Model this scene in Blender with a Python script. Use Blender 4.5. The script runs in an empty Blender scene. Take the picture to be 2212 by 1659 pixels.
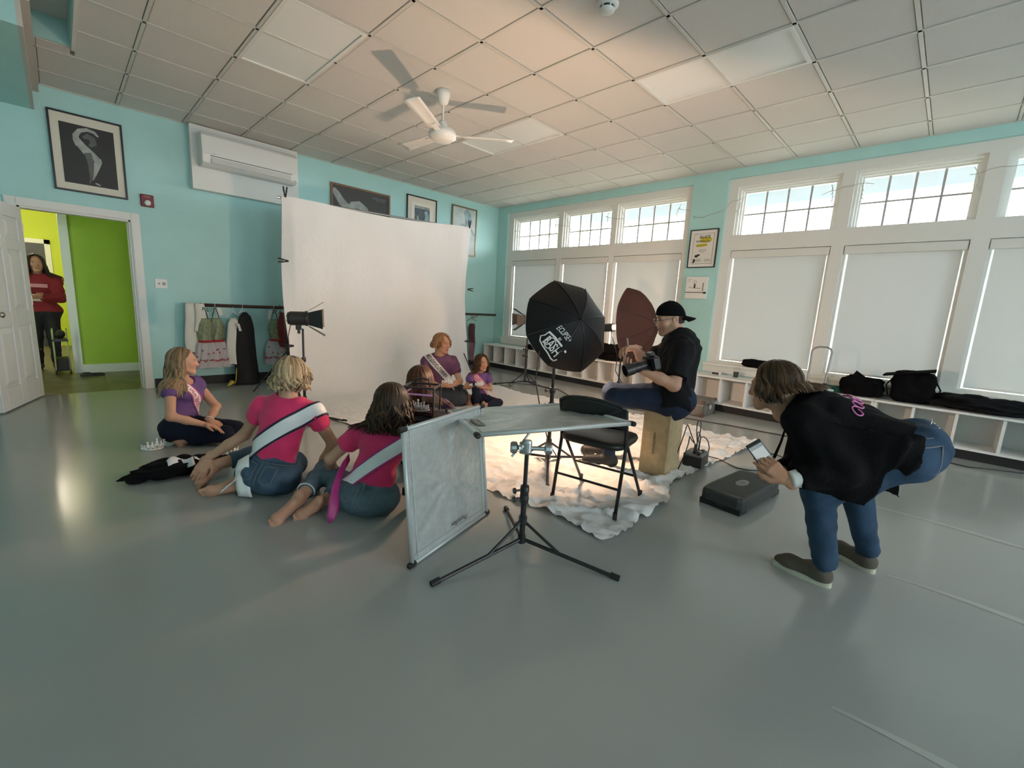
import bpy, math, random
import numpy as np
from mathutils import Vector, Matrix, noise as mnoise

# ------------------------------------------------------------------ camera, world, light, exposure
scn = bpy.context.scene
COL = scn.collection
CAM = (-6.5926, -7.0874, 1.2547)
_r = ((0.70420201, -0.70802144, 0.05296384), (-0.08541652, -0.15853817, -0.98365119), (0.70484292, 0.68816516, -0.17211963))
cam_d = bpy.data.cameras.new('camera')
cam_d.sensor_width = 36.0
cam_d.lens = 953.26 / 2212 * 36.0
cam_d.clip_start = 0.02
cam_d.clip_end = 200
cam = bpy.data.objects.new('camera', cam_d)
COL.objects.link(cam)
cam.matrix_world = Matrix(((_r[0][0], -_r[1][0], -_r[2][0], CAM[0]), (_r[0][1], -_r[1][1], -_r[2][1], CAM[1]),
                           (_r[0][2], -_r[1][2], -_r[2][2], CAM[2]), (0, 0, 0, 1)))
scn.camera = cam

world = bpy.data.worlds.new('world')
scn.world = world
world.use_nodes = True
wb = world.node_tree.nodes['Background']
wb.inputs['Color'].default_value = (0.91, 0.965, 1.0, 1)
wb.inputs['Strength'].default_value = 14.0
scn.view_settings.view_transform = 'Standard'
scn.view_settings.look = 'None'
scn.view_settings.gamma = 1.0
scn.view_settings.use_curve_mapping = False
scn.view_settings.exposure = 0.58

# daylight portals in the window openings of the right wall (guide sampling only)
WIN = [(-0.42, -1.59), (-1.70, -2.735), (-2.84, -4.02), (-4.72, -5.88), (-6.01, -7.07), (-7.21, -8.35),
       (-9.12, -10.28), (-10.41, -11.47), (-11.61, -12.75)]  # last row: unseen bay added for more daylight
for y0, y1 in WIN:
    l = bpy.data.lights.new('window_and_fill_daylight', 'AREA')
    l.shape = 'RECTANGLE'
    l.size = 2.42
    l.size_y = abs(y1 - y0)
    l.cycles.is_portal = True
    lo = bpy.data.objects.new('window_and_fill_daylight', l)
    COL.objects.link(lo)
    lo.location = (0.30, (y0 + y1) / 2, 1.83)
    lo.rotation_euler = (0, math.radians(90), 0)

# unseen windows added behind the camera to light the surfaces facing it
WIN_FILL = [(-6.9, -5.1), (-3.6, -1.8)]
for x0, x1 in WIN_FILL:
    l = bpy.data.lights.new('window_and_fill_daylight', 'AREA')
    l.shape = 'RECTANGLE'
    l.size = abs(x1 - x0)
    l.size_y = 1.5
    l.cycles.is_portal = True
    lo = bpy.data.objects.new('window_and_fill_daylight', l)
    COL.objects.link(lo)
    lo.location = ((x0 + x1) / 2, -13.40, 1.85)
    lo.rotation_euler = (math.radians(90), 0, 0)

# ------------------------------------------------------------------ helpers
RNG = random.Random(7)
ROOT = {}          # world offset of roots

def V(*a):
    return np.array(a, float)

def unit(v):
    v = np.asarray(v, float)
    return v / (np.linalg.norm(v) + 1e-12)

MATS = {}
def mat(name, col, rough=0.6, metal=0.0, bump=0.0, bscale=60.0, var=0.0, vscale=8.0, spec=0.5, sheen=0.0, vcol=False, trans=0.0, coat=0.0, emit=None):
    """Principled material with optional procedural colour variation and bump"""
    if name in MATS:
        return MATS[name]
    m = bpy.data.materials.new(name)
    m.use_nodes = True
    nt = m.node_tree
    b = nt.nodes['Principled BSDF']
    if not isinstance(col[0], (int, float)):
        col = col[0]
    b.inputs['Base Color'].default_value = (*col, 1)
    b.inputs['Roughness'].default_value = rough
    b.inputs['Metallic'].default_value = metal
    b.inputs['Specular IOR Level'].default_value = spec
    if sheen:
        b.inputs['Sheen Weight'].default_value = sheen
    if coat:
        b.inputs['Coat Weight'].default_value = coat
    if trans:
        b.inputs['Transmission Weight'].default_value = trans
    if emit:
        b.inputs['Emission Color'].default_value = (*emit[0], 1)
        b.inputs['Emission Strength'].default_value = emit[1]
    tc = nt.nodes.new('ShaderNodeTexCoord')
    src = None
    if vcol:
        at = nt.nodes.new('ShaderNodeAttribute')
        at.attribute_name = 'Col'
        src = at.outputs['Color']
        nt.links.new(src, b.inputs['Base Color'])
    if var:
        n = nt.nodes.new('ShaderNodeTexNoise')
        n.inputs['Scale'].default_value = vscale
        n.inputs['Detail'].default_value = 5
        nt.links.new(tc.outputs['Object'], n.inputs['Vector'])
        mr = nt.nodes.new('ShaderNodeMapRange')
        mr.inputs[1].default_value = 0.3
        mr.inputs[2].default_value = 0.7
        mr.inputs[3].default_value = 1 - var
        mr.inputs[4].default_value = 1 + var
        nt.links.new(n.outputs['Fac'], mr.inputs[0])
        mx = nt.nodes.new('ShaderNodeMix')
        mx.data_type = 'RGBA'
        mx.blend_type = 'MULTIPLY'
        mx.inputs['Factor'].default_value = 1
        mx.inputs[6].default_value = (*col, 1)
        if src:
            nt.links.new(src, mx.inputs[6])
        nt.links.new(mr.outputs[0], mx.inputs[7])
        nt.links.new(mx.outputs[2], b.inputs['Base Color'])
    if bump:
        n2 = nt.nodes.new('ShaderNodeTexNoise')
        n2.inputs['Scale'].default_value = bscale
        n2.inputs['Detail'].default_value = 6
        nt.links.new(tc.outputs['Object'], n2.inputs['Vector'])
        bp = nt.nodes.new('ShaderNodeBump')
        bp.inputs['Strength'].default_value = bump
        bp.inputs['Distance'].default_value = 0.01
        nt.links.new(n2.outputs['Fac'], bp.inputs['Height'])
        nt.links.new(bp.outputs['Normal'], b.inputs['Normal'])
    MATS[name] = m
    return m

def glassmat(name, tint=(1, 1, 1), rough=0.0, refl=0.06):
    """thin clear sheet: mostly transparent with a weak mirror coat"""
    if name in MATS:
        return MATS[name]
    m = bpy.data.materials.new(name)
    m.use_nodes = True
    nt = m.node_tree
    nt.nodes.remove(nt.nodes['Principled BSDF'])
    out = nt.nodes['Material Output']
    t = nt.nodes.new('ShaderNodeBsdfTransparent')
    t.inputs['Color'].default_value = (*tint, 1)
    g = nt.nodes.new('ShaderNodeBsdfGlossy')
    g.inputs['Roughness'].default_value = rough
    mx = nt.nodes.new('ShaderNodeMixShader')
    mx.inputs[0].default_value = refl
    nt.links.new(t.outputs[0], mx.inputs[1])
    nt.links.new(g.outputs[0], mx.inputs[2])
    nt.links.new(mx.outputs[0], out.inputs['Surface'])
    MATS[name] = m
    return m

def clothmat(name, col, transl=0.3, bump=0.0, bscale=20.0, tcol=None):
    """diffuse plus translucent cloth"""
    if name in MATS:
        return MATS[name]
    m = bpy.data.materials.new(name)
    m.use_nodes = True
    nt = m.node_tree
    nt.nodes.remove(nt.nodes['Principled BSDF'])
    out = nt.nodes['Material Output']
    d = nt.nodes.new('ShaderNodeBsdfDiffuse')
    d.inputs['Color'].default_value = (*col, 1)
    t = nt.nodes.new('ShaderNodeBsdfTranslucent')
    t.inputs['Color'].default_value = (*(tcol or col), 1)
    mx = nt.nodes.new('ShaderNodeMixShader')
    mx.inputs[0].default_value = transl
    nt.links.new(d.outputs[0], mx.inputs[1])
    nt.links.new(t.outputs[0], mx.inputs[2])
    nt.links.new(mx.outputs[0], out.inputs['Surface'])
    if bump:
        tc = nt.nodes.new('ShaderNodeTexCoord')
        n2 = nt.nodes.new('ShaderNodeTexNoise')
        n2.inputs['Scale'].default_value = bscale
        n2.inputs['Detail'].default_value = 5
        n2.inputs['Distortion'].default_value = 0.8
        nt.links.new(tc.outputs['Object'], n2.inputs['Vector'])
        bp = nt.nodes.new('ShaderNodeBump')
        bp.inputs['Strength'].default_value = bump
        bp.inputs['Distance'].default_value = 0.02
        nt.links.new(n2.outputs['Fac'], bp.inputs['Height'])
        nt.links.new(bp.outputs['Normal'], d.inputs['Normal'])
    MATS[name] = m
    return m

def frame_from(d, up=(0, 0, 1)):
    """orthonormal axes (s, t, d): d along the given direction"""
    d = unit(d)
    up = np.asarray(up, float)
    if abs(d @ unit(up)) > 0.97:
        up = np.array((1.0, 0, 0)) if abs(d[0]) < 0.9 else np.array((0, 1.0, 0))
    s = unit(np.cross(up, d))
    t = np.cross(d, s)
    return s, t, d

class MB:
    """collects simple shapes into one mesh"""
    def __init__(s):
        s.v = []
        s.f = []
    def add(s, vs, fs):
        o = len(s.v)
        s.v.extend([tuple(map(float, p)) for p in vs])
        s.f.extend([tuple(i + o for i in f) for f in fs])
        return s
    def box(s, c, d, ax=None, taper=1.0):
        c = np.asarray(c, float)
        h = np.asarray(d, float) / 2
        A = np.eye(3) if ax is None else np.asarray(ax, float)
        vs = []
        for z in (-1, 1):
            k = taper if z > 0 else 1.0
            for x, y in ((-1, -1), (1, -1), (1, 1), (-1, 1)):
                vs.append(c + A[0] * x * h[0] * k + A[1] * y * h[1] * k + A[2] * z * h[2])
        return s.add(vs, [(0, 3, 2, 1), (4, 5, 6, 7), (0, 1, 5, 4), (1, 2, 6, 5), (2, 3, 7, 6), (3, 0, 4, 7)])
    def bx(s, x0, x1, y0, y1, z0, z1):
        return s.box(((x0 + x1) / 2, (y0 + y1) / 2, (z0 + z1) / 2), (abs(x1 - x0), abs(y1 - y0), abs(z1 - z0)))
    def tube(s, pts, r, n=8, flat=None, up=(0, 0, 1), cap=True, closed=False):
        pts = [np.asarray(p, float) for p in pts]
        m = len(pts)
        rs = r if hasattr(r, '__len__') else [r] * m
        vs = []
        ps = None
        for i, p in enumerate(pts):
            if closed:
                d = pts[(i + 1) % m] - pts[i - 1]
            else:
                d = pts[min(i + 1, m - 1)] - pts[max(i - 1, 0)]
            d = unit(d)
            if ps is None:
                a, b, d = frame_from(d, up)
            else:
                a = unit(ps - d * (ps @ d))
                b = np.cross(d, a)
            ps = a
            fl = 1.0 if flat is None else flat
            for k in range(n):
                t = 2 * math.pi * k / n
                vs.append(p + a * math.cos(t) * rs[i] + b * math.sin(t) * rs[i] * fl)
        fs = []
        for i in range(m if closed else m - 1):
            j = (i + 1) % m
            for k in range(n):
                q = (k + 1) % n
                fs.append((i * n + k, i * n + q, j * n + q, j * n + k))
        if cap and not closed:
            fs.append(tuple(reversed(range(n))))
            fs.append(tuple((m - 1) * n + k for k in range(n)))
        return s.add(vs, fs)
    def cyl(s, a, b, ra, rb=None, n=12):
        return s.tube([a, b], [ra, ra if rb is None else rb], n)
    def lathe(s, prof, c=(0, 0, 0), axis=(0, 0, 1), n=20):
        a, b, d = frame_from(axis)
        c = np.asarray(c, float)
        vs = []
        for r, h in prof:
            for k in range(n):
                t = 2 * math.pi * k / n
                vs.append(c + d * h + (a * math.cos(t) + b * math.sin(t)) * max(r, 1e-5))
        fs = []
        for i in range(len(prof) - 1):
            for k in range(n):
                q = (k + 1) % n
                fs.append((i * n + k, i * n + q, (i + 1) * n + q, (i + 1) * n + k))
        fs.append(tuple(reversed(range(n))))
        fs.append(tuple((len(prof) - 1) * n + k for k in range(n)))
        return s.add(vs, fs)
    def grid(s, nu, nv, fn, closed_u=False):
        vs = [fn(i / (nu - (0 if closed_u else 1)), j / (nv - 1)) for i in range(nu) for j in range(nv)]
        fs = []
        for i in range(nu if closed_u else nu - 1):
            k = (i + 1) % nu
            for j in range(nv - 1):
                fs.append((i * nv + j, k * nv + j, k * nv + j + 1, i * nv + j + 1))
        return s.add(vs, fs)
    def prism(s, poly, o, ax, ay, h):
        """2-D outline in the plane (o, ax, ay) given thickness h along ax x ay"""
        o = np.asarray(o, float); ax = np.asarray(ax, float); ay = np.asarray(ay, float)
        nz = unit(np.cross(ax, ay)) * h
        n = len(poly)
        vs = [o + ax * x + ay * y for x, y in poly] + [o + ax * x + ay * y + nz for x, y in poly]
        fs = [tuple(reversed(range(n))), tuple(range(n, 2 * n))]
        fs += [(i, (i + 1) % n, n + (i + 1) % n, n + i) for i in range(n)]
        return s.add(vs, fs)
    def sphere(s, c, r, n=12, m=8, ax=None):
        c = np.asarray(c, float)
        r = np.asarray(r if hasattr(r, '__len__') else (r, r, r), float)
        A = np.eye(3) if ax is None else np.asarray(ax, float)
        def f(u, w):
            th = 2 * math.pi * u
            ph = math.pi * (0.001 + 0.998 * w)
            q = V(math.sin(ph) * math.cos(th), math.sin(ph) * math.sin(th), -math.cos(ph)) * r
            return c + A[0] * q[0] + A[1] * q[1] + A[2] * q[2]
        return s.grid(n, m, f, True)
    def build(s, name, m, parent=None, smooth=False, bevel=0.0, solid=0.0, subd=0, kind=None):
        return mesh_obj(name, s.v, s.f, m, parent, smooth, bevel, solid, subd, kind)

def mesh_obj(name, vs, fs, m, parent=None, smooth=False, bevel=0.0, solid=0.0, subd=0, kind=None, cols=None):
    me = bpy.data.meshes.new(name)
    off = ROOT.get(parent.name, (0, 0, 0)) if parent else (0, 0, 0)
    vs = np.asarray(vs, float) - np.asarray(off, float)
    me.from_pydata(vs.tolist(), [], [list(map(int, f)) for f in fs])
    me.update()
    if m:
        me.materials.append(m)
    if smooth:
        me.polygons.foreach_set('use_smooth', [True] * len(me.polygons))
    if cols is not None:
        a = me.color_attributes.new('Col', 'FLOAT_COLOR', 'POINT')
        c4 = np.ones((len(vs), 4))
        c4[:, :3] = cols
        a.data.foreach_set('color', c4.ravel())
    o = bpy.data.objects.new(name, me)
    COL.objects.link(o)
    if parent:
        o.parent = parent
        ROOT[o.name] = off
    else:
        ROOT[o.name] = (0, 0, 0)
    if bevel:
        b = o.modifiers.new('bevel', 'BEVEL')
        b.width = bevel
        b.segments = 2
        b.limit_method = 'ANGLE'
    if solid:
        b = o.modifiers.new('solid', 'SOLIDIFY')
        b.thickness = solid
        b.offset = 0
    if subd:
        b = o.modifiers.new('sub', 'SUBSURF')
        b.levels = subd
        b.render_levels = subd
    if kind:
        o['kind'] = kind
    return o

def tag(o, label, cat, group=None):
    o['label'] = label
    o['category'] = cat
    if group:
        o['group'] = group
    return o

def thing(name, label, cat, loc=(0, 0, 0), group=None):
    o = bpy.data.objects.new(name, None)
    o.empty_display_size = 0.1
    COL.objects.link(o)
    o.location = loc
    ROOT[o.name] = tuple(loc)
    return tag(o, label, cat, group)

def struct(o):
    o['kind'] = 'structure'
    return o

def copy_tree(o, parent=None):
    c = o.copy()
    COL.objects.link(c)
    if parent:
        c.parent = parent
    for ch in list(o.children):
        copy_tree(ch, c)
    return c

FONT_CACHE = {}
def text_mesh(txt, size=1.0, bold=0.0, shear=0.0):
    """flat triangulated lettering: verts (n,2), faces; centred on its box"""
    key = (txt, bold, shear)
    if key not in FONT_CACHE:
        cu = bpy.data.curves.new('lettering', 'FONT')
        cu.body = txt
        cu.align_x = 'CENTER'
        cu.align_y = 'CENTER'
        cu.offset = bold
        cu.shear = shear
        cu.resolution_u = 3
        o = bpy.data.objects.new('lettering', cu)
        COL.objects.link(o)
        bpy.context.view_layer.update()
        dg = bpy.context.evaluated_depsgraph_get()
        me = o.evaluated_get(dg).to_mesh()
        vs = np.array([v.co[:2] for v in me.vertices])
        fs = [tuple(p.vertices) for p in me.polygons]
        o.evaluated_get(dg).to_mesh_clear()
        bpy.data.objects.remove(o)
        bpy.data.curves.remove(cu)
        vs = vs - (vs.max(0) + vs.min(0)) / 2
        FONT_CACHE[key] = (vs, fs)
    vs, fs = FONT_CACHE[key]
    return vs * size, fs

def text_on(txt, o, ax, ay, size, m, parent, name='lettering', width=None, bold=0.0, shear=0.0):
    """lettering laid on a flat face with origin o and axes ax (reading direction) and ay"""
    vs, fs = text_mesh(txt, 1.0, bold, shear)
    k = size / (vs[:, 1].max() - vs[:, 1].min())
    kx = k if width is None else width / (vs[:, 0].max() - vs[:, 0].min())
    o = np.asarray(o, float)
    P = o + np.outer(vs[:, 0] * kx, unit(ax)) + np.outer(vs[:, 1] * k, unit(ay))
    return mesh_obj(name, P, fs, m, parent)

# ------------------------------------------------------------------ the room
H = 3.257
XL, YN = -8.2, -13.3            # left wall and wall behind the camera
m_teal = mat('teal_paint', (0.41, 0.70, 0.69), 0.55, bump=0.15, bscale=90, var=0.03, vscale=3)
m_white = mat('white_trim_paint', (0.74, 0.75, 0.72), 0.4)
m_black = mat('black_rubber', (0.012, 0.012, 0.013), 0.6)
m_tile = mat('ceiling_tile', (0.68, 0.665, 0.64), 0.85, bump=0.25, bscale=260, var=0.02, vscale=30)
m_grid = mat('ceiling_grid_metal', (0.62, 0.61, 0.57), 0.45)
# grey vinyl dance floor
m_floor = mat('grey_vinyl', (0.355, 0.37, 0.36), 0.27, spec=0.5)

def floor_nodes():
    nt = m_floor.node_tree
    b = nt.nodes['Principled BSDF']
    tc = nt.nodes.new('ShaderNodeTexCoord')
    n = nt.nodes.new('ShaderNodeTexNoise')
    n.inputs['Scale'].default_value = 2.2
    n.inputs['Detail'].default_value = 6
    nt.links.new(tc.outputs['Object'], n.inputs['Vector'])
    mr = nt.nodes.new('ShaderNodeMapRange')
    mr.inputs[3].default_value = 0.24
    mr.inputs[4].default_value = 0.32
    nt.links.new(n.outputs['Fac'], mr.inputs[0])
    nt.links.new(mr.outputs[0], b.inputs['Roughness'])
m_floor.node_tree.nodes["Principled BSDF"].inputs["Roughness"].default_value = 0.17

floor = struct(MB().bx(XL, 0, YN, 0.0, -0.12, 0.0).build('floor', m_floor))
m_streak = mat('pale_light_streak', (0.44, 0.46, 0.45), 0.25)  # lighter colour stands in for streaks of light on the floor
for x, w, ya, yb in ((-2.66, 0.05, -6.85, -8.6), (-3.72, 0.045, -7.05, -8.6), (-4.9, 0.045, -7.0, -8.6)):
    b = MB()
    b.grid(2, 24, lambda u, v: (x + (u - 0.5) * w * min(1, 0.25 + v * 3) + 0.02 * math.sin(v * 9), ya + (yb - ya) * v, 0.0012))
    b.build('light_streak', m_streak, floor)

# back wall (with the doorway)
DX0, DX1, DZ = -6.83, -5.93, 2.02
b = MB()
b.bx(XL, DX0, 0, 0.14, 0, H)
b.bx(DX1, 0.0, 0, 0.14, 0, H)
b.bx(DX0, DX1, 0, 0.14, DZ, H)
wall_back = struct(b.build('wall_back', m_teal))
b = MB().bx(DX1 + 0.10, -0.02, -0.012, 0.0, 0, 0.115)
struct(b.build('baseboard_back', m_black))
b = MB().bx(XL, DX0 - 0.10, -0.012, 0.0, 0, 0.115)
struct(b.build('baseboard_back_left', m_black))

# window wall with two recessed bays and an unseen third added for daylight
BAYS = [(-0.28, -4.10), (-4.59, -8.50), (-8.99, -12.90)]
ZS, ZT = 0.60, 3.13
b = MB()
b.bx(0, 0.34, 0.14, BAYS[0][0], 0, H)
b.bx(0, 0.34, BAYS[0][1], BAYS[1][0], 0, H)
b.bx(0, 0.34, BAYS[1][1], BAYS[2][0], 0, H)
b.bx(0, 0.34, BAYS[2][1], YN, 0, H)
for y0, y1 in BAYS:
    b.bx(0, 0.34, y0, y1, ZT, H)
    b.bx(0, 0.34, y0, y1, 0, ZS)
struct(b.build('wall_right', m_teal))
struct(MB().bx(XL - 0.15, XL, YN - 0.15, 0.14, 0, H).build('wall_left', m_teal))
b = MB()
xe = [XL - 0.15] + [v for w in WIN_FILL for v in w] + [0.34]
for i in range(0, len(xe), 2):
    b.bx(xe[i], xe[i + 1], YN - 0.15, YN, 0, H)
for x0, x1 in WIN_FILL:
    b.bx(x0, x1, YN - 0.15, YN, 0, 1.1)
    b.bx(x0, x1, YN - 0.15, YN, 2.6, H)
struct(b.build('wall_front', m_teal))

# white boards around the windows, one set per bay
def bay_trim(n, y0, y1, wins):
    b = MB()
    x0, x1 = 0.045, 0.20
    b.bx(x0, x1, y0, wins[0][0], ZS, ZT)
    b.bx(x0, x1, wins[-1][1], y1, ZS, ZT)
    for a, c in zip(wins[:-1], wins[1:]):
        b.bx(x0, x1, a[1], c[0], ZS, ZT)
    for a in wins:
        b.bx(x0, x1, a[0], a[1], 2.185, 2.385)
        b.bx(x0, x1, a[0], a[1], 3.02, ZT)
        b.bx(x0, x1, a[0], a[1], ZS, 0.645)
    struct(b.build('trim_%d' % n, m_white))
    # sill board
    s = MB().bx(-0.045, 0.12, y0 + 0.03, y1 - 0.03, ZS - 0.022, ZS + 0.012)
    s.bx(-0.012, 0.0, y0 + 0.03, y1 - 0.03, ZS - 0.12, ZS - 0.022)
    struct(s.build('trim_%d' % (n + 20), m_white, bevel=0.003))
bay_trim(1, *BAYS[0], WIN[:3])
bay_trim(2, *BAYS[1], WIN[3:6])
bay_trim(3, *BAYS[2], WIN[6:])  # trim of the added, unseen bay

m_sash = mat('window_sash_white', (0.80, 0.81, 0.78), 0.35)
m_munt = mat('muntin_grey', (0.42, 0.42, 0.42), 0.5)
m_glass = glassmat('window_glass')
for i, (y0, y1) in enumerate(WIN):
    b = MB()
    # stepped sash around the upper light and the big light below
    for za, zb in ((2.385, 3.02), (0.645, 2.185)):
        for k, (t, xx) in enumerate(((0.028, 0.085), (0.05, 0.125), (0.07, 0.165))):
            b.bx(xx, xx + 0.05, y0, y0 - t, za, zb)
            b.bx(xx, xx + 0.05, y1 + t, y1, za, zb)
            b.bx(xx, xx + 0.05, y0 - t, y1 + t, za, za + t * 0.35)
            b.bx(xx, xx + 0.05, y0 - t, y1 + t, zb - t, zb)
    w = struct(b.build('window_%d' % (i + 1), m_sash))
    ya, yb = y0 - 0.07, y1 + 0.07
    MB().bx(0.188, 0.194, ya, yb, 2.41, 2.95).build('pane', m_glass, w)
    MB().bx(0.188, 0.194, ya, yb, 0.67, 2.115).build('pane', m_glass, w)
    for k in range(1, 4):
        yy = ya + (yb - ya) * k / 4
        MB().bx(0.182, 0.200, yy - 0.011, yy + 0.011, 2.41, 2.95).build('muntin', m_munt, w)
    MB().bx(0.183, 0.199, ya, yb, 2.664, 2.684).build('muntin', m_munt, w)

for i, (x0, x1) in enumerate(WIN_FILL):  # frames and panes of the added fill windows
    b = MB()
    for xa, xb in ((x0, x0 + 0.05), (x1 - 0.05, x1), ((x0 + x1) / 2 - 0.025, (x0 + x1) / 2 + 0.025)):
        b.bx(xa, xb, YN - 0.10, YN - 0.02, 1.1, 2.6)
    b.bx(x0 + 0.05, x1 - 0.05, YN - 0.10, YN - 0.02, 1.1, 1.15)
    b.bx(x0 + 0.05, x1 - 0.05, YN - 0.10, YN - 0.02, 2.55, 2.6)
    w = struct(b.build('window_%d' % (i + 20), m_sash))
    MB().bx(x0 + 0.05, x1 - 0.05, YN - 0.063, YN - 0.057, 1.15, 2.55).build('pane', m_glass, w)

# roller blinds: cassette, cloth, bottom bar
m_blind = clothmat('roller_blind_cloth', (0.60, 0.62, 0.60), 0.035, tcol=(0.5, 0.53, 0.52))
m_cass = mat('blind_cassette', (0.72, 0.73, 0.70), 0.5)
names = ['nearest the corner', 'second from the corner, behind the big black umbrella', 'behind the photographer cap and umbrella',
         'just right of the framed poster', 'behind the metal cart handle', 'cut off at the right edge of the view']
for i, (y0, y1) in enumerate(WIN[6:]):  # cloth in the added bay holds back its lower daylight
    MB().bx(0.098, 0.102, y0 - 0.01, y1 + 0.01, 0.66, 2.17).build('blind_cloth', m_blind, bpy.data.objects['window_%d' % (i + 7)])
for i, (y0, y1) in enumerate(WIN[:6]):
    t = thing('roller_blind', 'grey roller blind pulled down, ' + names[i], 'blind', (0.10, (y0 + y1) / 2, 0.66), 'roller blinds on the window wall')
    MB().bx(0.052, 0.118, y0 - 0.008, y1 + 0.008, 2.085, 2.178).build('cassette', m_cass, t, bevel=0.004)
    g0, g1 = y0 - 0.045, y1 + 0.04
    def cloth(u, v):
        return (0.10 + 0.002 * math.sin(u * 23), g0 + (g1 - g0) * u, 0.675 + (2.10 - 0.675) * v)
    MB().grid(14, 4, cloth).build('cloth', m_blind, t, smooth=True)
    MB().bx(0.093, 0.107, g0, g1, 0.662, 0.684).build('bottom_bar', m_cass, t)

# ------------------------------------------------------------------ suspended ceiling
S = 0.6096
GX = [-0.4696 - S * k for k in range(13)]           # rails parallel to the window wall
GY = [-3.54 + 0.613 * k for k in range(-16, 6)]     # rails parallel to the back wall
GX = [x for x in GX if x > XL + 0.05]
GY = sorted([y for y in GY if YN + 0.05 < y < -0.05], reverse=True)
SKY = (-7.6, -6.33, -2.55, -1.29)   # ceiling recess at the upper left: x0, x1, y0, y1
SOF = (-8.2, -6.64)                 # soffit box against the back wall
b = MB()
b.bx(XL - 0.1, 0.34, YN - 0.1, SKY[2], H + 0.03, H + 0.08)
b.bx(XL - 0.1, 0.34, SKY[3], 0.14, H + 0.03, H + 0.08)
b.bx(SKY[1], 0.34, SKY[2], SKY[3], H + 0.03, H + 0.08)
b.bx(XL - 0.1, SKY[0], SKY[2], SKY[3], H + 0.03, H + 0.08)
ceiling = struct(b.build('ceiling', m_tile))
def inside_recess(x, y):
    return SKY[0] < x < SKY[1] and SKY[2] < y < SKY[3]
for x in GX:
    b = MB()
    segs = [(YN, -0.02)] if x > SKY[1] else [(YN, SKY[2]), (SKY[3], -0.02)]
    for a, c in segs:
        b.bx(x - 0.012, x + 0.012, a, c, H - 0.004, H + 0.03)
    b.build('grid_rail', m_grid, ceiling)
for y in GY:
    b = MB()
    b.bx(XL if not SKY[2] < y < SKY[3] else SKY[1], -0.01, y - 0.012, y + 0.012, H - 0.004, H + 0.03)
    b.build('grid_rail', m_grid, ceiling)
b = MB()
b.bx(XL, 0, -0.022, 0.0, H - 0.006, H + 0.03)
b.bx(-0.022, 0, YN, 0, H - 0.006, H + 0.03)
b.build('wall_angle', m_grid, ceiling)

LIGHTS = [((7, 8), (-3.54, -2.314)), ((3, 4), (-3.54, -2.314)), ((3, 4), (-5.992, -4.766))]
def covered(x, y):
    for (a, c), (y0, y1) in LIGHTS:
        if GX[c] < x < GX[a] and y0 < y < y1:
            return True
    return False
xs = [0.0] + GX + [XL]
ys = [0.0] + GY + [YN]
tile_me = None
for i in range(len(xs) - 1):
    for j in range(len(ys) - 1):
        cx, cy = (xs[i] + xs[i + 1]) / 2, (ys[j] + ys[j + 1]) / 2
        if covered(cx, cy):
            continue
        xa, xb, ya, yb = xs[i + 1], xs[i], ys[j + 1], ys[j]
        # tiles are cut around the ceiling recess
        if xa >= SKY[1] or yb <= SKY[2] or ya >= SKY[3]:
            rects = [(xa, xb, ya, yb)]
        else:
            rects = []
            if xb > SKY[1]:
                rects.append((SKY[1], xb, ya, yb))
            xc = min(xb, SKY[1])
            if yb > SKY[3]:
                rects.append((xa, xc, SKY[3], yb))
            if ya < SKY[2]:
                rects.append((xa, xc, ya, SKY[2]))
        for xa, xb, ya, yb in rects:
            w, d = xb - xa - 0.026, yb - ya - 0.026
            if w < 0.02 or d < 0.02:
                continue
            if tile_me is None:
                tb = MB()
                h = 0.5
                tb.add([(-h, -h, 0.012), (h, -h, 0.012), (h, h, 0.012), (-h, h, 0.012), (-h + .012, -h + .012, 0.0), (h - .012, -h + .012, 0.0), (h - .012, h - .012, 0.0), (-h + .012, h - .012, 0.0)],
                       [(4, 7, 6, 5), (0, 4, 5, 1), (1, 5, 6, 2), (2, 6, 7, 3), (3, 7, 4, 0)])
                o = tb.build('ceiling_tile', m_tile, ceiling)
                tile_me = o.data
            else:
                o = bpy.data.objects.new('ceiling_tile', tile_me)
                COL.objects.link(o)
                o.parent = ceiling
            o.location = ((xa + xb) / 2, (ya + yb) / 2, H + RNG.uniform(0.0, 0.0025))
            o.scale = (w, d, 1)

# ceiling recess and soffit at the upper left
b = MB()
z0, z1 = H + 0.004, H + 0.20
b.bx(SKY[0], SKY[1], SKY[3] - 0.02, SKY[3] - 0.001, z0, z1)
b.bx(SKY[0], SKY[1], SKY[2] + 0.001, SKY[2] + 0.02, z0, z1)
b.bx(SKY[1] - 0.02, SKY[1] - 0.001, SKY[2] + 0.02, SKY[3] - 0.02, z0, z1)
b.bx(SKY[0] + 0.001, SKY[0] + 0.02, SKY[2] + 0.02, SKY[3] - 0.02, z0, z1)
struct(b.build('wall_recess', m_teal))
b = MB()
b.bx(SKY[0] - 0.03, SKY[1] + 0.03, SKY[2] - 0.03, SKY[3] + 0.03, z1 - 0.005, z1 + 0.04)
b.bx(SKY[1] - 0.01, SKY[1] + 0.015, SKY[2], SKY[3], H - 0.02, H + 0.02)
struct(b.build('trim_5', m_white))
b = MB().bx(SOF[0], SOF[1], -2.15, 0.0, 2.997, H)
struct(b.build('wall_soffit', m_teal))
b = MB().bx(SOF[1], SOF[1] + 0.028, -2.15, -0.001, 2.997, H - 0.01)
b.bx(SOF[1] + 0.028, SOF[1] + 0.075, -2.15, -0.001, H - 0.08, H - 0.006)
struct(b.build('trim_6', mat('soffit_trim_beige', (0.56, 0.53, 0.49), 0.6)))

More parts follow.
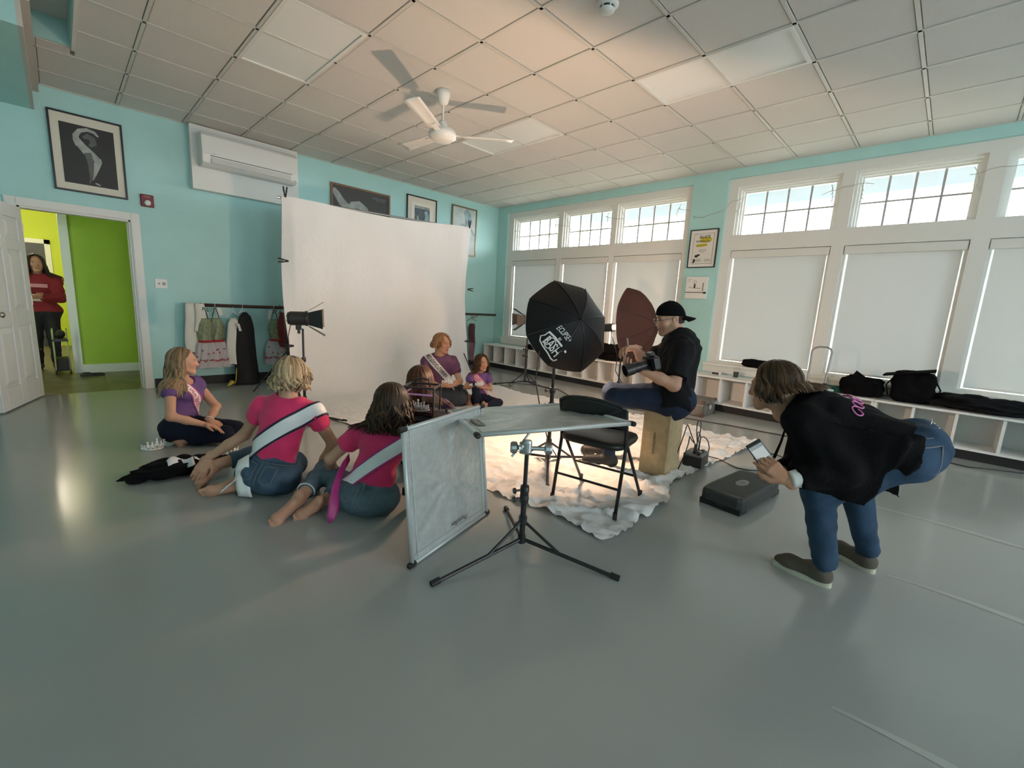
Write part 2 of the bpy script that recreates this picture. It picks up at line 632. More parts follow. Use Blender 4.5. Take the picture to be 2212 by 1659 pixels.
# ------------------------------------------------------------------ doorway, open door, room beyond
b = MB()
for xa, xb in ((DX0 - 0.085, DX0), (DX1, DX1 + 0.085)):
    b.bx(xa, xb, -0.022, 0.0, 0, DZ + 0.085)
    b.bx(xa + 0.008, xb - 0.008, -0.03, -0.022, 0, DZ + 0.077)
b.bx(DX0, DX1, -0.022, 0.0, DZ, DZ + 0.085)
b.bx(DX0, DX1, -0.03, -0.022, DZ + 0.008, DZ + 0.077)
# jamb lining with stop
b.bx(DX0, DX0 + 0.018, 0, 0.14, 0, DZ)
b.bx(DX1 - 0.018, DX1, 0, 0.14, 0, DZ)
b.bx(DX0, DX1, 0, 0.14, DZ - 0.018, DZ)
b.bx(DX1 - 0.032, DX1 - 0.018, 0.05, 0.09, 0, DZ)
struct(b.build('trim_7', m_white))
m_brass = mat('brushed_metal', (0.45, 0.42, 0.38), 0.35, 1.0)
dp = struct(MB().bx(DX1 - 0.022, DX1 - 0.017, 0.02, 0.045, 0.93, 1.03).build('trim_8', m_brass))

m_door = mat('white_door_paint', (0.72, 0.74, 0.74), 0.38)
hinge = V(DX0 + 0.02, -0.015, 0)
dd = unit((-0.285, -0.958, 0))
dn = V(-dd[1], dd[0], 0) * -1          # faces the camera side
dn = unit(np.cross((0, 0, 1), dd))
if dn[0] < 0:
    dn = -dn
DW, DH = 0.885, 2.0
AX = (dd, dn, V(0, 0, 1))
def dbox(b, a0, a1, z0, z1, t0, t1):
    b.box(hinge + dd * (a0 + a1) / 2 + dn * (t0 + t1) / 2 + V(0, 0, (z0 + z1) / 2), (a1 - a0, t1 - t0, z1 - z0), AX)
b = MB()
door = None
dbox(b, 0, DW, 0.012, DH, -0.03, -0.008)
cols_ = [(0.0, 0.115), (0.395, 0.49), (0.77, DW)]
rows_ = [(0.012, 0.22), (0.80, 0.95), (1.55, 1.65), (1.87, DH)]
for a, c in cols_:
    dbox(b, a, c, 0.012, DH, -0.008, 0.008)
for a, c in rows_:
    for p, q in ((0.115, 0.395), (0.49, 0.77)):
        dbox(b, p, q, a, c, -0.008, 0.008)
door = struct(b.build('door_1', m_door, bevel=0.004))
for p, q in ((0.115, 0.395), (0.49, 0.77)):
    for z0, z1 in ((0.22, 0.80), (0.95, 1.55), (1.65, 1.87)):
        b = MB()
        c = hinge + dd * (p + q) / 2 + dn * (-0.001) + V(0, 0, (z0 + z1) / 2)
        # raised field with bevelled shoulder
        w, h = (q - p) - 0.03, (z1 - z0) - 0.03
        k = 0.045
        pts = []
        for s_, t_ in ((1, -0.006), (1 - 2 * k / 0.28, 0.007)):
            for x, z in ((-1, -1), (1, -1), (1, 1), (-1, 1)):
                ww = w / 2 - (0 if s_ == 1 else k)
                hh = h / 2 - (0 if s_ == 1 else k)
                pts.append(c + dd * x * ww + V(0, 0, z * hh) + dn * t_)
        b.add(pts, [(4, 5, 6, 7), (0, 1, 5, 4), (1, 2, 6, 5), (2, 3, 7, 6), (3, 0, 4, 7)])
        b.build('panel', m_door, door)
for z in (0.25, 1.05, 1.8):
    MB().cyl(hinge + V(0.004, -0.012, z - 0.045), hinge + V(0.004, -0.012, z + 0.045), 0.007).build('hinge', m_brass, door)
kb = MB()
kc = hinge + dd * (DW - 0.07) + dn * 0.008 + V(0, 0, 0.93)
kb.lathe([(0.03, 0), (0.03, 0.006), (0.012, 0.012), (0.012, 0.035), (0.026, 0.045), (0.028, 0.06), (0.015, 0.07), (0.0, 0.071)], kc, dn)
kb.build('door_handle', m_brass, door, smooth=True)

# hallway behind the doorway
m_hfloor = mat('hall_vinyl_olive', (0.16, 0.14, 0.085), 0.35, var=0.3, vscale=5)
m_green = mat('lime_green_paint', (0.36, 0.53, 0.05), 0.6, var=0.04, vscale=4)
m_lime = mat('yellow_lime_paint', (0.58, 0.68, 0.04), 0.6)
HX0, HX1, GYW = -8.6, -5.2, 1.63
struct(MB().bx(HX0, HX1, 0.0, 6.2, -0.1, 0.0).build('floor_hall', m_hfloor))
struct(MB().bx(-6.44, HX1, GYW, GYW + 0.12, 0, 2.6).build('wall_hall_green', m_green))
struct(MB().bx(-6.53, -6.44, GYW - 0.02, GYW + 0.14, 0, 2.25).build('trim_9', m_white))
struct(MB().bx(-6.44, HX1, GYW - 0.015, GYW, 0, 0.12).build('baseboard_hall', m_white))
struct(MB().bx(-5.78, -5.66, 0.14, GYW, 0, 2.6).build('wall_hall_right', m_white))
struct(MB().bx(HX0, HX1, 5.6, 5.72, 0, 2.75).build('wall_hall_far', m_lime))
struct(MB().bx(HX0, HX0 + 0.1, 0.14, 5.6, 0, 2.75).build('wall_hall_left', m_lime))
struct(MB().bx(-6.44, -6.34, GYW + 0.12, 5.6, 0, 2.75).build('wall_hall_side', m_lime))
struct(MB().bx(HX0, HX1, 0.14, 6.2, 2.6, 2.7).build('ceiling_hall', m_tile))
b = MB()
for xa, xb in ((-7.1, -7.0), (-6.72, -6.64)):
    b.bx(xa, xb, 5.56, 5.6, 0, 2.05)
b.bx(-7.1, -6.64, 5.56, 5.6, 1.97, 2.05)
struct(b.build('trim_10', m_white))
struct(MB().bx(-7.0, -6.72, 5.57, 5.6, 0, 1.97).build('door_2', mat('dark_door', (0.05, 0.05, 0.07), 0.5)))
# hall lamp: bare bright ceiling fixture seen past the door top
hl = thing('ceiling_lamp', 'small glowing ceiling lamp in the hallway past the open white door', 'lamp', (-6.98, 3.6, 2.6))
MB().lathe([(0.10, 0), (0.10, -0.02), (0.06, -0.03)], (-6.98, 3.6, 2.6)).build('base', m_white, hl)
MB().lathe([(0.06, -0.03), (0.10, -0.06), (0.09, -0.10), (0.0, -0.12)], (-6.98, 3.6, 2.6)).build('shade', mat('lamp_glow', (1, 0.9, 0.75), 0.5, emit=((1, 0.86, 0.66), 9.0)), hl, smooth=True)
ld = bpy.data.lights.new('hall_bulb', 'POINT')
ld.energy = 45
ld.color = (1, 0.86, 0.68)
ld.shadow_soft_size = 0.08
lo = bpy.data.objects.new('hall_bulb', ld)
COL.objects.link(lo)
lo.parent = hl
lo.location = (0, 0, -0.18)
# tall mirror edge beside the green wall
mr = thing('wall_mirror', 'narrow dark framed mirror edge beside the green hallway wall', 'mirror', (-6.455, 2.05, 0.02))
b = MB()
b.bx(-6.47, -6.44, 1.78, 1.81, 0.02, 2.25)
b.bx(-6.47, -6.44, 2.30, 2.33, 0.02, 2.25)
b.bx(-6.47, -6.44, 1.81, 2.30, 2.22, 2.25)
b.bx(-6.47, -6.44, 1.81, 2.30, 0.02, 0.05)
b.build('frame', mat('dark_wood_frame', (0.06, 0.04, 0.025), 0.4), mr)
MB().bx(-6.455, -6.445, 1.81, 2.30, 0.05, 2.22).build('glass', mat('mirror_silver', (0.8, 0.8, 0.8), 0.03, 1.0), mr)

# ------------------------------------------------------------------ outside the windows
m_soff = mat('porch_soffit_grey', (0.27, 0.28, 0.31), 0.7)
b = MB()
b.add([(0.36, 0.4, 3.42), (0.36, -13.4, 3.42), (1.25, -13.4, 3.02), (1.25, 0.4, 3.02), (0.36, 0.4, 3.52), (0.36, -13.4, 3.52), (1.25, -13.4, 3.12), (1.25, 0.4, 3.12)],
      [(0, 3, 2, 1), (4, 5, 6, 7), (0, 1, 5, 4), (1, 2, 6, 5), (2, 3, 7, 6), (3, 0, 4, 7)])
po = struct(b.build('roof_overhang', m_soff))
MB().bx(1.25, 1.29, 0.4, -13.4, 2.97, 3.14).build('fascia_board', mat('fascia_pale', (0.62, 0.63, 0.66), 0.6), po)
struct(MB().bx(0.34, 60, -45, 45, -0.5, -0.4).build('ground_outside', mat('lawn_ground', (0.13, 0.14, 0.10), 0.9, var=0.2, vscale=0.6)))

m_bark = mat('bark_grey', (0.30, 0.27, 0.23), 0.9)
m_leafy = mat('autumn_leaf_yellow', (0.75, 0.55, 0.16), 0.8)
m_leafg = mat('autumn_leaf_green', (0.42, 0.52, 0.25), 0.8)
def tree(x, y, h, seed, label, ml, leafn):
    rg = random.Random(seed)
    t = thing('tree', label, 'tree', (x, y, -0.4))
    b = MB()
    tips = []
    def grow(p, d, L, r, lev):
        q = [np.array(p)]
        dirv = np.array(d)
        for k in range(4):
            dirv = unit(dirv + V(rg.uniform(-.25, .25), rg.uniform(-.25, .25), rg.uniform(-.05, .2)))
            q.append(q[-1] + dirv * L / 4)
        b.tube(q, [r * (1 - .18 * k) for k in range(5)], 5, cap=False)
        tips.extend(q[2:])
        if lev > 0:
            for k in range(4):
                s = q[1 + k % 4]
                nd = unit(dirv + V(rg.uniform(-1, 1), rg.uniform(-1, 1), rg.uniform(-.2, .6)))
                grow(s, nd, L * 0.62, r * 0.5, lev - 1)
    grow((x, y, -0.4), (0, 0, 1), h * 0.5, 0.16, 3)
    b.build('trunk', m_bark, t)
    l = MB()
    for k in range(leafn):
        p = tips[rg.randrange(len(tips) // 3, len(tips))] + V(rg.gauss(0, .12), rg.gauss(0, .12), rg.gauss(0, .12))
        a = unit(V(rg.gauss(0, 1), rg.gauss(0, 1), rg.gauss(0, 1)))
        c = unit(np.cross(a, V(rg.gauss(0, 1), rg.gauss(0, 1), rg.gauss(0, 1))))
        s = rg.uniform(.07, .13)
        l.add([p, p + (a + c) * s * .5, p + a * s * 1.4, p + (a - c) * s * .5], [(0, 1, 2, 3)])
    l.build('foliage', ml, t, kind='stuff')
tree(7.0, 2.6, 7.5, 3, 'bare tree with sparse yellow leaves outside the corner window', m_leafy, 500)
tree(6.0, -1.0, 6.0, 5, 'small tree with green and yellow leaves outside the third window', m_leafg, 700)
tree(12.5, 0.4, 7.5, 11, 'thin bare branching tree outside the second window', m_leafy, 150)

# ------------------------------------------------------------------ shared object materials
m_blk = mat('black_metal', (0.014, 0.014, 0.015), 0.42)
m_blkp = mat('black_plastic', (0.02, 0.02, 0.021), 0.35)
m_fab = mat('black_fabric', (0.005, 0.005, 0.006), 0.95, bump=0.5, bscale=45, spec=0.1)
m_chrome = mat('chrome', (0.72, 0.72, 0.72), 0.18, 1.0)
m_alu = mat('brushed_aluminium', (0.55, 0.56, 0.57), 0.32, 1.0)
m_lens = mat('lens_white_acrylic', (0.80, 0.83, 0.83), 0.35)
m_plw = mat('white_plastic', (0.76, 0.77, 0.75), 0.35)
m_muslin = clothmat('white_muslin', (0.87, 0.87, 0.87), 0.10, bump=0.25, bscale=14)
m_paper = mat('mat_board_cream', (0.70, 0.67, 0.58), 0.8)
m_pap2 = mat('paper_white', (0.78, 0.78, 0.75), 0.8)
m_ink = mat('printed_black', (0.02, 0.02, 0.022), 0.6)

# ------------------------------------------------------------------ ceiling fixtures
where = ['above the wall air conditioner', 'behind the ceiling fan near the windows', 'nearest the right side of the view']
for n, ((a, c), (y0, y1)) in enumerate(LIGHTS):
    x0, x1 = GX[c] + 0.012, GX[a] - 0.012
    t = thing('ceiling_light', 'flat white ceiling light panel switched off, ' + where[n], 'ceiling light', ((x0 + x1) / 2, (y0 + y1) / 2, H), 'recessed ceiling light panels')
    b = MB()
    w = 0.028
    ya, yb = y0 + 0.012, y1 - 0.012
    b.bx(x0, x0 + w, ya, yb, H - 0.008, H + 0.03)
    b.bx(x1 - w, x1, ya, yb, H - 0.008, H + 0.03)
    b.bx(x0 + w, x1 - w, ya, ya + w, H - 0.008, H + 0.03)
    b.bx(x0 + w, x1 - w, yb - w, yb, H - 0.008, H + 0.03)
    b.build('frame', m_plw, t)
    MB().bx(x0 + w, x1 - w, ya + w, yb - w, H + 0.002, H + 0.012).build('diffuser', m_lens, t)

FX, FY = -3.833, -3.266
fan = thing('ceiling_fan', 'white three-bladed ceiling fan hanging on a short rod', 'ceiling fan', (FX, FY, H))
MB().lathe([(0.035, 0.0), (0.065, -0.004), (0.062, -0.05), (0.045, -0.11), (0.02, -0.13)], (FX, FY, H), n=20).build('canopy', m_plw, fan, smooth=True)
MB().cyl((FX, FY, H - 0.12), (FX, FY, 2.95), 0.011).build('down_rod', m_plw, fan)
MB().lathe([(0.03, 0.12), (0.045, 0.09), (0.045, 0.05), (0.12, 0.035), (0.135, 0.0), (0.13, -0.035), (0.10, -0.05), (0.085, -0.065), (0.0, -0.068)], (FX, FY, 2.87), n=28).build('motor', m_plw, fan, smooth=True)
for k, tip in enumerate(((-4.576, -3.893), (-3.20, -3.93), (-4.04, -2.65))):
    d = unit(V(tip[0] - FX, tip[1] - FY, 0))
    a = math.atan2(d[1], d[0])
    a = [math.radians(-147.5), math.radians(-34), math.radians(90.5)][k]
    d = V(math.cos(a), math.sin(a), 0)
    s = V(-d[1], d[0], 0)
    tilt = V(0, 0, 0.18)
    b = MB()
    b.box(V(FX, FY, 2.868) + d * 0.17, (0.16, 0.05, 0.008), (d, unit(s + tilt), unit(np.cross(d, s + tilt))))
    bl = b.build('blade_bracket', m_plw, fan)
    b = MB()
    def blade(u, v):
        w = 0.055 + 0.018 * u
        p = V(FX, FY, 2.866 + 0.02 * u) + d * (0.18 + 0.52 * u) + unit(s + tilt) * (v - 0.5) * 2 * w
        return p + V(0, 0, 0.010 * (1 - (2 * v - 1) ** 2))
    b.grid(8, 5, blade).build('blade', m_plw, fan, smooth=True, solid=0.006)

sd = thing('smoke_detector', 'round white smoke detector on the ceiling', 'smoke detector', (-3.88, -5.13, H))
MB().lathe([(0.075, 0.0), (0.075, -0.012), (0.06, -0.018), (0.058, -0.02)], (-3.88, -5.13, H), n=24).build('base', m_plw, sd, smooth=True)
MB().lathe([(0.046, -0.015), (0.046, -0.036)], (-3.88, -5.13, H), n=24).build('vent_ring', m_ink, sd)
MB().lathe([(0.05, -0.034), (0.05, -0.044), (0.03, -0.052), (0.0, -0.053)], (-3.88, -5.13, H), n=24).build('cap', m_plw, sd, smooth=True)
for k in range(6):
    a = k * math.pi / 3
    MB().box((-3.88 + 0.047 * math.cos(a), -5.13 + 0.047 * math.sin(a), H - 0.026), (0.008, 0.008, 0.022)).build('rib', m_plw, sd)

# ------------------------------------------------------------------ back wall: pictures, air conditioner, alarm, switch
def picture(label, x0, x1, z0, z1, fr, fw, matt=None, border=0.0, yb=0.0, name='framed_picture'):
    t = thing(name, label, 'picture', ((x0 + x1) / 2, yb, z0))
    b = MB()
    d = 0.028
    b.bx(x0, x0 + fw, yb - d, yb, z0, z1)
    b.bx(x1 - fw, x1, yb - d, yb, z0, z1)
    b.bx(x0 + fw, x1 - fw, yb - d, yb, z0, z0 + fw)
    b.bx(x0 + fw, x1 - fw, yb - d, yb, z1 - fw, z1)
    b.build('frame', fr, t, bevel=0.002)
    if matt:
        MB().bx(x0 + fw, x1 - fw, yb - 0.015, yb, z0 + fw, z1 - fw).build('mat_board', matt, t)
    return t
m_frb = mat('frame_black', (0.012, 0.012, 0.02), 0.35)
m_frw = mat('frame_brown_wood', (0.19, 0.115, 0.06), 0.45, var=0.2, vscale=20)
m_print = mat('photo_black', (0.018, 0.019, 0.019), 0.5)
m_fig = mat('photo_grey_tone', (0.33, 0.35, 0.33), 0.6, var=0.35, vscale=9)
m_fig2 = mat('photo_dark_tone', (0.10, 0.11, 0.11), 0.6, var=0.3, vscale=9)
m_figb = mat('photo_blue_grey', (0.30, 0.42, 0.46), 0.6, var=0.3, vscale=12)

t = picture('black framed black-and-white photograph of a dancer, above the doorway', -6.53, -5.932, 2.245, 3.05, m_frb, 0.018, m_paper)
MB().bx(-6.445, -6.01, -0.018, -0.015, 2.335, 2.945).build('print', m_print, t)
def flat_shape(pts, w, m, name, par, y):
    """smooth ribbon figure printed on a picture: polyline in (x,z) with half widths"""
    b = MB()
    pts = [V(*p) for p in pts]
    vs = []
    for i, p in enumerate(pts):
        d = unit(pts[min(i + 1, len(pts) - 1)] - pts[max(i - 1, 0)])
        n = V(-d[1], d[0])
        for s_ in (-1, 1):
            q = p + n * w[i] * s_
            vs.append((q[0], y, q[1]))
    b.add(vs, [(2 * i, 2 * i + 1, 2 * i + 3, 2 * i + 2) for i in range(len(pts) - 1)])
    return b.build(name, m, par)
def uv1(p):
    return [(-6.445 + .435 * u, 2.945 - .61 * v) for u, v in p]
FG = [([(.34, .34), (.29, .26), (.28, .18), (.36, .09), (.5, .05), (.63, .07), (.70, .13)], [.034, .030, .024, .020, .018, .015, .008], m_fig),
      ([(.31, .24), (.37, .34), (.46, .42), (.55, .47), (.64, .53)], [.020, .036, .042, .036, .028], m_fig),
      ([(.67, .50), (.66, .56), (.61, .66), (.56, .78), (.51, .90)], [.020, .030, .028, .020, .008], m_fig),
      ([(.47, .44), (.51, .58), (.51, .70), (.50, .84), (.46, .96)], [.030, .028, .022, .014, .006], m_fig2),
      ([(.56, .945), (.60, .955), (.66, .975)], [.006, .009, .003], m_fig),
      ([(.42, .20), (.50, .16), (.58, .19), (.60, .27), (.52, .32)], [.014, .028, .030, .028, .012], m_fig2)]
for q_, (pp, ww, mm) in enumerate(FG):
    flat_shape(uv1(pp), ww, mm, 'printed_figure', t, -0.0184 - .0002 * q_)

t = picture('wide brown-framed dark dance photograph partly behind the backdrop', -3.54, -2.53, 2.25, 2.985, m_frw, 0.03, None)
MB().bx(-3.51, -2.56, -0.016, -0.012, 2.28, 2.955).build('print', mat('photo_charcoal', (0.045, 0.045, 0.045), 0.5), t)
flat_shape([(-3.50, 2.90), (-3.44, 2.83), (-3.36, 2.72), (-3.27, 2.66), (-3.15, 2.62)], [.03, .05, .06, .05, .03], m_fig, 'printed_figure', t, -0.0165)
flat_shape([(-3.28, 2.62), (-3.19, 2.71), (-3.08, 2.73), (-2.98, 2.68), (-2.9, 2.58)], [.03, .055, .06, .05, .03], m_fig, 'printed_figure', t, -0.0168)
text_on('BALLET ACADEMY', (-2.72, -0.0175, 2.885), (1, 0, 0), (0, 0, 1), 0.018, m_fig, t, width=0.24)
text_on('THE SCHOOL', (-2.70, -0.0175, 2.855), (1, 0, 0), (0, 0, 1), 0.014, m_fig, t, width=0.16)

t = picture('black framed small artwork with a wide cream mat above the backdrop', -2.205, -1.575, 2.42, 3.09, m_frb, 0.02, m_paper)
b = MB().bx(-2.12, -1.66, -0.02, -0.015, 2.52, 2.98)
b.build('inner_mat', mat('mat_board_pale', (0.76, 0.74, 0.66), 0.8), t)
MB().bx(-2.045, -1.735, -0.024, -0.02, 2.60, 2.93).build('print', mat('print_slate', (0.07, 0.10, 0.12), 0.6, var=0.4, vscale=14), t)
MB().bx(-2.045, -1.735, -0.0245, -0.024, 2.885, 2.93).build('printed_figure', m_fig, t)
flat_shape([(-2.02, 2.70), (-1.95, 2.78), (-1.90, 2.86)], [.02, .03, .015], m_fig2, 'printed_figure', t, -0.0246)
flat_shape([(-1.82, 2.86), (-1.79, 2.78), (-1.80, 2.68), (-1.84, 2.62)], [.03, .04, .045, .03], m_figb, 'printed_figure', t, -0.0246)
flat_shape([(-2.0, 2.62), (-1.98, 2.70), (-1.99, 2.76)], [.015, .018, .01], m_figb, 'printed_figure', t, -0.0247)

t = picture('tall thin brown-framed pale poster nearest the corner, behind the backdrop edge', -1.225, -0.607, 2.2, 3.105, mat('frame_bronze', (0.22, 0.17, 0.10), 0.35, 0.4), 0.025, None)
MB().bx(-1.2, -0.632, -0.016, -0.012, 2.225, 3.08).build('print', mat('poster_pale_grey', (0.50, 0.58, 0.58), 0.5, var=0.15, vscale=5), t)
flat_shape([(-0.90, 3.05), (-0.84, 2.98), (-0.82, 2.85), (-0.84, 2.7)], [.06, .08, .085, .05], m_figb, 'printed_figure', t, -0.0165)
flat_shape([(-1.1, 2.6), (-0.95, 2.75), (-0.75, 2.72), (-0.66, 2.6)], [.05, .05, .03, .02], m_figb, 'printed_figure', t, -0.0166)

ac = thing('air_conditioner', 'white wall-mounted split air conditioner on a white backing board', 'air conditioner', (-4.7, 0, 2.5))
MB().bx(-5.31, -4.05, -0.12, -0.001, 2.50, H - 0.008).build('backing_board', m_white, ac, bevel=0.003)
prof = [(0, 0), (0.0, 0.385), (-0.15, 0.385), (-0.195, 0.34), (-0.21, 0.12), (-0.19, 0.03), (-0.13, 0.0)]
b = MB()
n = len(prof)
xa, xb = -5.235, -4.125
vs = [(x, -0.12 + p, 2.765 + q) for x in (xa, xb) for p, q in prof]
b.add(vs, [tuple(range(n)), tuple(reversed(range(n, 2 * n)))] + [(i, n + i, n + (i + 1) % n, (i + 1) % n) for i in range(n)])
b.build('body', m_plw, ac, bevel=0.012)
MB().box((-4.68, -0.327, 2.832), (0.92, 0.012, 0.075), (V(1, 0, 0), V(0, 0.97, -0.22), V(0, 0.22, 0.97))).build('louvre', mat('louvre_grey_white', (0.62, 0.63, 0.61), 0.35), ac, bevel=0.003)
MB().bx(-5.15, -4.2, -0.331, -0.326, 2.874, 2.881).build('slot', m_ink, ac)
MB().bx(-5.13, -5.09, -0.334, -0.325, 2.90, 2.908).build('badge', m_alu, ac)
MB().bx(-4.175, -4.162, -0.332, -0.322, 2.80, 2.806).build('indicator', m_ink, ac)

fa = thing('fire_alarm', 'dark red fire alarm strobe beside the framed dancer photograph', 'fire alarm', (-5.757, 0, 2.2))
MB().bx(-5.82, -5.695, -0.03, 0, 2.20, 2.34).build('housing', mat('alarm_red', (0.18, 0.012, 0.02), 0.4), fa, bevel=0.008)
MB().lathe([(0.032, 0), (0.03, 0.02), (0.012, 0.032), (0, 0.033)], (-5.757, -0.03, 2.245), (0, -1, 0)).build('strobe_lens', m_lens, fa, smooth=True)
MB().bx(-5.79, -5.725, -0.032, -0.03, 2.305, 2.325).build('nameplate', mat('alarm_label', (0.3, 0.12, 0.12), 0.5), fa)

sw = thing('light_switch', 'white double switch plate beside the door frame', 'switch', (-5.69, 0, 1.25))
MB().bx(-5.75, -5.627, -0.008, 0, 1.25, 1.362).build('plate', m_plw, sw, bevel=0.002)
MB().bx(-5.715, -5.700, -0.02, -0.008, 1.295, 1.32).build('toggle', mat('switch_grey', (0.3, 0.3, 0.3), 0.4), sw)
MB().bx(-5.675, -5.645, -0.015, -0.008, 1.29, 1.325).build('rocker', mat('switch_grey', (0.3, 0.3, 0.3), 0.4), sw, bevel=0.003)

# ------------------------------------------------------------------ barre rail and hanging costumes
br = thing('ballet_barre', 'long dark wooden barre rail along the back wall', 'barre', (-2.7, -0.15, 1.06))
m_wood = mat('dark_red_wood', (0.075, 0.028, 0.02), 0.4, var=0.25, vscale=14)
MB().cyl((-5.42, -0.15, 1.065), (-0.1, -0.15, 1.065), 0.022, n=12).build('rail', m_wood, br, smooth=True)
for x in (-5.3, -4.4, -3.4, -2.4, -1.4, -0.6):
    b = MB()
    b.tube([(x, -0.002, 1.0), (x, -0.08, 1.0), (x, -0.15, 1.042)], 0.009, 8)
    b.lathe([(0.028, 0), (0.028, 0.006)], (x, -0.001, 1.0), (0, -1, 0))
    b.build('bracket', m_brass, br)

def drape(cx, cy, z0, z1, prof, depth, folds, m, name, par, seed=0, n=40, amp=0.016, twist=0):
    """hanging garment: closed folded tube; prof = [(t, half width)] from top to bottom"""
    ts = [p[0] for p in prof]
    ws = [p[1] for p in prof]
    rg = random.Random(seed)
    ph = rg.uniform(0, 6)
    b = MB()
    nv = 18
    def f(u, v):
        w = float(np.interp(v, ts, ws))
        a = 2 * math.pi * u
        fold = amp * (0.25 + v) * math.sin(folds * a + ph + 2 * v) + 0.4 * amp * math.sin(folds * 1.7 * a + 3 * v)
        rx = w + fold
        ry = depth * (0.55 + 0.45 * v) * (w / max(ws)) ** 0.5 + fold * 0.7
        return (cx + rx * math.cos(a) + 0.01 * math.sin(5 * v + ph), cy + ry * math.sin(a), z1 + (z0 - z1) * v + 0.006 * math.sin(3 * a + ph) * v)
    b.grid(n, nv, f, True)
    b.f.append(tuple(range(0, n * nv, nv)))
    b.f.append(tuple(reversed(range(nv - 1, n * nv, nv))))
    return b.build(name, m, par, smooth=True)

def hanger(x, y, z, m, par, w=0.16):
    b = MB()
    b.tube([(x, y + 0.02, z + 0.10), (x, y, z + 0.125), (x, y - 0.02, z + 0.10), (x, y, z + 0.07), (x, y, z + 0.04)], 0.003, 6)
    b.tube([(x - w, y, z - 0.02), (x, y, z + 0.04), (x + w, y, z - 0.02)], 0.005, 6)
    return b.build('hanger', m, par)

m_fur = mat('white_plush', (0.80, 0.79, 0.72), 0.95, bump=0.9, bscale=120, sheen=0.5)
t = thing('plush_costume', 'long cream plush robe slung over the left end of the barre', 'costume', (-5.43, -0.17, 0.5), 'costumes on the barre')
drape(-5.42, -0.19, 0.46, 1.09, [(0, .075), (.1, .085), (1, .085)], 0.05, 2, m_fur, 'body', t, 1, amp=0.006)
drape(-5.345, -0.24, 0.74, 1.085, [(0, .05), (.2, .058), (1, .055)], 0.04, 2, m_fur, 'sleeve', t, 2, amp=0.005)
t = thing('plush_costume', 'cream plush robe sleeve hanging against the tall black garment bag', 'costume', (-4.98, -0.22, 0.29), 'costumes on the barre')
drape(-4.99, -0.23, 0.29, 0.91, [(0, .03), (.12, .065), (.5, .075), (1, .07)], 0.05, 2, m_fur, 'body', t, 4, amp=0.006)
hanger(-4.96, -0.15, 0.95, m_plw, t, 0.08)

m_tulle = clothmat('white_tulle', (0.74, 0.70, 0.72), 0.35, bump=0.5, bscale=30)
m_sage = mat('sage_satin', (0.20, 0.24, 0.14), 0.45, var=0.3, vscale=25)
m_redband = mat('red_ribbon', (0.36, 0.012, 0.02), 0.5)
m_redflower = mat('red_embroidery', (0.40, 0.05, 0.06), 0.7)
def dress(cx, cy, label, seed, w=1.0, z=0.0):
    t = thing('costume_dress', label, 'dress', (cx, cy, 0.25 + z), 'flower-trimmed costume dresses')
    drape(cx, cy, 0.60 + z, 0.90 + z, [(0, .045), (.25, .075), (.6, .075), (1, .068)], 0.05, 4, m_sage, 'bodice', t, seed, amp=0.006)
    for s in (-1, 1):
        MB().tube([(cx + s * 0.04, cy, 0.89 + z), (cx + s * 0.025, cy, 0.97 + z), (cx + s * 0.005, cy, 1.04 + z)], 0.005, 6).build('strap', m_blkp, t)
    hanger(cx, cy + 0.02, 0.98 + z, m_plw, t, 0.06)
    sk = drape(cx, cy, 0.26 + z, 0.605 + z, [(0, .075), (.25, .11), (.7, .135), (1, .165 * w)], 0.075, 9, m_tulle, 'skirt', t, seed + 1, amp=0.014, n=72)
    MB().lathe([(0.078, -0.014), (0.082, 0.0), (0.078, 0.014)], (cx, cy, 0.607 + z), n=24).build('waist_ribbon', m_redband, t, smooth=True)
    rg = random.Random(seed)
    b = MB()
    for k in range(26):
        a = -math.pi * (0.02 + 0.96 * (k + 0.5) / 26)
        v = 0.68 + 0.07 * rg.random() if k % 4 else rg.uniform(.25, .6)
        zz = 0.605 + (0.26 - 0.605) * v + z
        ww = np.interp(v, [0, .25, .7, 1], [.075, .11, .135, .165 * w]) + 0.017
        dd_ = 0.075 * (0.55 + 0.45 * v) * (ww / .165) ** .5 + 0.017
        c = V(cx + ww * math.cos(a), cy + dd_ * math.sin(a), zz)
        b.sphere(c, (0.011, 0.006, 0.011), 6, 4)
    b.build('embroidered_flowers', m_redflower, t, kind='stuff')
    return t
dress(-5.31, -0.26, 'sage and white costume dress with red waist ribbon, left of its pair', 21, 1.05)
dress(-5.17, -0.19, 'sage and white costume dress with red waist ribbon, right of its pair', 31)
dress(-4.46, -0.20, 'sage and white costume dress hanging alone beside the backdrop edge', 41, 0.9)
t = thing('green_bow', 'small shiny green bow hooked on the barre end', 'bow', (-5.30, -0.22, 0.98))
b = MB()
for s in (-1, 1):
    b.tube([(-5.30, -0.235, 1.0), (-5.30 + s * 0.03, -0.25, 1.03), (-5.30 + s * 0.04, -0.245, 0.99), (-5.30, -0.235, 1.0)], [.006, .014, .016, .006], 8, flat=0.5)
b.build('loop', mat('green_satin', (0.02, 0.22, 0.06), 0.3), t, smooth=True)
MB().tube([(-5.30, -0.24, 1.0), (-5.295, -0.25, 0.96), (-5.285, -0.25, 0.93)], [.008, .014, .012], 8, flat=0.4).build('tail', mat('green_satin', (0.02, 0.22, 0.06), 0.3), t, smooth=True)
t = thing('paper_tag', 'small pale paper tag hanging on the barre between the dresses', 'tag', (-5.12, -0.18, 0.95))
b = MB().box((-5.12, -0.183, 0.985), (0.055, 0.002, 0.10), (unit((1, 0, .2)), V(0, 1, 0), unit((-.2, 0, 1))))
b.build('card', m_pap2, t)
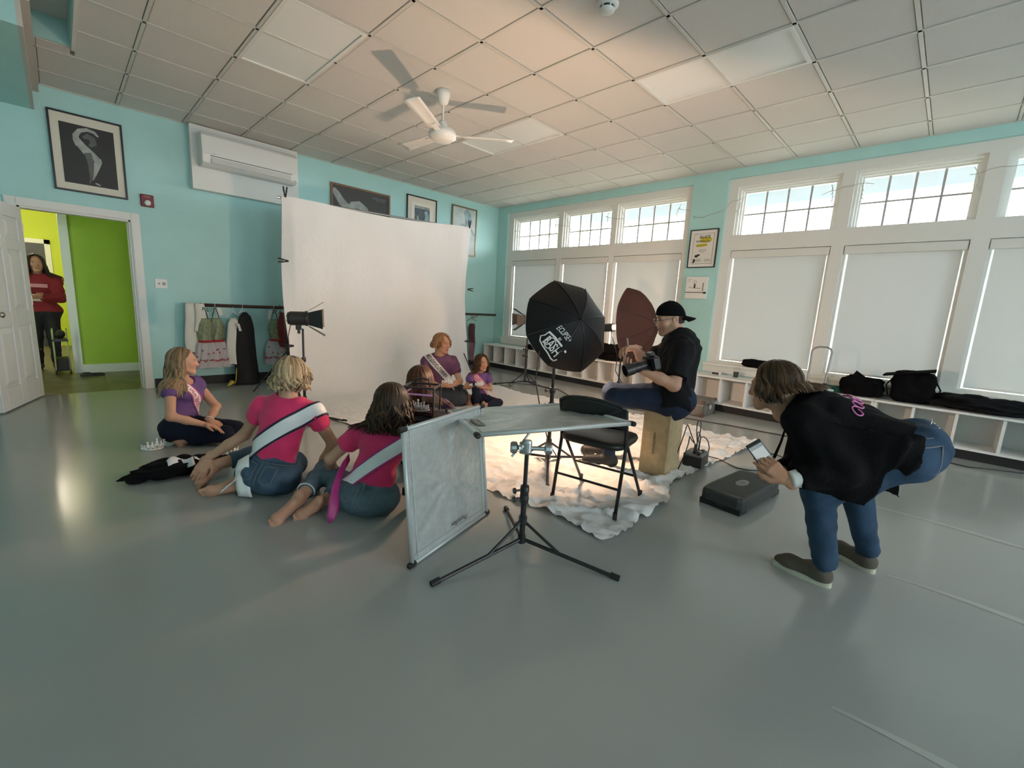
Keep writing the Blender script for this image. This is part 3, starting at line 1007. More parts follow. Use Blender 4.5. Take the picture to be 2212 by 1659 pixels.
MB().tube([(-5.13, -0.182, 1.035), (-5.135, -0.178, 1.06)], 0.0015, 5).build('string', m_pap2, t)
t = thing('paper_tag', 'pale paper tag hanging on the barre beside the backdrop', 'tag', (-4.50, -0.18, 0.93))
MB().box((-4.505, -0.183, 0.96), (0.06, 0.002, 0.13), (unit((1, 0, -.15)), V(0, 1, 0), unit((.15, 0, 1)))).build('card', m_pap2, t)
MB().tube([(-4.495, -0.182, 1.02), (-4.49, -0.178, 1.06)], 0.0015, 5).build('string', m_pap2, t)
t = thing('garment_bag', 'tall black garment bag hanging from the barre to the floor', 'garment bag', (-4.84, -0.24, 0.0))
drape(-4.85, -0.24, 0.008, 0.99, [(0, .02), (.06, .07), (.2, .105), (.5, .125), (.85, .14), (1, .15)], 0.085, 3, mat('black_nylon', (0.012, 0.012, 0.013), 0.75, spec=0.3), 'bag', t, 7, amp=0.008)
hanger(-4.85, -0.17, 0.985, m_plw, t, 0.05)
MB().box((-4.935, -0.315, 0.79), (0.03, 0.01, 0.10), (unit((1, 0, .25)), V(0, 1, 0), unit((-.25, 0, 1)))).build('clear_pocket', mat('clear_vinyl', (0.55, 0.58, 0.6), 0.12, 0.4), t)
t = thing('yellow_strap', 'yellow fabric strap trailing to the floor beside the black garment bag', 'strap', (-5.0, -0.27, 0.0))
m_yel = mat('yellow_cloth', (0.56, 0.43, 0.05), 0.7)
MB().tube([(-4.975, -0.25, 0.32), (-4.985, -0.27, 0.2), (-5.0, -0.29, 0.08), (-5.02, -0.30, 0.03)], 0.017, 8, flat=0.4).build('strap', m_yel, t, smooth=True)
MB().tube([(-5.02, -0.30, 0.035), (-5.055, -0.31, 0.06), (-5.085, -0.33, 0.03), (-5.11, -0.35, 0.012)], [.02, .045, .03, .012], 10, flat=0.5).build('bunched_end', m_yel, t, smooth=True)
t = thing('red_costume', 'narrow dark red costume hanging beside the backdrop edge', 'costume', (-4.37, -0.2, 0.5))
drape(-4.37, -0.22, 0.50, 1.0, [(0, .025), (.3, .05), (1, .06)], 0.04, 3, mat('red_velvet', (0.16, 0.008, 0.012), 0.7, sheen=0.4), 'body', t, 9, amp=0.006)
hanger(-4.37, -0.17, 0.98, m_blkp, t, 0.04)
t = thing('velvet_costume', 'maroon velvet leotard with mauve skirt on a black hanger near the corner', 'costume', (-0.77, -0.2, 0.2))
drape(-0.78, -0.2, 0.50, 0.88, [(0, .06), (.2, .085), (1, .075)], 0.05, 3, mat('maroon_velvet', (0.055, 0.008, 0.018), 0.7, sheen=0.3), 'bodice', t, 12, amp=0.004)
drape(-0.76, -0.2, 0.12, 0.51, [(0, .075), (.5, .06), (1, .03)], 0.04, 6, mat('mauve_chiffon', (0.20, 0.085, 0.12), 0.6), 'skirt', t, 13, amp=0.008)
hanger(-0.78, -0.17, 0.95, m_blkp, t, 0.13)

# ------------------------------------------------------------------ window wall: poster, calendar, lights on a wire
def on_right(label, y0, y1, z0, z1, fr, fw, d, cat='poster', name='framed_poster'):
    t = thing(name, label, cat, (0, (y0 + y1) / 2, z0))
    b = MB()
    b.bx(-d, 0, y0, y0 - fw, z0, z1)
    b.bx(-d, 0, y1 + fw, y1, z0, z1)
    b.bx(-d, 0, y0 - fw, y1 + fw, z0, z0 + fw)
    b.bx(-d, 0, y0 - fw, y1 + fw, z1 - fw, z1)
    b.build('frame', fr, t)
    return t
t = on_right('black framed ALICE IN WONDERLAND stage poster between the window bays', -4.15, -4.549, 1.957, 2.49, m_frb, 0.012, 0.03)
MB().bx(-0.015, 0, -4.162, -4.537, 1.969, 2.478).build('mat_board', m_pap2, t)
MB().bx(-0.0165, -0.015, -4.205, -4.495, 2.01, 2.435).build('key_line', m_ink, t)
MB().bx(-0.018, -0.0165, -4.209, -4.491, 2.014, 2.431).build('print', mat('poster_paper', (0.72, 0.71, 0.66), 0.7), t)
RDY, RZ = (0, -1, 0), (0, 0, 1)
b = MB().sphere((-0.0184, -4.385, 2.345), (0.0004, 0.09, 0.045), 16, 6)
b.sphere((-0.0184, -4.33, 2.27), (0.0004, 0.09, 0.022), 16, 6)
b.build('yellow_splash', mat('poster_yellow', (0.58, 0.50, 0.03), 0.7), t)
text_on('ALICE', (-0.0192, -4.365, 2.385), RDY, RZ, 0.045, mat('poster_navy', (0.015, 0.03, 0.07), 0.6), t, width=0.16, bold=0.02)
text_on('IN', (-0.0192, -4.39, 2.352), RDY, RZ, 0.014, m_ink, t)
text_on('WONDERLAND', (-0.0192, -4.345, 2.325), RDY, RZ, 0.03, mat('poster_navy', (0.015, 0.03, 0.07), 0.6), t, width=0.2, bold=0.02)
text_on('DANCE SHOW', (-0.0192, -4.335, 2.27), (0, -1, 0.15), RZ, 0.022, m_ink, t, width=0.15)
b = MB()
for k, w in enumerate((0.11, 0.12, 0.09, 0.06)):
    b.bx(-0.0188, -0.0183, -4.35 + w / 2, -4.35 - w / 2, 2.21 - k * 0.013, 2.214 - k * 0.013)
for k in range(5):
    b.bx(-0.0188, -0.0183, -4.27, -4.345, 2.075 - k * 0.008, 2.078 - k * 0.008)
    b.bx(-0.0188, -0.0183, -4.39, -4.475, 2.075 - k * 0.008, 2.078 - k * 0.008)
b.build('text_lines', mat('print_grey', (0.2, 0.2, 0.19), 0.7), t)
def blob(u, v):
    return None
flat = MB()
for (yy, zz, ry, rz) in ((-4.27, 2.12, .03, .02), (-4.30, 2.135, .025, .014), (-4.245, 2.06, .02, .026), (-4.235, 2.035, .016, .014)):
    flat.sphere((-0.0186, yy, zz), (0.0003, ry, rz), 10, 5)
flat.build('ink_sketch', m_ink, t)

t = thing('wall_calendar', 'white square print box with a small dancer drawing under the poster', 'wall print', (0, -4.33, 1.513))
MB().bx(-0.055, 0, -4.185, -4.485, 1.515, 1.825).build('box', m_pap2, t, bevel=0.003)
b = MB()
b.bx(-0.058, -0.055, -4.182, -4.488, 1.598, 1.607)
b.bx(-0.060, -0.055, -4.45, -4.49, 1.585, 1.612)
b.build('black_band', m_ink, t)
b = MB()
b.sphere((-0.0556, -4.315, 1.725), (0.0006, 0.008, 0.012), 8, 5)
b.bx(-0.0562, -0.055, -4.303, -4.328, 1.665, 1.715)
b.tube([(-0.0558, -4.29, 1.73), (-0.0558, -4.295, 1.765), (-0.0558, -4.315, 1.775), (-0.0558, -4.335, 1.765), (-0.0558, -4.34, 1.73)], 0.0015, 5)
b.tube([(-0.0558, -4.23, 1.675), (-0.0558, -4.30, 1.665), (-0.0558, -4.41, 1.662)], 0.0025, 5)
b.build('dancer_drawing', m_ink, t)
b = MB()
b.bx(-0.0562, -0.055, -4.20, -4.26, 1.785, 1.79)
b.bx(-0.0562, -0.055, -4.20, -4.25, 1.76, 1.764)
b.bx(-0.0562, -0.055, -4.43, -4.445, 1.62, 1.74)
b.build('caption', mat('print_grey', (0.2, 0.2, 0.19), 0.7), t)

t = thing('string_lights', 'thin white string light wire looped along the upper windows', 'string lights', (0.03, -4.0, 2.9))
m_wire = mat('wire_grey_white', (0.45, 0.45, 0.43), 0.5)
rg = random.Random(3)
pts = []
y = -0.45
while y > -8.4:
    inw = any(a > y > c for a, c in WIN)
    x = 0.035 if not (-4.10 > y > -4.59) else -0.006
    # hangs in shallow swags between hooks at the window corners
    ph = min(abs(y - a) for w in WIN for a in w)
    pts.append((x, y, 2.86 - 0.10 * math.sin(y * 2.6) ** 2 + rg.uniform(-.012, .012) - (0.1 if -4.10 > y > -4.59 else 0)))
    y -= 0.07
segs = [(-0.42, -0.62), (-1.45, -1.85), (-2.6, -3.0), (-3.85, -4.85), (-5.65, -6.2), (-6.9, -7.45)]
for a, c in segs:
    sp = [p for p in pts if a >= p[1] >= c]
    if len(sp) > 1:
        MB().tube(sp, 0.0035, 5).build('wire', m_wire, t)
for yy in (-0.55, -1.5, -1.78, -2.66, -2.93, -3.92, -4.8, -5.78, -6.1, -6.98, -7.35):
    b = MB()
    z = 2.9
    p = [(0.06, yy, z)]
    for k in range(5):
        p.append((0.06 + rg.uniform(-.01, .01), p[-1][1] + rg.uniform(-.035, .035), p[-1][2] - 0.045))
    b.tube(p, 0.0035, 5)
    for q in p[1:]:
        b.cyl(q, (q[0] - 0.004, q[1] + rg.uniform(-.02, .02), q[2] - 0.03), 0.005, 0.002, 5)
    b.build('bulb_strand', m_wire, t)

# ------------------------------------------------------------------ cubby benches under the windows
m_bench = mat('bench_white', (0.84, 0.84, 0.82), 0.4)
bl = ['from the room corner to behind the photographer', 'behind the bending woman', 'at the right edge holding the dark jacket']
for n, (y0, y1, k) in enumerate(((-0.165, -3.35, 10), (-3.352, -6.60, 10), (-6.602, -9.85, 10))):
    t = thing('cubby_bench', 'low white cubby bench ' + bl[n], 'bench', (-0.21, (y0 + y1) / 2, 0), 'white cubby benches under the windows')
    MB().bx(-0.43, -0.014, y0, y1, 0.445, 0.468).build('top', m_bench, t, bevel=0.003)
    MB().bx(-0.41, -0.014, y0, y1, 0.095, 0.118).build('bottom_shelf', m_bench, t)
    MB().bx(-0.026, -0.014, y0, y1, 0.118, 0.445).build('back_panel', m_bench, t)
    for i in range(k + 1):
        yy = y0 + (y1 - y0) * i / k
        w = 0.012
        yy = min(max(yy, y1 + w), y0 - w)
        MB().bx(-0.41, -0.026, yy + w, yy - w, 0.118, 0.445).build('divider', m_bench, t)
    MB().bx(-0.385, -0.014, y0, y1, 0.0, 0.095).build('toe_kick', m_black, t)

# ------------------------------------------------------------------ studio backdrop
BL, BR = V(-4.64, -1.15, 2.42), V(-1.79, -1.25, 2.49)
bs = thing('backdrop_stand', 'metal backdrop stand with crossbar behind the white muslin', 'backdrop stand', (-3.2, -1.1, 0))
MB().cyl(BL + V(-.02, .05, -0.02), BR + V(.02, .05, -0.02), 0.014).build('crossbar', m_alu, bs)
for p in (BL + V(0.05, .07, -0.02), BR + V(-0.05, .07, -0.02)):
    MB().cyl((p[0], p[1], 0.25), (p[0], p[1], p[2] + 0.03), 0.015).build('upright', m_blk, bs)
    for k in range(3):
        a = 2 * math.pi * k / 3 + 0.5
        MB().cyl((p[0], p[1], 0.55), (p[0] + 0.42 * math.cos(a), p[1] + 0.42 * math.sin(a), 0.01), 0.009).build('leg', m_blk, bs)

def ncl(x, y, s=1.0, seed=0.0):
    return mnoise.noise(Vector((x * s + seed, y * s, seed * 1.7)))

def backdrop():
    NU, NV = 150, 300
    Ltop = 2.05          # straight drop
    xs0 = np.linspace(0, 1, NU)
    b = MB()
    vs = []
    for i in range(NU):
        u = i / (NU - 1)
        for j in range(NV):
            v = j / (NV - 1)
            s = v * 7.05
            # profile: drop, sweep curve, floor
            R = 0.42
            Ld = 2.02
            Lc = R * math.pi / 2
            top = BL + (BR - BL) * u
            sag = -0.05 * math.sin(math.pi * u) ** 2 * max(0, 1 - s / 1.2)
            if s < Ld:
                z = top[2] - s + sag
                dy = 0.0
            elif s < Ld + Lc:
                a = (s - Ld) / R
                z = R - R * math.sin(a) + 0.006
                z = z * (top[2] - Ld) / R
                dy = R * (1 - math.cos(a))
            else:
                z = 0.006
                dy = R + (s - Ld - Lc)
            fl = min(1, max(0, (s - Ld - Lc) / 1.0))
            x = top[0]
            y = top[1] - dy
            # floor part: edges wander
            if fl > 0:
                xl = np.interp(-y, [1.9, 2.6, 3.8, 5.0, 5.9], [-4.66, -4.72, -4.6, -4.64, -4.57])
                xr = np.interp(-y, [1.9, 2.7, 3.9, 5.2, 5.9], [-1.75, -1.90, -1.66, -1.66, -1.68])
                xf = xl + (xr - xl) * u
                x = x + (xf - x) * fl
                # near edge line: from the left corner towards the right
                ye = np.interp(x, [-4.6, -4.5, -4.26, -3.85, -3.6, -3.45, -2.8, -1.66], [-5.9, -5.95, -5.92, -5.92, -5.80, -5.74, -5.79, -5.88])
                ye = ye + 0.03 * ncl(x, 0, 5.0, 2.0) + 0.018 * ncl(x, 0, 14, 3)
                yst = top[1] - R
                y = yst + (y - yst) * (ye - yst) / ((top[1] - (7.05 - Ld - Lc + R)) - yst)
                x += 0.02 * ncl(y, u * 3, 3.0, 5.0) * (1 if 0.02 < u < 0.98 else 2.2)
                near = min(1, max(0, (-y - 3.0) / 2.2))
                q = Vector((x * 3.2, y * 3.2, 1.3))
                wv = mnoise.noise(q) * 1.0
                r1 = abs(mnoise.noise(Vector((x * 5 + wv, y * 5 - wv, 4.4))))
                r2 = abs(mnoise.noise(Vector((x * 14 - wv, y * 14 + wv, 7.7))))
                ridge = max(0, 0.22 - r1) / 0.22 * 0.034 + max(0, 0.25 - r2) / 0.25 * 0.022
                z += fl * (0.35 + 0.65 * near) * ridge
                z += 0.012 * fl * max(0, mnoise.noise(Vector((x * 2.2, y * 2.2, 9))))
            else:
                edge = max(0, 1 - min(u, 1 - u) / 0.05)
                y += 0.02 * ncl(u * 3, s * .4, 3, 1) + edge * 0.05 * math.sin(s * 2.2)
                y += 0.006 * ncl(u * 14 + s * 4, s * 5, 1.0, 8)
                x += edge * 0.02 * math.sin(s * 3.0 + 1) + (0.04 * (s / 2.4) if u < 0.5 else -0.02 * (s / 2.4)) * edge
            vs.append((x, y, max(z, 0.004)))
    fs = []
    for i in range(NU - 1):
        for j in range(NV - 1):
            fs.append((i * NV + j, (i + 1) * NV + j, (i + 1) * NV + j + 1, i * NV + j + 1))
    return vs, fs
vs, fs = backdrop()
bd = mesh_obj('backdrop_cloth', vs, fs, m_muslin, None, smooth=True)
tag(bd, 'big white muslin backdrop hung on a stand and sweeping across the floor', 'backdrop')

def clamp(p, d, label):
    """spring clamp: two handles and two jaws"""
    t = thing('spring_clamp', label, 'clamp', tuple(p), 'black clamps on the backdrop edge')
    p = V(*p)
    d = unit(d)
    s, u2, _ = frame_from(d, (0, 1, 0))
    for k in (-1, 1):
        MB().tube([p + d * 0.02 + s * k * 0.006, p - d * 0.005 + s * k * 0.012, p - d * 0.07 + s * k * 0.022], [0.007, 0.010, 0.008], 8).build('handle', m_blkp, t, smooth=True)
        MB().tube([p + d * 0.015 + s * k * 0.008, p + d * 0.05 + s * k * 0.003], [0.010, 0.007], 8).build('jaw', m_blkp, t, smooth=True)
    MB().cyl(p - s * 0.014, p + s * 0.014, 0.006).build('pivot', m_chrome, t)
clamp(BL + V(0.05, -0.03, 0.03), (0, 0, -1), 'black clamp on the top left corner of the backdrop')
clamp(BR + V(-0.03, -0.03, 0.03), (0, 0, -1), 'black clamp on the top right corner of the backdrop')
clamp((-4.63, -1.19, 1.66), (1, 0, 0), 'black clamp halfway up the left backdrop edge')
clamp((-4.60, -1.19, 0.62), (1, 0, 0), 'black clamp low on the left backdrop edge')
clamp((-1.77, -1.28, 1.50), (-1, 0, 0), 'black clamp halfway up the right backdrop edge')
clamp((-1.79, -1.28, 0.64), (-1, 0, 0), 'black clamp low on the right backdrop edge')

# ------------------------------------------------------------------ light stands
def stand(root, base, h, legs, hub=0.24, m=None, r=0.012, join=0.0, col=0.46):
    """tripod light stand; legs = foot points on the floor"""
    m = m or m_blk
    base = V(*base)
    z0 = hub
    MB().cyl(base + V(0, 0, max(0.05, z0 - 0.17)), base + V(0, 0, z0 + col), r * 1.15, n=12).build('lower_tube', m, root)
    MB().cyl(base + V(0, 0, z0 + col), base + V(0, 0, h), r * 0.85, n=12).build('upper_tube', m, root)
    MB().lathe([(r * 1.7, -0.025), (r * 1.7, 0.02)], base + V(0, 0, z0), n=12).build('leg_collar', m_blkp, root)
    MB().lathe([(r * 1.6, -0.02), (r * 1.6, 0.02)], base + V(0, 0, max(0.07, z0 - 0.15)), n=12).build('leg_collar', m_blkp, root)
    for zz in (z0 + col - 0.0, z0 + col * 0.72):
        b = MB()
        b.lathe([(r * 1.7, -0.022), (r * 1.9, 0), (r * 1.7, 0.022)], base + V(0, 0, zz), n=12)
        b.cyl(base + V(0, 0, zz), base + V(-0.045, 0.02, zz), 0.006)
        b.lathe([(0.014, 0), (0.016, 0.006), (0.014, 0.012)], base + V(-0.045, 0.02, zz), (-0.9, 0.4, 0), n=10)
        b.build('lock_knob', m_blkp, root)
    for f in legs:
        f = V(*f)
        a = base + V(0, 0, max(0.07, z0 - 0.15))
        lg = MB().cyl(a, f + V(0, 0, 0.010), r * 0.75, n=8).build('leg', m, root)
        mid = a + (f - a) * 0.42
        MB().cyl(base + V(0, 0, z0), mid + V(0, 0, 0.004), r * 0.6, n=8).build('brace', m, root)
        d = unit(f - a)
        MB().cyl(f + V(0, 0, 0.012) - d * 0.035, f + V(0, 0, 0.012) + d * 0.01, r * 1.15, n=10).build('rubber_foot', m_black, lg)

def feet(base, R, a0, n=3):
    return [(base[0] + R * math.cos(a0 + 2 * math.pi * k / n), base[1] + R * math.sin(a0 + 2 * math.pi * k / n), 0.0) for k in range(n)]

WARM = (1.0, 0.64, 0.41)
def spot_light(name, loc, direction, power, size, angle, parent, blend=0.4):
    l = bpy.data.lights.new(name, 'SPOT')
    l.energy = power
    l.color = WARM
    l.spot_size = math.radians(angle)
    l.spot_blend = blend
    l.shadow_soft_size = size
    o = bpy.data.objects.new(name, l)
    COL.objects.link(o)
    off = ROOT[parent.name]
    o.parent = parent
    o.location = V(*loc) - V(*off)
    o.rotation_euler = Vector(tuple(direction)).to_track_quat('-Z', 'Y').to_euler()
    return o

m_glow = mat('lamp_face_glow', (1, 0.85, 0.6), 0.5, emit=((1, 0.78, 0.5), 8.0))
def barn_lamp(root, c, d, power, body_m, door_m):
    """cylindrical studio head with four barn doors"""
    c = V(*c)
    d = unit(d)
    s, u, _ = frame_from(d)
    MB().lathe([(0.02, -0.13), (0.055, -0.125), (0.068, -0.10), (0.068, 0.03), (0.075, 0.035), (0.075, 0.06)], c, d, n=24).build('housing', body_m, root, smooth=False)
    b = MB()
    for k in range(5):
        b.lathe([(0.0695, -0.004), (0.0695, 0.004)], c + d * (-0.085 + 0.025 * k), d, n=24)
    b.build('cooling_fin', m_blkp, root)
    bk = MB()
    bk.lathe([(0.012, 0), (0.012, 0.012)], c - d * 0.128 + u * 0.02 + s * 0.02, -d, n=10)
    bk.lathe([(0.008, 0), (0.008, 0.010)], c - d * 0.128 - u * 0.025, -d, n=10)
    bk.build('control_knob', m_plw, root)
    MB().box(c - d * 0.127 + u * 0.0 - s * 0.025, (0.03, 0.012, 0.004), (s, u, d)).build('label_plate', mat('label_red', (0.3, 0.02, 0.03), 0.5), root)
    MB().lathe([(0.0, 0.0), (0.062, 0.0), (0.062, 0.004), (0.0, 0.004)], c + d * 0.055, d, n=20).build('lamp_face', m_glow, root)
    for ang, sp, l in ((0, 28, 0.15), (90, 32, 0.17), (180, 28, 0.15), (270, 32, 0.17)):
        a = math.radians(ang)
        o = s * math.cos(a) + u * math.sin(a)
        w = unit(np.cross(d, o))
        q = unit(d * math.cos(math.radians(sp)) + o * math.sin(math.radians(sp)))
        h0 = c + d * 0.065 + o * 0.078
        pts = [h0 - w * 0.06, h0 + w * 0.06, h0 + q * l + w * 0.095, h0 + q * l - w * 0.095]
        b = MB()
        nn = unit(np.cross(q, w)) * 0.0025
        b.add(pts + [p + nn for p in pts], [(0, 1, 2, 3), (7, 6, 5, 4), (0, 4, 5, 1), (1, 5, 6, 2), (2, 6, 7, 3), (3, 7, 4, 0)])
        b.build('barn_door', door_m, root)
    # yoke
    b = MB()
    b.box(c - u * 0.085 - d * 0.03, (0.06, 0.05, 0.05), (s, d, u))
    b.cyl(c - u * 0.07 - d * 0.03, c - u * 0.15 - d * 0.03, 0.014)
    b.build('mount', m_blkp, root)
    spot_light('lamp_beam', c + d * 0.07, d, power, 0.05, 62, root)

# left lamp in front of the backdrop
lb = V(-4.915, -2.50, 0)
t = thing('studio_lamp', 'black studio lamp with barn doors on a stand, left of the backdrop', 'studio light', tuple(lb))
stand(t, lb, 0.93, [(-5.36, -2.43, 0), (-4.63, -2.82, 0), (-4.78, -2.08, 0)], hub=0.22, col=0.4)
barn_lamp(t, lb + V(-0.005, 0.01, 1.03), unit((0.90, -0.42, 0.02)), 6, m_blkp, m_blk)
MB().tube([lb + V(-0.09, 0.06, 0.98), lb + V(-0.115, 0.07, 0.85), lb + V(-0.11, 0.06, 0.6), lb + V(-0.12, 0.05, 0.3), lb + V(-0.16, 0.06, 0.02)], 0.004, 6).build('cable', m_blkp, t)
# right lamp
rb = V(-1.44, -2.34, 0)
t = thing('studio_lamp', 'small brown studio lamp with barn doors on a stand, left of the big umbrella', 'studio light', tuple(rb))
stand(t, rb, 0.96, [(-1.75, -1.95, 0), (-1.30, -2.85, 0), (-1.02, -2.20, 0)], hub=0.24, col=0.36, r=0.014)
m_brn = mat('lamp_brown_grey', (0.10, 0.075, 0.06), 0.5)
barn_lamp(t, rb + V(-0.02, 0.02, 1.07), unit((-0.86, 0.5, -0.04)), 12, m_brn, m_brn)

# ------------------------------------------------------------------ photographic umbrellas
def umbrella(root, rc, axis, R, sag, m_out, m_in, nr=8, rot=0.0, shaft=0.55):
    """rc = rim centre, axis points from the rim to the tip"""
    rc = V(*rc)
    axis = unit(axis)
    s, u, _ = frame_from(axis)
    def surf(a, r, off=0.0):
        seg = 2 * math.pi / nr
        k = ((a - rot) % seg) / seg
        sc = 1 - 0.055 * math.sin(math.pi * k) * r          # rim scallops between ribs
        h = sag * math.cos(r * math.pi / 2) ** 0.85 if r < 1 else 0.0
        h -= 0.012 * math.sin(math.pi * k) * r
        return rc + (s * math.cos(a) + u * math.sin(a)) * R * r * sc + axis * (h + off)
    n = nr * 8
    for nm, off, mm in (('canopy', 0.0, m_out), ('lining', -0.006, m_in)):
        b = MB()
        b.grid(n, 12, lambda p, q: surf(2 * math.pi * p, 0.01 + 0.99 * q, off), True)
        b.build(nm, mm, root, smooth=True)
    for k in range(nr):
        a = rot + 2 * math.pi * k / nr
        MB().tube([surf(a, q, 0.002) for q in np.linspace(0.03, 1.0, 8)], 0.0035, 6).build('rib', m_blk, root)
        MB().tube([rc + axis * (sag * 0.45), surf(a, 0.5, -0.01)], 0.0025, 5).build('stretcher', m_alu, root)
    MB().cyl(rc - axis * shaft, rc + axis * (sag + 0.02), 0.005).build('shaft', m_alu, root)
    MB().lathe([(0.012, -0.01), (0.012, 0.008), (0.006, 0.03), (0.0, 0.032)], rc + axis * sag, axis, n=10).build('ferrule', m_blkp, root)
    return surf, s, u

m_uout = mat('umbrella_black_cloth', (0.006, 0.006, 0.007), 0.6, bump=0.15, bscale=18, spec=0.3)
m_uin = mat('umbrella_white_lining', (0.78, 0.78, 0.76), 0.5)
U1B = V(-3.905, -4.915, 0)
t1 = thing('umbrella_light', 'big black photo umbrella with white print on a tripod stand', 'studio light', tuple(U1B))
U1C = V(-3.735, -4.885, 1.125)
U1A = unit((-0.33, -0.85, 0.30))
surf, us, uu = umbrella(t1, U1C, U1A, 0.385, 0.20, m_uout, m_uin, rot=0.22, shaft=0.36)
stand(t1, U1B, 1.05, [(-3.99, -4.415, 0), (-4.285, -5.237, 0), (-3.40, -5.10, 0)], hub=0.20, col=0.42, r=0.014)
LH = U1C - U1A * 0.30
b = MB()
b.lathe([(0.03, -0.12), (0.055, -0.11), (0.058, 0.0), (0.062, 0.02)], LH - U1A * 0.02, U1A, n=20)
b.build('lamp_head', m_blkp, t1, smooth=False)
MB().cyl(U1B + V(0, 0, 1.03), LH + V(0, 0, -0.05), 0.012).build('tilt_arm', m_blkp, t1)
MB().lathe([(0.0, 0.0), (0.03, 0.005), (0.035, 0.03), (0.02, 0.055), (0.0, 0.06)], LH + U1A * 0.01, U1A, n=14).build('bulb', m_glow, t1, smooth=True)
MB().tube([U1B + V(-0.12, 0.06, 0.93), U1B + V(-0.13, 0.07, 0.7), U1B + V(-0.09, 0.03, 0.45), U1B + V(-0.03, -0.02, 0.2), U1B + V(0.1, -0.05, 0.02)], 0.005, 6).build('cable', m_blkp, t1)
pl = bpy.data.lights.new('umbrella_lamp', 'POINT')
pl.energy = 78
pl.color = WARM
pl.shadow_soft_size = 0.05
po_ = bpy.data.objects.new('umbrella_lamp', pl)
COL.objects.link(po_)
po_.parent = t1
po_.location = LH + U1A * 0.13 - U1B
# printed lettering wrapped on the canopy: polar map around the tip
m_wprint = mat('white_print', (0.80, 0.80, 0.80), 0.6)
def print_on_umbrella(txt, ang, rad, size, width, rot, bold=0.0, shear=0.0, name='lettering', shape=None):
    if shape is None:
        vs, fs = text_mesh(txt, 1.0, bold, shear)
        k = size / np.ptp(vs[:, 1])
        vs = vs * V(width / np.ptp(vs[:, 0]), k)
    else:
        vs, fs = np.array(shape[0], float), shape[1]
    c, s_ = math.cos(rot), math.sin(rot)
    vs = vs @ np.array(((c, s_), (-s_, c)))
    o = V(math.cos(ang), math.sin(ang)) * rad
    P = []
    for p in vs + o:
        r = float(np.hypot(*p))
        P.append(surf(math.atan2(p[1], p[0]), min(r, 1.0), 0.004))
    return mesh_obj(name, P, fs, m_wprint, t1)
A0 = math.radians(225)
print_on_umbrella('ECLIPSE+', math.radians(219), 0.44, 0.11, 0.38, math.radians(-50), bold=0.004, shear=0.25)
print_on_umbrella('BY', math.radians(222), 0.57, 0.045, 0.07, math.radians(-50), bold=0.02)
print_on_umbrella('BASH', math.radians(222), 0.74, 0.17, 0.40, math.radians(-50), bold=0.012)
def ribbon2d(pts, w):
    pts = [V(*p) for p in pts]
    vs = []
    for i, p in enumerate(pts):
        d = unit(pts[min(i + 1, len(pts) - 1)] - pts[max(i - 1, 0)])
        n = V(-d[1], d[0])
        vs += [p - n * w / 2, p + n * w / 2]
    return vs, [(2 * i, 2 * i + 1, 2 * i + 3, 2 * i + 2) for i in range(len(pts) - 1)]
for pl_, w in (([(-0.26, 0.125), (-0.1, 0.125), (0.1, 0.125), (0.29, 0.125)], 0.035),
              ([(-0.26, 0.135), (-0.27, 0.03), (-0.31, -0.02), (-0.25, -0.09)], 0.022),
              ([(-0.25, -0.09), (-0.12, -0.125), (0.05, -0.13), (0.18, -0.135), (0.25, -0.115), (0.28, -0.06)], 0.022)):
    print_on_umbrella('', math.radians(222), 0.74, 0, 0, math.radians(-50), name='logo_banner', shape=ribbon2d(pl_, w))
circ = [(-0.075 + 0.10 * math.cos(a), 0.0 + 0.10 * math.sin(a)) for a in np.linspace(0, 2 * math.pi, 25)]
print_on_umbrella('', math.radians(222), 0.74, 0, 0, math.radians(-50), name='logo_ring', shape=ribbon2d(circ, 0.016))

# second umbrella, by the windows
U2B = V(-0.80, -3.66, 0)
t2 = thing('umbrella_light', 'brown-black photo umbrella seen from the side behind the photographer', 'studio light', tuple(U2B))
m_u2 = clothmat('umbrella_brown_cloth', (0.035, 0.030, 0.035), 0.5, tcol=(0.36, 0.27, 0.25))
U2C = V(-0.772, -3.80, 1.07)
U2A = unit((0.10, -0.98, 0.12))
umbrella(t2, U2C, U2A, 0.57, 0.33, m_u2, m_u2, rot=0.35, shaft=0.45)
b = MB()
b.cyl(U2B + V(0, 0, 0.02), U2B + V(0, 0, 1.0), 0.013)
b.build('pole', m_blk, t2)
b = MB()
b.lathe([(0.20, 0.0), (0.20, 0.02), (0.10, 0.07), (0.05, 0.16), (0.022, 0.24)], U2B, n=18)
b.build('weighted_base', m_blk, t2, smooth=False)
LH2 = U2C - U2A * 0.34
MB().lathe([(0.03, -0.14), (0.06, -0.13), (0.062, 0.0), (0.068, 0.03)], LH2, U2A, n=18).build('lamp_head', m_blkp, t2)
MB().cyl(U2B + V(0, 0, 0.98), LH2, 0.012).build('tilt_arm', m_blkp, t2)
MB().lathe([(0.0, 0.0), (0.035, 0.005), (0.04, 0.03), (0.02, 0.05), (0.0, 0.055)], LH2 + U2A * 0.03, U2A, n=14).build('bulb', m_glow, t2, smooth=True)
l2 = bpy.data.lights.new('umbrella_lamp', 'POINT')
l2.energy = 11
l2.color = WARM
l2.shadow_soft_size = 0.05
o2 = bpy.data.objects.new('umbrella_lamp', l2)
COL.objects.link(o2)
o2.parent = t2
o2.location = LH2 + U2A * 0.15 - U2B
MB().tube([LH2 + V(-0.02, 0.0, -0.05), U2B + V(-0.10, 0.0, 0.62), U2B + V(-0.07, 0.03, 0.4), U2B + V(0.02, -0.1, 0.15), U2B + V(0.18, -0.22, 0.01)], 0.007, 6).build('cable', m_blkp, t2)

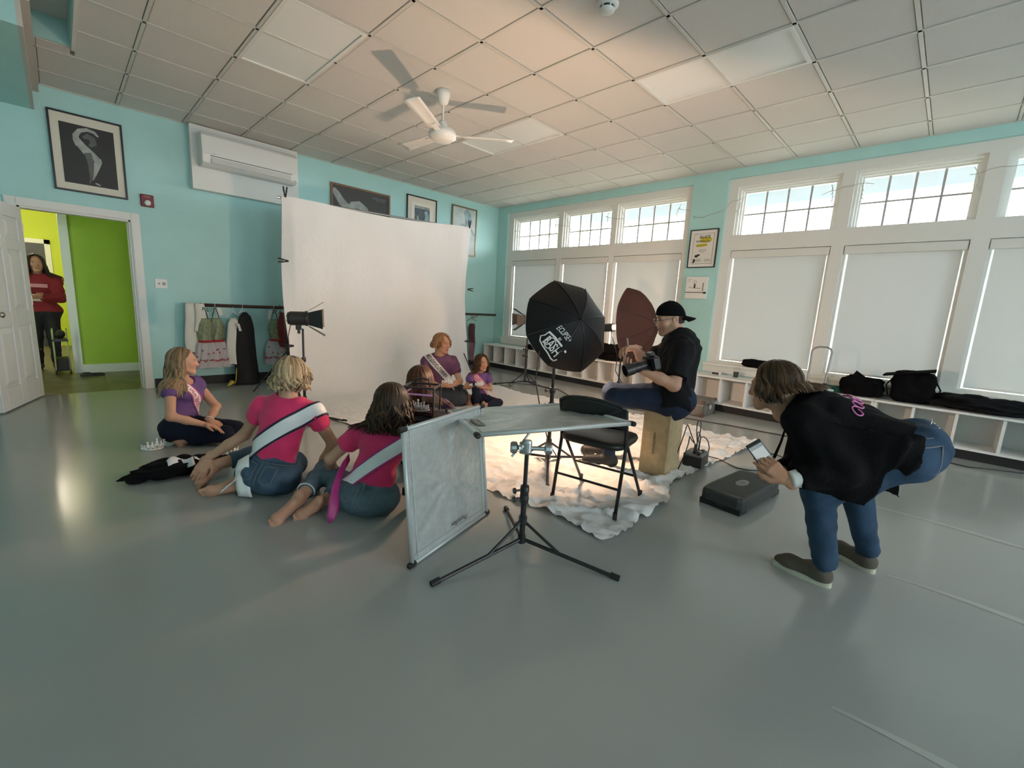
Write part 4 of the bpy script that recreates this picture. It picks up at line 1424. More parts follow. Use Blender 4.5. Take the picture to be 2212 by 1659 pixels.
# ------------------------------------------------------------------ silver reflector panels
m_silver = mat('silver_lame', (0.60, 0.64, 0.63), 0.36, 0.45, bump=0.5, bscale=34, var=0.08, vscale=30)
m_binding = mat('silver_binding', (0.55, 0.58, 0.58), 0.45, 0.3)
def panel(label, cs, crease):
    """cs: four corners in order"""
    cs = [V(*c) for c in cs]
    t = thing('reflector_panel', label, 'reflector', tuple(cs[0] * [1, 1, 0] + V(0, 0, min(c[2] for c in cs))))
    nrm = unit(np.cross(cs[1] - cs[0], cs[3] - cs[0]))
    def f(u, v):
        p = (cs[0] * (1 - u) + cs[1] * u) * (1 - v) + (cs[3] * (1 - u) + cs[2] * u) * v
        a = math.atan2(v - 0.5, u - 0.5)
        r = math.hypot(u - 0.5, v - 0.5)
        k = 0.0042 * math.sin(a * 11) * max(0, 1 - r * 1.3) * min(1, r * 6) + 0.003 * mnoise.noise(Vector((u * 9, v * 9, crease))) + 0.0015 * mnoise.noise(Vector((u * 30, v * 30, crease)))
        return p + nrm * k
    MB().grid(44, 44, f).build('fabric', m_silver, t, smooth=True)
    for i in range(4):
        a, c = cs[i], cs[(i + 1) % 4]
        MB().cyl(a, c, 0.011, n=10).build('frame_tube', m_binding, t, smooth=True)
        # stitched hem line
        o = unit(cs[(i + 2) % 4] - c) * 0.04
        MB().tube([a + unit(cs[(i + 3) % 4] - a) * 0.04 + nrm * 0.003, c + o + nrm * 0.003], 0.0022, 5).build('seam', m_binding, t)
    for i in range(4):
        d = unit(cs[i] - (cs[(i + 1) % 4] + cs[i - 1]) / 2)
        e = unit(cs[i] - cs[i - 1]) if i % 2 else unit(cs[i] - cs[(i + 1) % 4])
        MB().lathe([(0.013, -0.02), (0.015, 0.0), (0.014, 0.022), (0.008, 0.028)], cs[i], e, n=10).build('corner_cap', m_black, t)
    return t, nrm, cs
R1 = [(-5.512, -5.429, 0.014), (-4.877, -5.252, 0.014), (-4.90, -5.19, 0.668), (-5.535, -5.37, 0.672)]
tp1, n1, c1 = panel('upright silver reflector panel standing on the floor by the dark-haired girl', R1, 1.0)
ax_ = unit(c1[1] - c1[0])
ay_ = unit(c1[3] - c1[0])
if n1[1] > 0:
    n1 = -n1
text_on('Photoflex', c1[0] * 0.42 + c1[1] * 0.58 + ay_ * 0.065 + n1 * 0.006, -ax_, -ay_, 0.028, mat('print_dark_grey', (0.06, 0.06, 0.06), 0.6), tp1, width=0.15, shear=0.3)
R2 = [(-4.963, -4.958, 0.60), (-5.284, -5.60, 0.66), (-4.444, -5.923, 0.66), (-4.158, -5.231, 0.60)]
tp2, n2, c2 = panel('tilted silver reflector panel held flat on the front stand', R2, 5.0)
if n2[2] < 0:
    n2 = -n2
lx = unit(c2[1] - c2[0])
MB().box(c2[0] * 0.38 + c2[1] * 0.62 + unit(c2[3] - c2[0]) * 0.075 + n2 * 0.006, (0.17, 0.045, 0.002), (lx, unit(np.cross(n2, lx)), n2)).build('label_strip', mat('label_taupe', (0.20, 0.18, 0.17), 0.6), tp2)
text_on('Photoflex', c2[0] * 0.38 + c2[1] * 0.62 + unit(c2[3] - c2[0]) * 0.075 + n2 * 0.0085, lx, unit(c2[3] - c2[0]), 0.02, m_pap2, tp2, width=0.13)

# front stand carrying the flat panel
FS = V(-5.006, -5.669, 0)
fs_ = thing('light_stand', 'black tripod stand in front with a silver grip clamp', 'light stand', tuple(FS))
stand(fs_, FS, 0.55, [(-5.52, -5.611, 0), (-4.837, -6.143, 0), (-4.739, -5.284, 0)], hub=0.175, col=0.165, r=0.013)
gp = FS + V(0, 0, 0.562)
rgt = unit((0.704, -0.708, 0))
fwd_ = unit((0.70, 0.70, 0))
b = MB()
b.cyl(gp - rgt * 0.045, gp + rgt * 0.10, 0.011)
b.lathe([(0.02, -0.03), (0.024, -0.02), (0.024, 0.03), (0.02, 0.04)], gp, (0, 0, 1), n=14)
b.build('grip_arm', m_alu, fs_)
for k, dd_ in ((-0.065, -1), (0.105, 1)):
    MB().lathe([(0.012, -0.02), (0.03, -0.012), (0.031, 0.01), (0.024, 0.02)], gp + rgt * k, rgt * dd_, n=12).build('grip_knob', m_alu, fs_)
MB().lathe([(0.026, -0.01), (0.03, -0.006), (0.03, 0.006), (0.026, 0.01)], gp - rgt * 0.03, rgt, n=16).build('grip_disc', m_chrome, fs_)
MB().cyl(gp - rgt * 0.075 + V(0, 0, -0.05), gp + rgt * 0.02 + fwd_ * 0.04 + V(0, 0, 0.085), 0.006).build('spigot', m_alu, fs_)
MB().box(gp + rgt * 0.03 + fwd_ * 0.045 + V(0, 0, 0.082), (0.10, 0.035, 0.012), (rgt, fwd_, V(0, 0, 1))).build('panel_jaw', m_alu, fs_, bevel=0.003)

# ------------------------------------------------------------------ folding chair
fc = thing('folding_chair', 'black padded metal folding chair on the white sheet', 'chair', (-4.17, -5.55, 0.02))
zc = 0.03
BLf, BRf, FLf, FRf = V(-4.411, -5.385, zc), V(-4.336, -5.815, zc), V(-3.974, -5.30, zc), V(-3.896, -5.74, zc)
side = unit(BRf - BLf)
fwdc = unit(FLf - BLf)
top = []
for p in (BLf, BRf):
    MB().tube([p, p + fwdc * 0.075 + V(0, 0, 0.40), p + fwdc * 0.055 + V(0, 0, 0.55), p + fwdc * 0.02 + V(0, 0, 0.66)], 0.011, 10).build('back_upright', m_blk, fc, smooth=True)
    top.append(p + fwdc * 0.02 + V(0, 0, 0.66))
for p, q in ((FLf, BLf), (FRf, BRf)):
    MB().tube([p, q + fwdc * 0.09 + V(0, 0, 0.44)], 0.010, 10).build('leg', m_blk, fc, smooth=True)
for p in (BLf, BRf, FLf, FRf):
    MB().cyl(p + V(0, 0, -0.012), p + V(0, 0, 0.03), 0.014).build('foot_cap', m_black, fc)
MB().cyl(BLf + fwdc * 0.03 + V(0, 0, 0.165), BRf + fwdc * 0.03 + V(0, 0, 0.165), 0.008).build('stretcher', m_blk, fc)
MB().cyl(FLf - fwdc * 0.14 + V(0, 0, 0.175), FRf - fwdc * 0.14 + V(0, 0, 0.175), 0.008).build('stretcher', m_blk, fc)
b = MB()
def brest(u, v):
    # curved back panel, arched top
    e = math.sin(math.pi * u)
    z = 0.535 + v * (0.125 + 0.045 * e ** 0.6)
    base = BLf * (1 - u) + BRf * u + fwdc * (0.05 - 0.03 * v)
    return base - fwdc * 0.035 * e + V(0, 0, z)
b.grid(16, 7, brest)
b.build('backrest', mat('black_gloss_paint', (0.012, 0.012, 0.013), 0.22), fc, smooth=True, solid=0.012)
MB().tube([BLf * (1 - u) + BRf * u + fwdc * (0.02 - 0.035 * math.sin(math.pi * u)) + V(0, 0, 0.66 + 0.045 * math.sin(math.pi * u) ** 0.6) for u in np.linspace(0, 1, 15)], 0.011, 10).build('top_rail', mat('black_gloss_paint', (0.012, 0.012, 0.013), 0.22), fc, smooth=True)
sc = (BLf + BRf + FLf + FRf) / 4 + V(0, 0, 0.425) - fwdc * 0.03
b = MB()
def seatp(u, v):
    a = 2 * math.pi * u
    ca, sa = math.cos(a), math.sin(a)
    q = (abs(ca) ** 5 + abs(sa) ** 5) ** (-1 / 5)
    r = [0.0, 0.8, 0.97, 1.0, 0.97, 0.8, 0.0][min(6, int(round(v * 6)))]
    h = [0.027, 0.026, 0.018, 0.0, -0.018, -0.022, -0.022][min(6, int(round(v * 6)))]
    return sc + fwdc * ca * q * r * 0.205 + side * sa * q * r * 0.215 + V(0, 0, h)
b.grid(40, 7, seatp, True)
b.build('seat', mat('black_vinyl', (0.014, 0.013, 0.013), 0.38), fc, smooth=True)

# ------------------------------------------------------------------ apple box the photographer sits on
ab = thing('apple_box', 'tall plywood apple box under the photographer', 'box', (-3.25, -5.57, 0.02))
bx_d = unit((0.985, 0.10, 0))
by_d = V(-bx_d[1], bx_d[0], 0)
abc = V(-3.427, -5.689, 0) + bx_d * 0.155 + by_d * 0.105
m_ply = mat('plywood_tan', (0.50, 0.38, 0.22), 0.55, var=0.12, vscale=18)
b = MB()
A3 = (bx_d, by_d, V(0, 0, 1))
for s in (-1, 1):
    b.box(abc + by_d * s * 0.096 + V(0, 0, 0.265), (0.31, 0.018, 0.47), A3)
    b.box(abc + bx_d * s * 0.146 + V(0, 0, 0.265), (0.018, 0.174, 0.47), A3)
b.box(abc + V(0, 0, 0.509), (0.31, 0.21, 0.018), A3)
b.box(abc + V(0, 0, 0.027), (0.31, 0.21, 0.018), A3)
b.build('body', m_ply, ab, bevel=0.002)
nl = -bx_d
text_on('matthews', abc - bx_d * 0.157 + V(0, 0, 0.27) + by_d * 0.0, (0, 0, -1), -by_d, 0.024, m_ink, ab, width=0.17)

# ------------------------------------------------------------------ power pack with cables, step scale, trunk
pk = thing('power_pack', 'black flash power pack with looping cables beside the apple box', 'power pack', (-2.90, -5.71, 0.02))
pc = V(-2.90, -5.71, 0)
pd = unit((0.985, 0.10, 0))
ps = V(-pd[1], pd[0], 0)
P3 = (pd, ps, V(0, 0, 1))
MB().box(pc + V(0, 0, 0.065), (0.21, 0.15, 0.09), P3).build('case', m_blkp, pk, bevel=0.004)
MB().box(pc + V(0, 0, 0.118), (0.21, 0.15, 0.016), P3).build('control_panel', mat('panel_grey', (0.16, 0.16, 0.15), 0.45), pk, bevel=0.003)
for k in range(4):
    MB().lathe([(0.014, 0), (0.014, 0.02), (0.01, 0.022)], pc + pd * (-0.08 + 0.045 * k) + ps * (-0.04) + V(0, 0, 0.126), n=10).build('socket', m_chrome if k % 2 else m_blkp, pk)
for k in range(3):
    MB().box(pc + pd * 0.106 + ps * (-0.05 + 0.05 * k) * 0.0 - ps * 0.03 + V(0, 0, 0.045 + 0.027 * k), (0.003, 0.055, 0.013), P3).build('vent_label', m_pap2, pk)
rg = random.Random(12)
for k, (x0, h, x1, y1) in enumerate(((-0.05, 0.30, -0.30, 0.10), (-0.03, 0.20, -0.28, 0.05), (0.0, 0.27, 0.03, 0.02), (0.05, 0.20, 0.10, 0.03), (0.07, 0.16, 0.13, -0.06))):
    a = pc + pd * x0 + V(0, 0, 0.13)
    c = pc + pd * x1 + ps * y1 + V(0, 0, 0.13 if k in (2,) else 0.03)
    pts = [a, a + V(0, 0, 0.06)]
    for u in np.linspace(0.2, 0.8, 6):
        pts.append(a * (1 - u) + c * u + V(0, 0, h * math.sin(math.pi * u) ** 0.8) + ps * 0.02 * math.sin(6 * u))
    pts.append(c)
    MB().tube(pts, 0.0045, 6).build('cable', m_blkp, pk, smooth=True)
for k in range(2):
    MB().cyl(pc + pd * (-0.06 + 0.03 * k) + V(0, 0, 0.126), pc + pd * (-0.055 + 0.03 * k) + V(0, 0, 0.20), 0.012, 0.009).build('plug', m_black, pk)

cab = thing('floor_cable', 'black power cable snaking from the power pack past the step platform', 'cable', (-2.7, -5.9, 0))
pts = [(-2.79, -5.72, 0.05), (-2.72, -5.74, 0.06), (-2.62, -5.72, 0.03), (-2.56, -5.78, 0.012), (-2.62, -5.90, 0.007), (-2.66, -5.97, 0.007), (-2.63, -6.06, 0.007), (-2.52, -6.16, 0.007), (-2.42, -6.24, 0.007), (-2.30, -6.27, 0.007), (-2.05, -6.21, 0.007), (-1.95, -6.13, 0.007), (-1.93, -6.05, 0.007), (-2.05, -6.0, 0.007)]
MB().tube(pts, 0.005, 6).build('cord', m_blkp, cab, smooth=True)
cab = thing('floor_cable', 'long straight black cable across the floor in front of the benches', 'cable', (-1.1, -5.0, 0))
MB().tube([(-1.6, -3.6, 0.006), (-1.35, -4.3, 0.006), (-1.235, -4.9, 0.006), (-1.12, -5.4, 0.006), (-1.065, -5.85, 0.006), (-0.98, -6.3, 0.006), (-0.84, -6.9, 0.006), (-0.72, -7.26, 0.006), (-0.74, -7.39, 0.006), (-0.62, -7.57, 0.006), (-0.50, -7.80, 0.006), (-0.46, -8.2, 0.006)], 0.0055, 6).build('cord', m_blkp, cab, smooth=True)
cab = thing('floor_cable', 'thin black cable curling under the small brown lamp stand', 'cable', (-1.6, -2.2, 0))
MB().tube([(-2.05, -1.80, 0.006), (-1.9, -1.95, 0.03), (-1.78, -2.12, 0.006), (-1.62, -2.22, 0.006), (-1.55, -2.1, 0.02), (-1.42, -2.0, 0.006), (-1.2, -2.3, 0.006), (-1.15, -2.8, 0.006), (-1.6, -3.55, 0.006)], 0.0055, 6).build('cord', m_blkp, cab, smooth=True)

sp = thing('step_platform', 'low dark grey ribbed step platform on the floor in front of the bending woman', 'step platform', (-3.27, -6.21, 0))
m_step = mat('dark_grey_plastic', (0.045, 0.047, 0.047), 0.5)
sd_ = unit((0.99, -0.10, 0))
ss_ = V(-sd_[1], sd_[0], 0)
spc = V(-3.29, -6.20, 0)
b = MB()
def slab(u, v):
    a = 2 * math.pi * u
    ca, sa = math.cos(a), math.sin(a)
    q = (abs(ca) ** 9 + abs(sa) ** 9) ** (-1 / 9)
    tbl = [(1.0, 0.02), (1.0, 0.085), (0.975, 0.102), (0.94, 0.108), (0.0, 0.108)]
    r, z = tbl[int(round(v * 4))]
    return spc + sd_ * ca * q * 0.325 * r + ss_ * sa * q * 0.145 * r + V(0, 0, z)
b.grid(48, 5, slab, True)
b.build('deck', m_step, sp, smooth=False)
for sx in (-1, 1):
    MB().box(spc + sd_ * sx * 0.27 + V(0, 0, 0.018), (0.11, 0.27, 0.036), (sd_, ss_, V(0, 0, 1))).build('foot_block', m_black, sp)
for k in range(22):
    MB().box(spc + sd_ * (-0.28 + 0.0267 * k) + V(0, 0, 0.109), (0.007, 0.255, 0.003), (unit(sd_ * 0.96 + ss_ * 0.28), unit(ss_ * 0.96 - sd_ * 0.28), V(0, 0, 1))).build('tread', mat('tread_grey', (0.085, 0.088, 0.088), 0.55), sp)
b = MB()
b.lathe([(0.001, 0.0), (1.0, 0.0), (1.0, 0.004), (0.001, 0.004)], (0, 0, 0), n=24)
vv = np.array(b.v)
ov = spc + np.outer(vv[:, 0] * 0.075, sd_) + np.outer(vv[:, 1] * 0.035, ss_) + np.outer(vv[:, 2] + 0.1085, V(0, 0, 1))
mesh_obj('badge', ov, b.f, mat('badge_grey', (0.20, 0.21, 0.21), 0.5), sp)
text_on('STEP', spc + V(0, 0, 0.1132), sd_, ss_, 0.025, m_step, sp, width=0.06)

tk = thing('equipment_case', 'worn grey metal equipment case with round white sticker by the benches', 'case', (-0.76, -4.87, 0))
b = MB().bx(-0.97, -0.56, -5.0, -4.72, 0.006, 0.20)
b.build('body', mat('worn_metal_grey', (0.22, 0.20, 0.18), 0.5, 0.3, var=0.35, vscale=14), tk, bevel=0.006)
MB().bx(-0.975, -0.555, -5.005, -4.715, 0.142, 0.152).build('lid_rim', m_alu, tk)
for x in (-0.965, -0.575):
    for y in (-4.995, -4.735):
        for z in (0.02, 0.19):
            MB().box((x, y, z), (0.035, 0.035, 0.03)).build('corner_guard', mat('rusty_brown', (0.16, 0.07, 0.035), 0.6), tk)
MB().lathe([(0.03, 0), (0.03, 0.002)], (-0.72, -5.0, 0.10), (0, -1, 0), n=18).build('sticker', m_pap2, tk)
text_on('C', (-0.72, -5.0027, 0.10), (1, 0, 0), (0, 0, 1), 0.03, m_ink, tk)
for x in (-0.85, -0.64):
    MB().box((x, -5.006, 0.147), (0.03, 0.01, 0.03)).build('latch', m_chrome, tk)

# ------------------------------------------------------------------ things on the benches
def soft(label, name, cat, c, r, seed, m, sq=3.0, noise_=0.2, extra=(), nm='body'):
    """soft lumpy bag or folded cloth: rounded box pushed by noise, sitting on z = c.z"""
    t = thing(name, label, cat, tuple(c))
    c = V(*c)
    rx, ry, rz = r
    b = MB()
    def f(u, v):
        th = 2 * math.pi * u
        ph = math.pi * v
        d = V(math.sin(ph) * math.cos(th), math.sin(ph) * math.sin(th), -math.cos(ph))
        q = (abs(d[0]) ** sq + abs(d[1]) ** sq + abs(d[2]) ** sq) ** (-1 / sq)
        n = 1 + noise_ * mnoise.noise(Vector((d[0] * 2.2 + seed, d[1] * 2.2, d[2] * 2.2))) + noise_ * .5 * mnoise.noise(Vector((d[0] * 6 + seed, d[1] * 6, d[2] * 6)))
        p = d * q * n
        z = max(p[2] * rz + rz, 0.0)
        return c + V(p[0] * rx, p[1] * ry, z)
    b.grid(48, 28, f, True)
    b.build(nm, m, t, smooth=True)
    return t, c
ZB = 0.47
soft('flat folded black bag on the window sill behind the coffee cup', 'folded_bag', 'bag', (-0.02, -5.27, 0.613), (0.06, 0.17, 0.055), 1, m_fab, 4, 0.15)
t, c = soft('rumpled black camera bag on the bench beside the cart handle', 'camera_bag', 'bag', (-0.22, -6.45, ZB), (0.14, 0.19, 0.105), 4, m_fab, 3.5, 0.25)
b = MB()
b.add([c + V(-.10, .12, .16), c + V(.08, .10, .17), c + V(.06, -.10, .16), c + V(-.10, -.08, .16), c + V(0, .07, .27), c + V(-.02, -.02, .21)], [(0, 1, 4), (1, 2, 5, 4), (2, 3, 5), (3, 0, 4, 5)])
b.build('open_flap', m_fab, t, solid=0.012)
MB().tube([c + V(-.13, -.15, .15), c + V(-.16, -.185, .10), c + V(-.15, -.17, .04)], 0.010, 8, flat=0.4).build('strap', m_fab, t)
t, c = soft('boxy black tote bag with side straps standing on the bench', 'tote_bag', 'bag', (-0.22, -6.88, ZB), (0.15, 0.175, 0.165), 8, m_fab, 5, 0.10)
MB().box(c + V(-0.02, 0.05, 0.315), (0.30, 0.42, 0.018), (unit((1, 0, 0)), unit((0, 1, -0.22)), unit((0, 0.22, 1)))).build('lid', m_fab, t, bevel=0.006)
for s in (-1, 1):
    MB().tube([c + V(-0.05, s * 0.17, 0.25), c + V(-0.09, s * 0.215, 0.17), c + V(-0.06, s * 0.19, 0.05)], 0.011, 8, flat=0.4).build('side_strap', m_fab, t)
soft('crumpled black jacket lying on the bench at the right edge', 'jacket', 'jacket', (-0.23, -7.42, ZB), (0.18, 0.36, 0.075), 15, mat('black_wool', (0.011, 0.012, 0.014), 0.95, bump=0.6, bscale=30, spec=0.15), 2.4, 0.45, nm='cloth')
soft('pile of black bags on the bench behind the umbrellas', 'bag_pile', 'bag', (-0.22, -3.16, ZB), (0.15, 0.25, 0.13), 22, m_fab, 2.6, 0.4)
soft('flat black camera bag on the bench left of the big umbrella', 'camera_bag', 'bag', (-0.22, -1.55, ZB), (0.13, 0.28, 0.05), 28, m_fab, 3, 0.3)
t, c = soft('folded dark green cloth on the bench behind the cart handle', 'green_cloth', 'cloth', (-0.18, -6.18, ZB), (0.10, 0.12, 0.03), 33, mat('dark_green_cloth', (0.01, 0.10, 0.075), 0.85), 3.5, 0.25, nm='cloth')

cc = thing('iced_coffee', 'clear plastic cup half full of dark coffee on the bench', 'cup', (-0.2, -5.09, ZB))
MB().lathe([(0.030, 0.0), (0.042, 0.125), (0.043, 0.127)], (-0.2, -5.09, ZB), n=20).build('cup', glassmat('clear_plastic', (0.96, 0.96, 0.96), 0.05, 0.12), cc, smooth=True)
MB().lathe([(0.029, 0.003), (0.036, 0.075), (0.0, 0.076)], (-0.2, -5.09, ZB), n=20).build('coffee', mat('dark_coffee', (0.02, 0.010, 0.005), 0.2), cc, smooth=False)
MB().lathe([(0.044, 0.125), (0.044, 0.133), (0.03, 0.14), (0.0, 0.141)], (-0.2, -5.09, ZB), n=20).build('lid', glassmat('clear_plastic', (0.96, 0.96, 0.96), 0.05, 0.12), cc, smooth=True)
ck = thing('alarm_clock', 'small white digital alarm clock on the bench', 'clock', (-0.25, -4.85, ZB))
MB().bx(-0.285, -0.22, -4.79, -4.91, ZB, ZB + 0.05).build('case', m_plw, ck, bevel=0.012)
MB().bx(-0.2875, -0.284, -4.805, -4.895, ZB + 0.013, ZB + 0.04).build('display', m_ink, ck)

ct = thing('luggage_cart', 'folding luggage cart with a tall silver handle leaning against the bench', 'cart', (-0.46, -6.05, 0))
MB().tube([(-0.455, -5.97, 0.05), (-0.41, -5.955, 0.60), (-0.37, -5.945, 0.93), (-0.365, -5.965, 0.965), (-0.365, -6.01, 0.985), (-0.365, -6.09, 0.985), (-0.365, -6.125, 0.965), (-0.37, -6.14, 0.93), (-0.41, -6.13, 0.60), (-0.455, -6.12, 0.05)], 0.011, 10).build('handle', mat('cart_grey_metal', (0.30, 0.31, 0.32), 0.4, 0.6), ct, smooth=True)
for y in (-5.963, -6.13):
    MB().box((-0.415, y, 0.53), (0.035, 0.04, 0.085)).build('slide_block', mat('navy_plastic', (0.012, 0.016, 0.035), 0.4), ct, bevel=0.006)
for y in (-5.93, -6.16):
    MB().lathe([(0.05, -0.012), (0.06, -0.008), (0.06, 0.008), (0.05, 0.012)], (-0.47, y, 0.06), (0, 1, 0), n=18).build('wheel', m_black, ct)
MB().bx(-0.66, -0.45, -5.95, -6.14, 0.02, 0.035).build('toe_plate', m_alu, ct)

# ------------------------------------------------------------------ chrome chair with the tiara case
ch = thing('chrome_chair', 'dark seated chair with chrome legs hidden behind the upright reflector', 'chair', (-4.95, -4.68, 0))
c0 = V(-5.06, -4.73, 0)
cfx, cfy = unit((0.55, 0.83, 0)), unit((0.83, -0.55, 0))
for a, s in ((0, 0), (0.36, 0), (0, 0.36), (0.36, 0.36)):
    p = V(-5.105, -4.697, 0) + cfx * a + cfy * s
    q = c0 + cfx * (0.05 + a * 0.8) + cfy * (0.02 + s * 0.85) + V(0, 0, 0.43)
    lg = MB().cyl(p + V(0, 0, 0.01), q, 0.009).build('leg', m_chrome, ch, smooth=True)
    MB().cyl(p, p + V(0, 0, 0.045), 0.013).build('rubber_tip', m_black, lg)
MB().box(c0 + cfx * 0.19 + cfy * 0.17 + V(0, 0, 0.45), (0.40, 0.38, 0.04), (cfx, cfy, V(0, 0, 1))).build('seat', mat('black_vinyl', (0.014, 0.013, 0.013), 0.38), ch, bevel=0.012)
soft('dark navy folded coat on the chrome chair under the tiara case', 'coat', 'coat', (-4.95, -4.71, 0.472), (0.17, 0.15, 0.036), 41, mat('navy_cloth', (0.010, 0.012, 0.02), 0.9), 3.2, 0.25, nm='cloth')

m_rhine = mat('rhinestone_silver', (0.92, 0.92, 0.90), 0.2, 0.3)
def tiara(label, c, fdir, R, h, group=None, arc=200, up=(0, 0, 1)):
    """curved band with pointed openwork and stones, tallest in front"""
    t = thing('tiara', label, 'tiara', tuple(c), group)
    c = V(*c)
    up = unit(up)
    f = unit(V(*fdir) - up * (V(*fdir) @ up))
    s = np.cross(up, f)
    def at(a, z, flare=0.12):
        r = R + z * flare
        return c + (f * math.cos(a) + s * math.sin(a)) * r + up * z
    A = math.radians(arc / 2)
    MB().tube([at(a, 0.004) for a in np.linspace(-A, A, 25)], 0.006, 6).build('band', m_rhine, t, smooth=True)
    MB().tube([at(a, 0.012 + 0.35 * h * max(0, math.cos(a * 90 / arc * 1.6))) for a in np.linspace(-A * .9, A * .9, 25)], 0.004, 5).build('upper_band', m_rhine, t, smooth=True)
    nsp = 9
    for k in range(nsp):
        a = -A * 0.8 + 1.6 * A * k / (nsp - 1)
        hh = h * (0.40 + 0.60 * math.cos(a * 1.05) ** 2) * (1.0 if k % 2 == 0 else 0.75)
        w = 0.8 * A * 1.6 / nsp / 2
        b = MB()
        b.tube([at(a - w, 0.006), at(a - w * .9, hh * .45), at(a, hh)], [.004, .0042, .003], 5)
        b.tube([at(a + w, 0.006), at(a + w * .9, hh * .45), at(a, hh)], [.004, .0042, .003], 5)
        sp_ = b.build('spire', m_rhine, t, smooth=True)
        MB().sphere(at(a, hh * 0.45), 0.009, 6, 5).build('stone', m_rhine, t)
        MB().sphere(at(a, hh + 0.003), 0.007, 6, 5).build('stone', m_rhine, t)
    return t
tiara('silver rhinestone tiara on the floor behind the kneeling girl', (-6.17, -2.73, 0.002), (0.2, -1, 0), 0.075, 0.085, 'tiaras')
tiara('silver rhinestone tiara on the floor beyond the blonde woman foot', (-5.79, -3.27, 0.002), (0.6, -1, 0), 0.07, 0.085, 'tiaras')

# black dress heap on the floor
t, c = soft('heap of black plush costume with white collar on the floor', 'costume_heap', 'costume', (-6.10, -3.45, 0.0), (0.27, 0.12, 0.05), 51, mat('black_plush', (0.008, 0.008, 0.009), 0.95, bump=0.8, bscale=80, spec=0.1), 2.2, 0.35)
for (dx, dy, rr, hh) in ((-0.11, -0.05, 0.09, 0.045), (0.02, 0.05, 0.07, 0.06), (0.13, 0.02, 0.1, 0.05), (-0.24, -0.04, 0.06, 0.02)):
    b = MB()
    b.sphere(c + V(dx, dy, hh * 0.9), (rr, rr * 0.8, hh), 16, 10)
    b.build('fold', mat('black_plush', (0, 0, 0)), t, smooth=True)
b = MB()
b.grid(10, 6, lambda u, v: c + V(-0.08 + 0.14 * u, -0.10 + 0.11 * v + 0.03 * math.sin(u * 5), 0.115 - 0.06 * abs(v - 0.6) + 0.012 * math.sin(u * 7)))
b.build('white_collar', mat('white_satin', (0.72, 0.74, 0.80), 0.35), t, smooth=True, solid=0.004)
b = MB()
b.grid(8, 5, lambda u, v: c + V(0.07 + 0.08 * u, -0.06 + 0.08 * v, 0.105 - 0.05 * u + 0.01 * math.sin(v * 6)))
b.build('white_cuff', mat('white_satin', (0.72, 0.74, 0.80), 0.35), t, smooth=True, solid=0.004)

# tiara case
tc = thing('tiara_case', 'clear black-edged display case with lilac trim holding a tiara', 'case', (-4.98, -4.72, 0.535))
kc = V(-4.985, -4.705, 0.545)
kx, ky = unit((0.62, -0.78, 0)), unit((0.78, 0.62, 0))
K3 = (kx, ky, V(0, 0, 1))
w_, d_, h_ = 0.20, 0.16, 0.175
for sx in (-1, 1):
    for sy in (-1, 1):
        MB().box(kc + kx * sx * w_ / 2 + ky * sy * d_ / 2 + V(0, 0, h_ / 2), (0.009, 0.009, h_), K3).build('edge_post', m_blkp, tc)
for zz, hh in ((0.004, 0.012), (h_, 0.012)):
    for sx in (-1, 1):
        MB().box(kc + kx * sx * w_ / 2 + V(0, 0, zz), (0.009, d_, hh), K3).build('edge_rail', m_blkp, tc)
    for sy in (-1, 1):
        MB().box(kc + ky * sy * d_ / 2 + V(0, 0, zz), (w_, 0.009, hh), K3).build('edge_rail', m_blkp, tc)
m_lilac = mat('lilac_trim', (0.50, 0.26, 0.50), 0.5)
MB().box(kc - ky * (d_ / 2 + 0.003) + V(0, 0, 0.132), (w_ - 0.01, 0.006, 0.010), K3).build('trim_bar', m_lilac, tc)
MB().box(kc - kx * (w_ / 2 + 0.003) + V(0, 0, 0.132), (0.006, d_ - 0.01, 0.010), K3).build('trim_bar', m_lilac, tc)
MB().box(kc + V(0, 0, 0.012), (w_ - 0.012, d_ - 0.012, 0.008), K3).build('floor_pad', mat('dark_velvet', (0.02, 0.015, 0.022), 0.9), tc)
for s in (-1, 1):
    MB().box(kc + ky * s * d_ / 2 + V(0, 0, h_ / 2), (w_ - 0.01, 0.002, h_ - 0.01), K3).build('pane', glassmat('smoky_plastic', (0.86, 0.86, 0.88), 0.03, 0.05), tc)
    MB().box(kc + kx * s * w_ / 2 + V(0, 0, h_ / 2), (0.002, d_ - 0.01, h_ - 0.01), K3).build('pane', glassmat('smoky_plastic', (0.86, 0.86, 0.88), 0.03, 0.05), tc)
MB().tube([kc - kx * 0.05 + V(0, 0, h_), kc - kx * 0.045 + V(0, 0, h_ + 0.04), kc + V(0, 0, h_ + 0.05), kc + kx * 0.045 + V(0, 0, h_ + 0.04), kc + kx * 0.05 + V(0, 0, h_)], 0.006, 8).build('handle', m_blkp, tc, smooth=True)
tiara('silver tiara inside the clear display case', kc - ky * 0.015 + V(0, 0, 0.018), -ky, 0.055, 0.075, 'tiaras', 170)

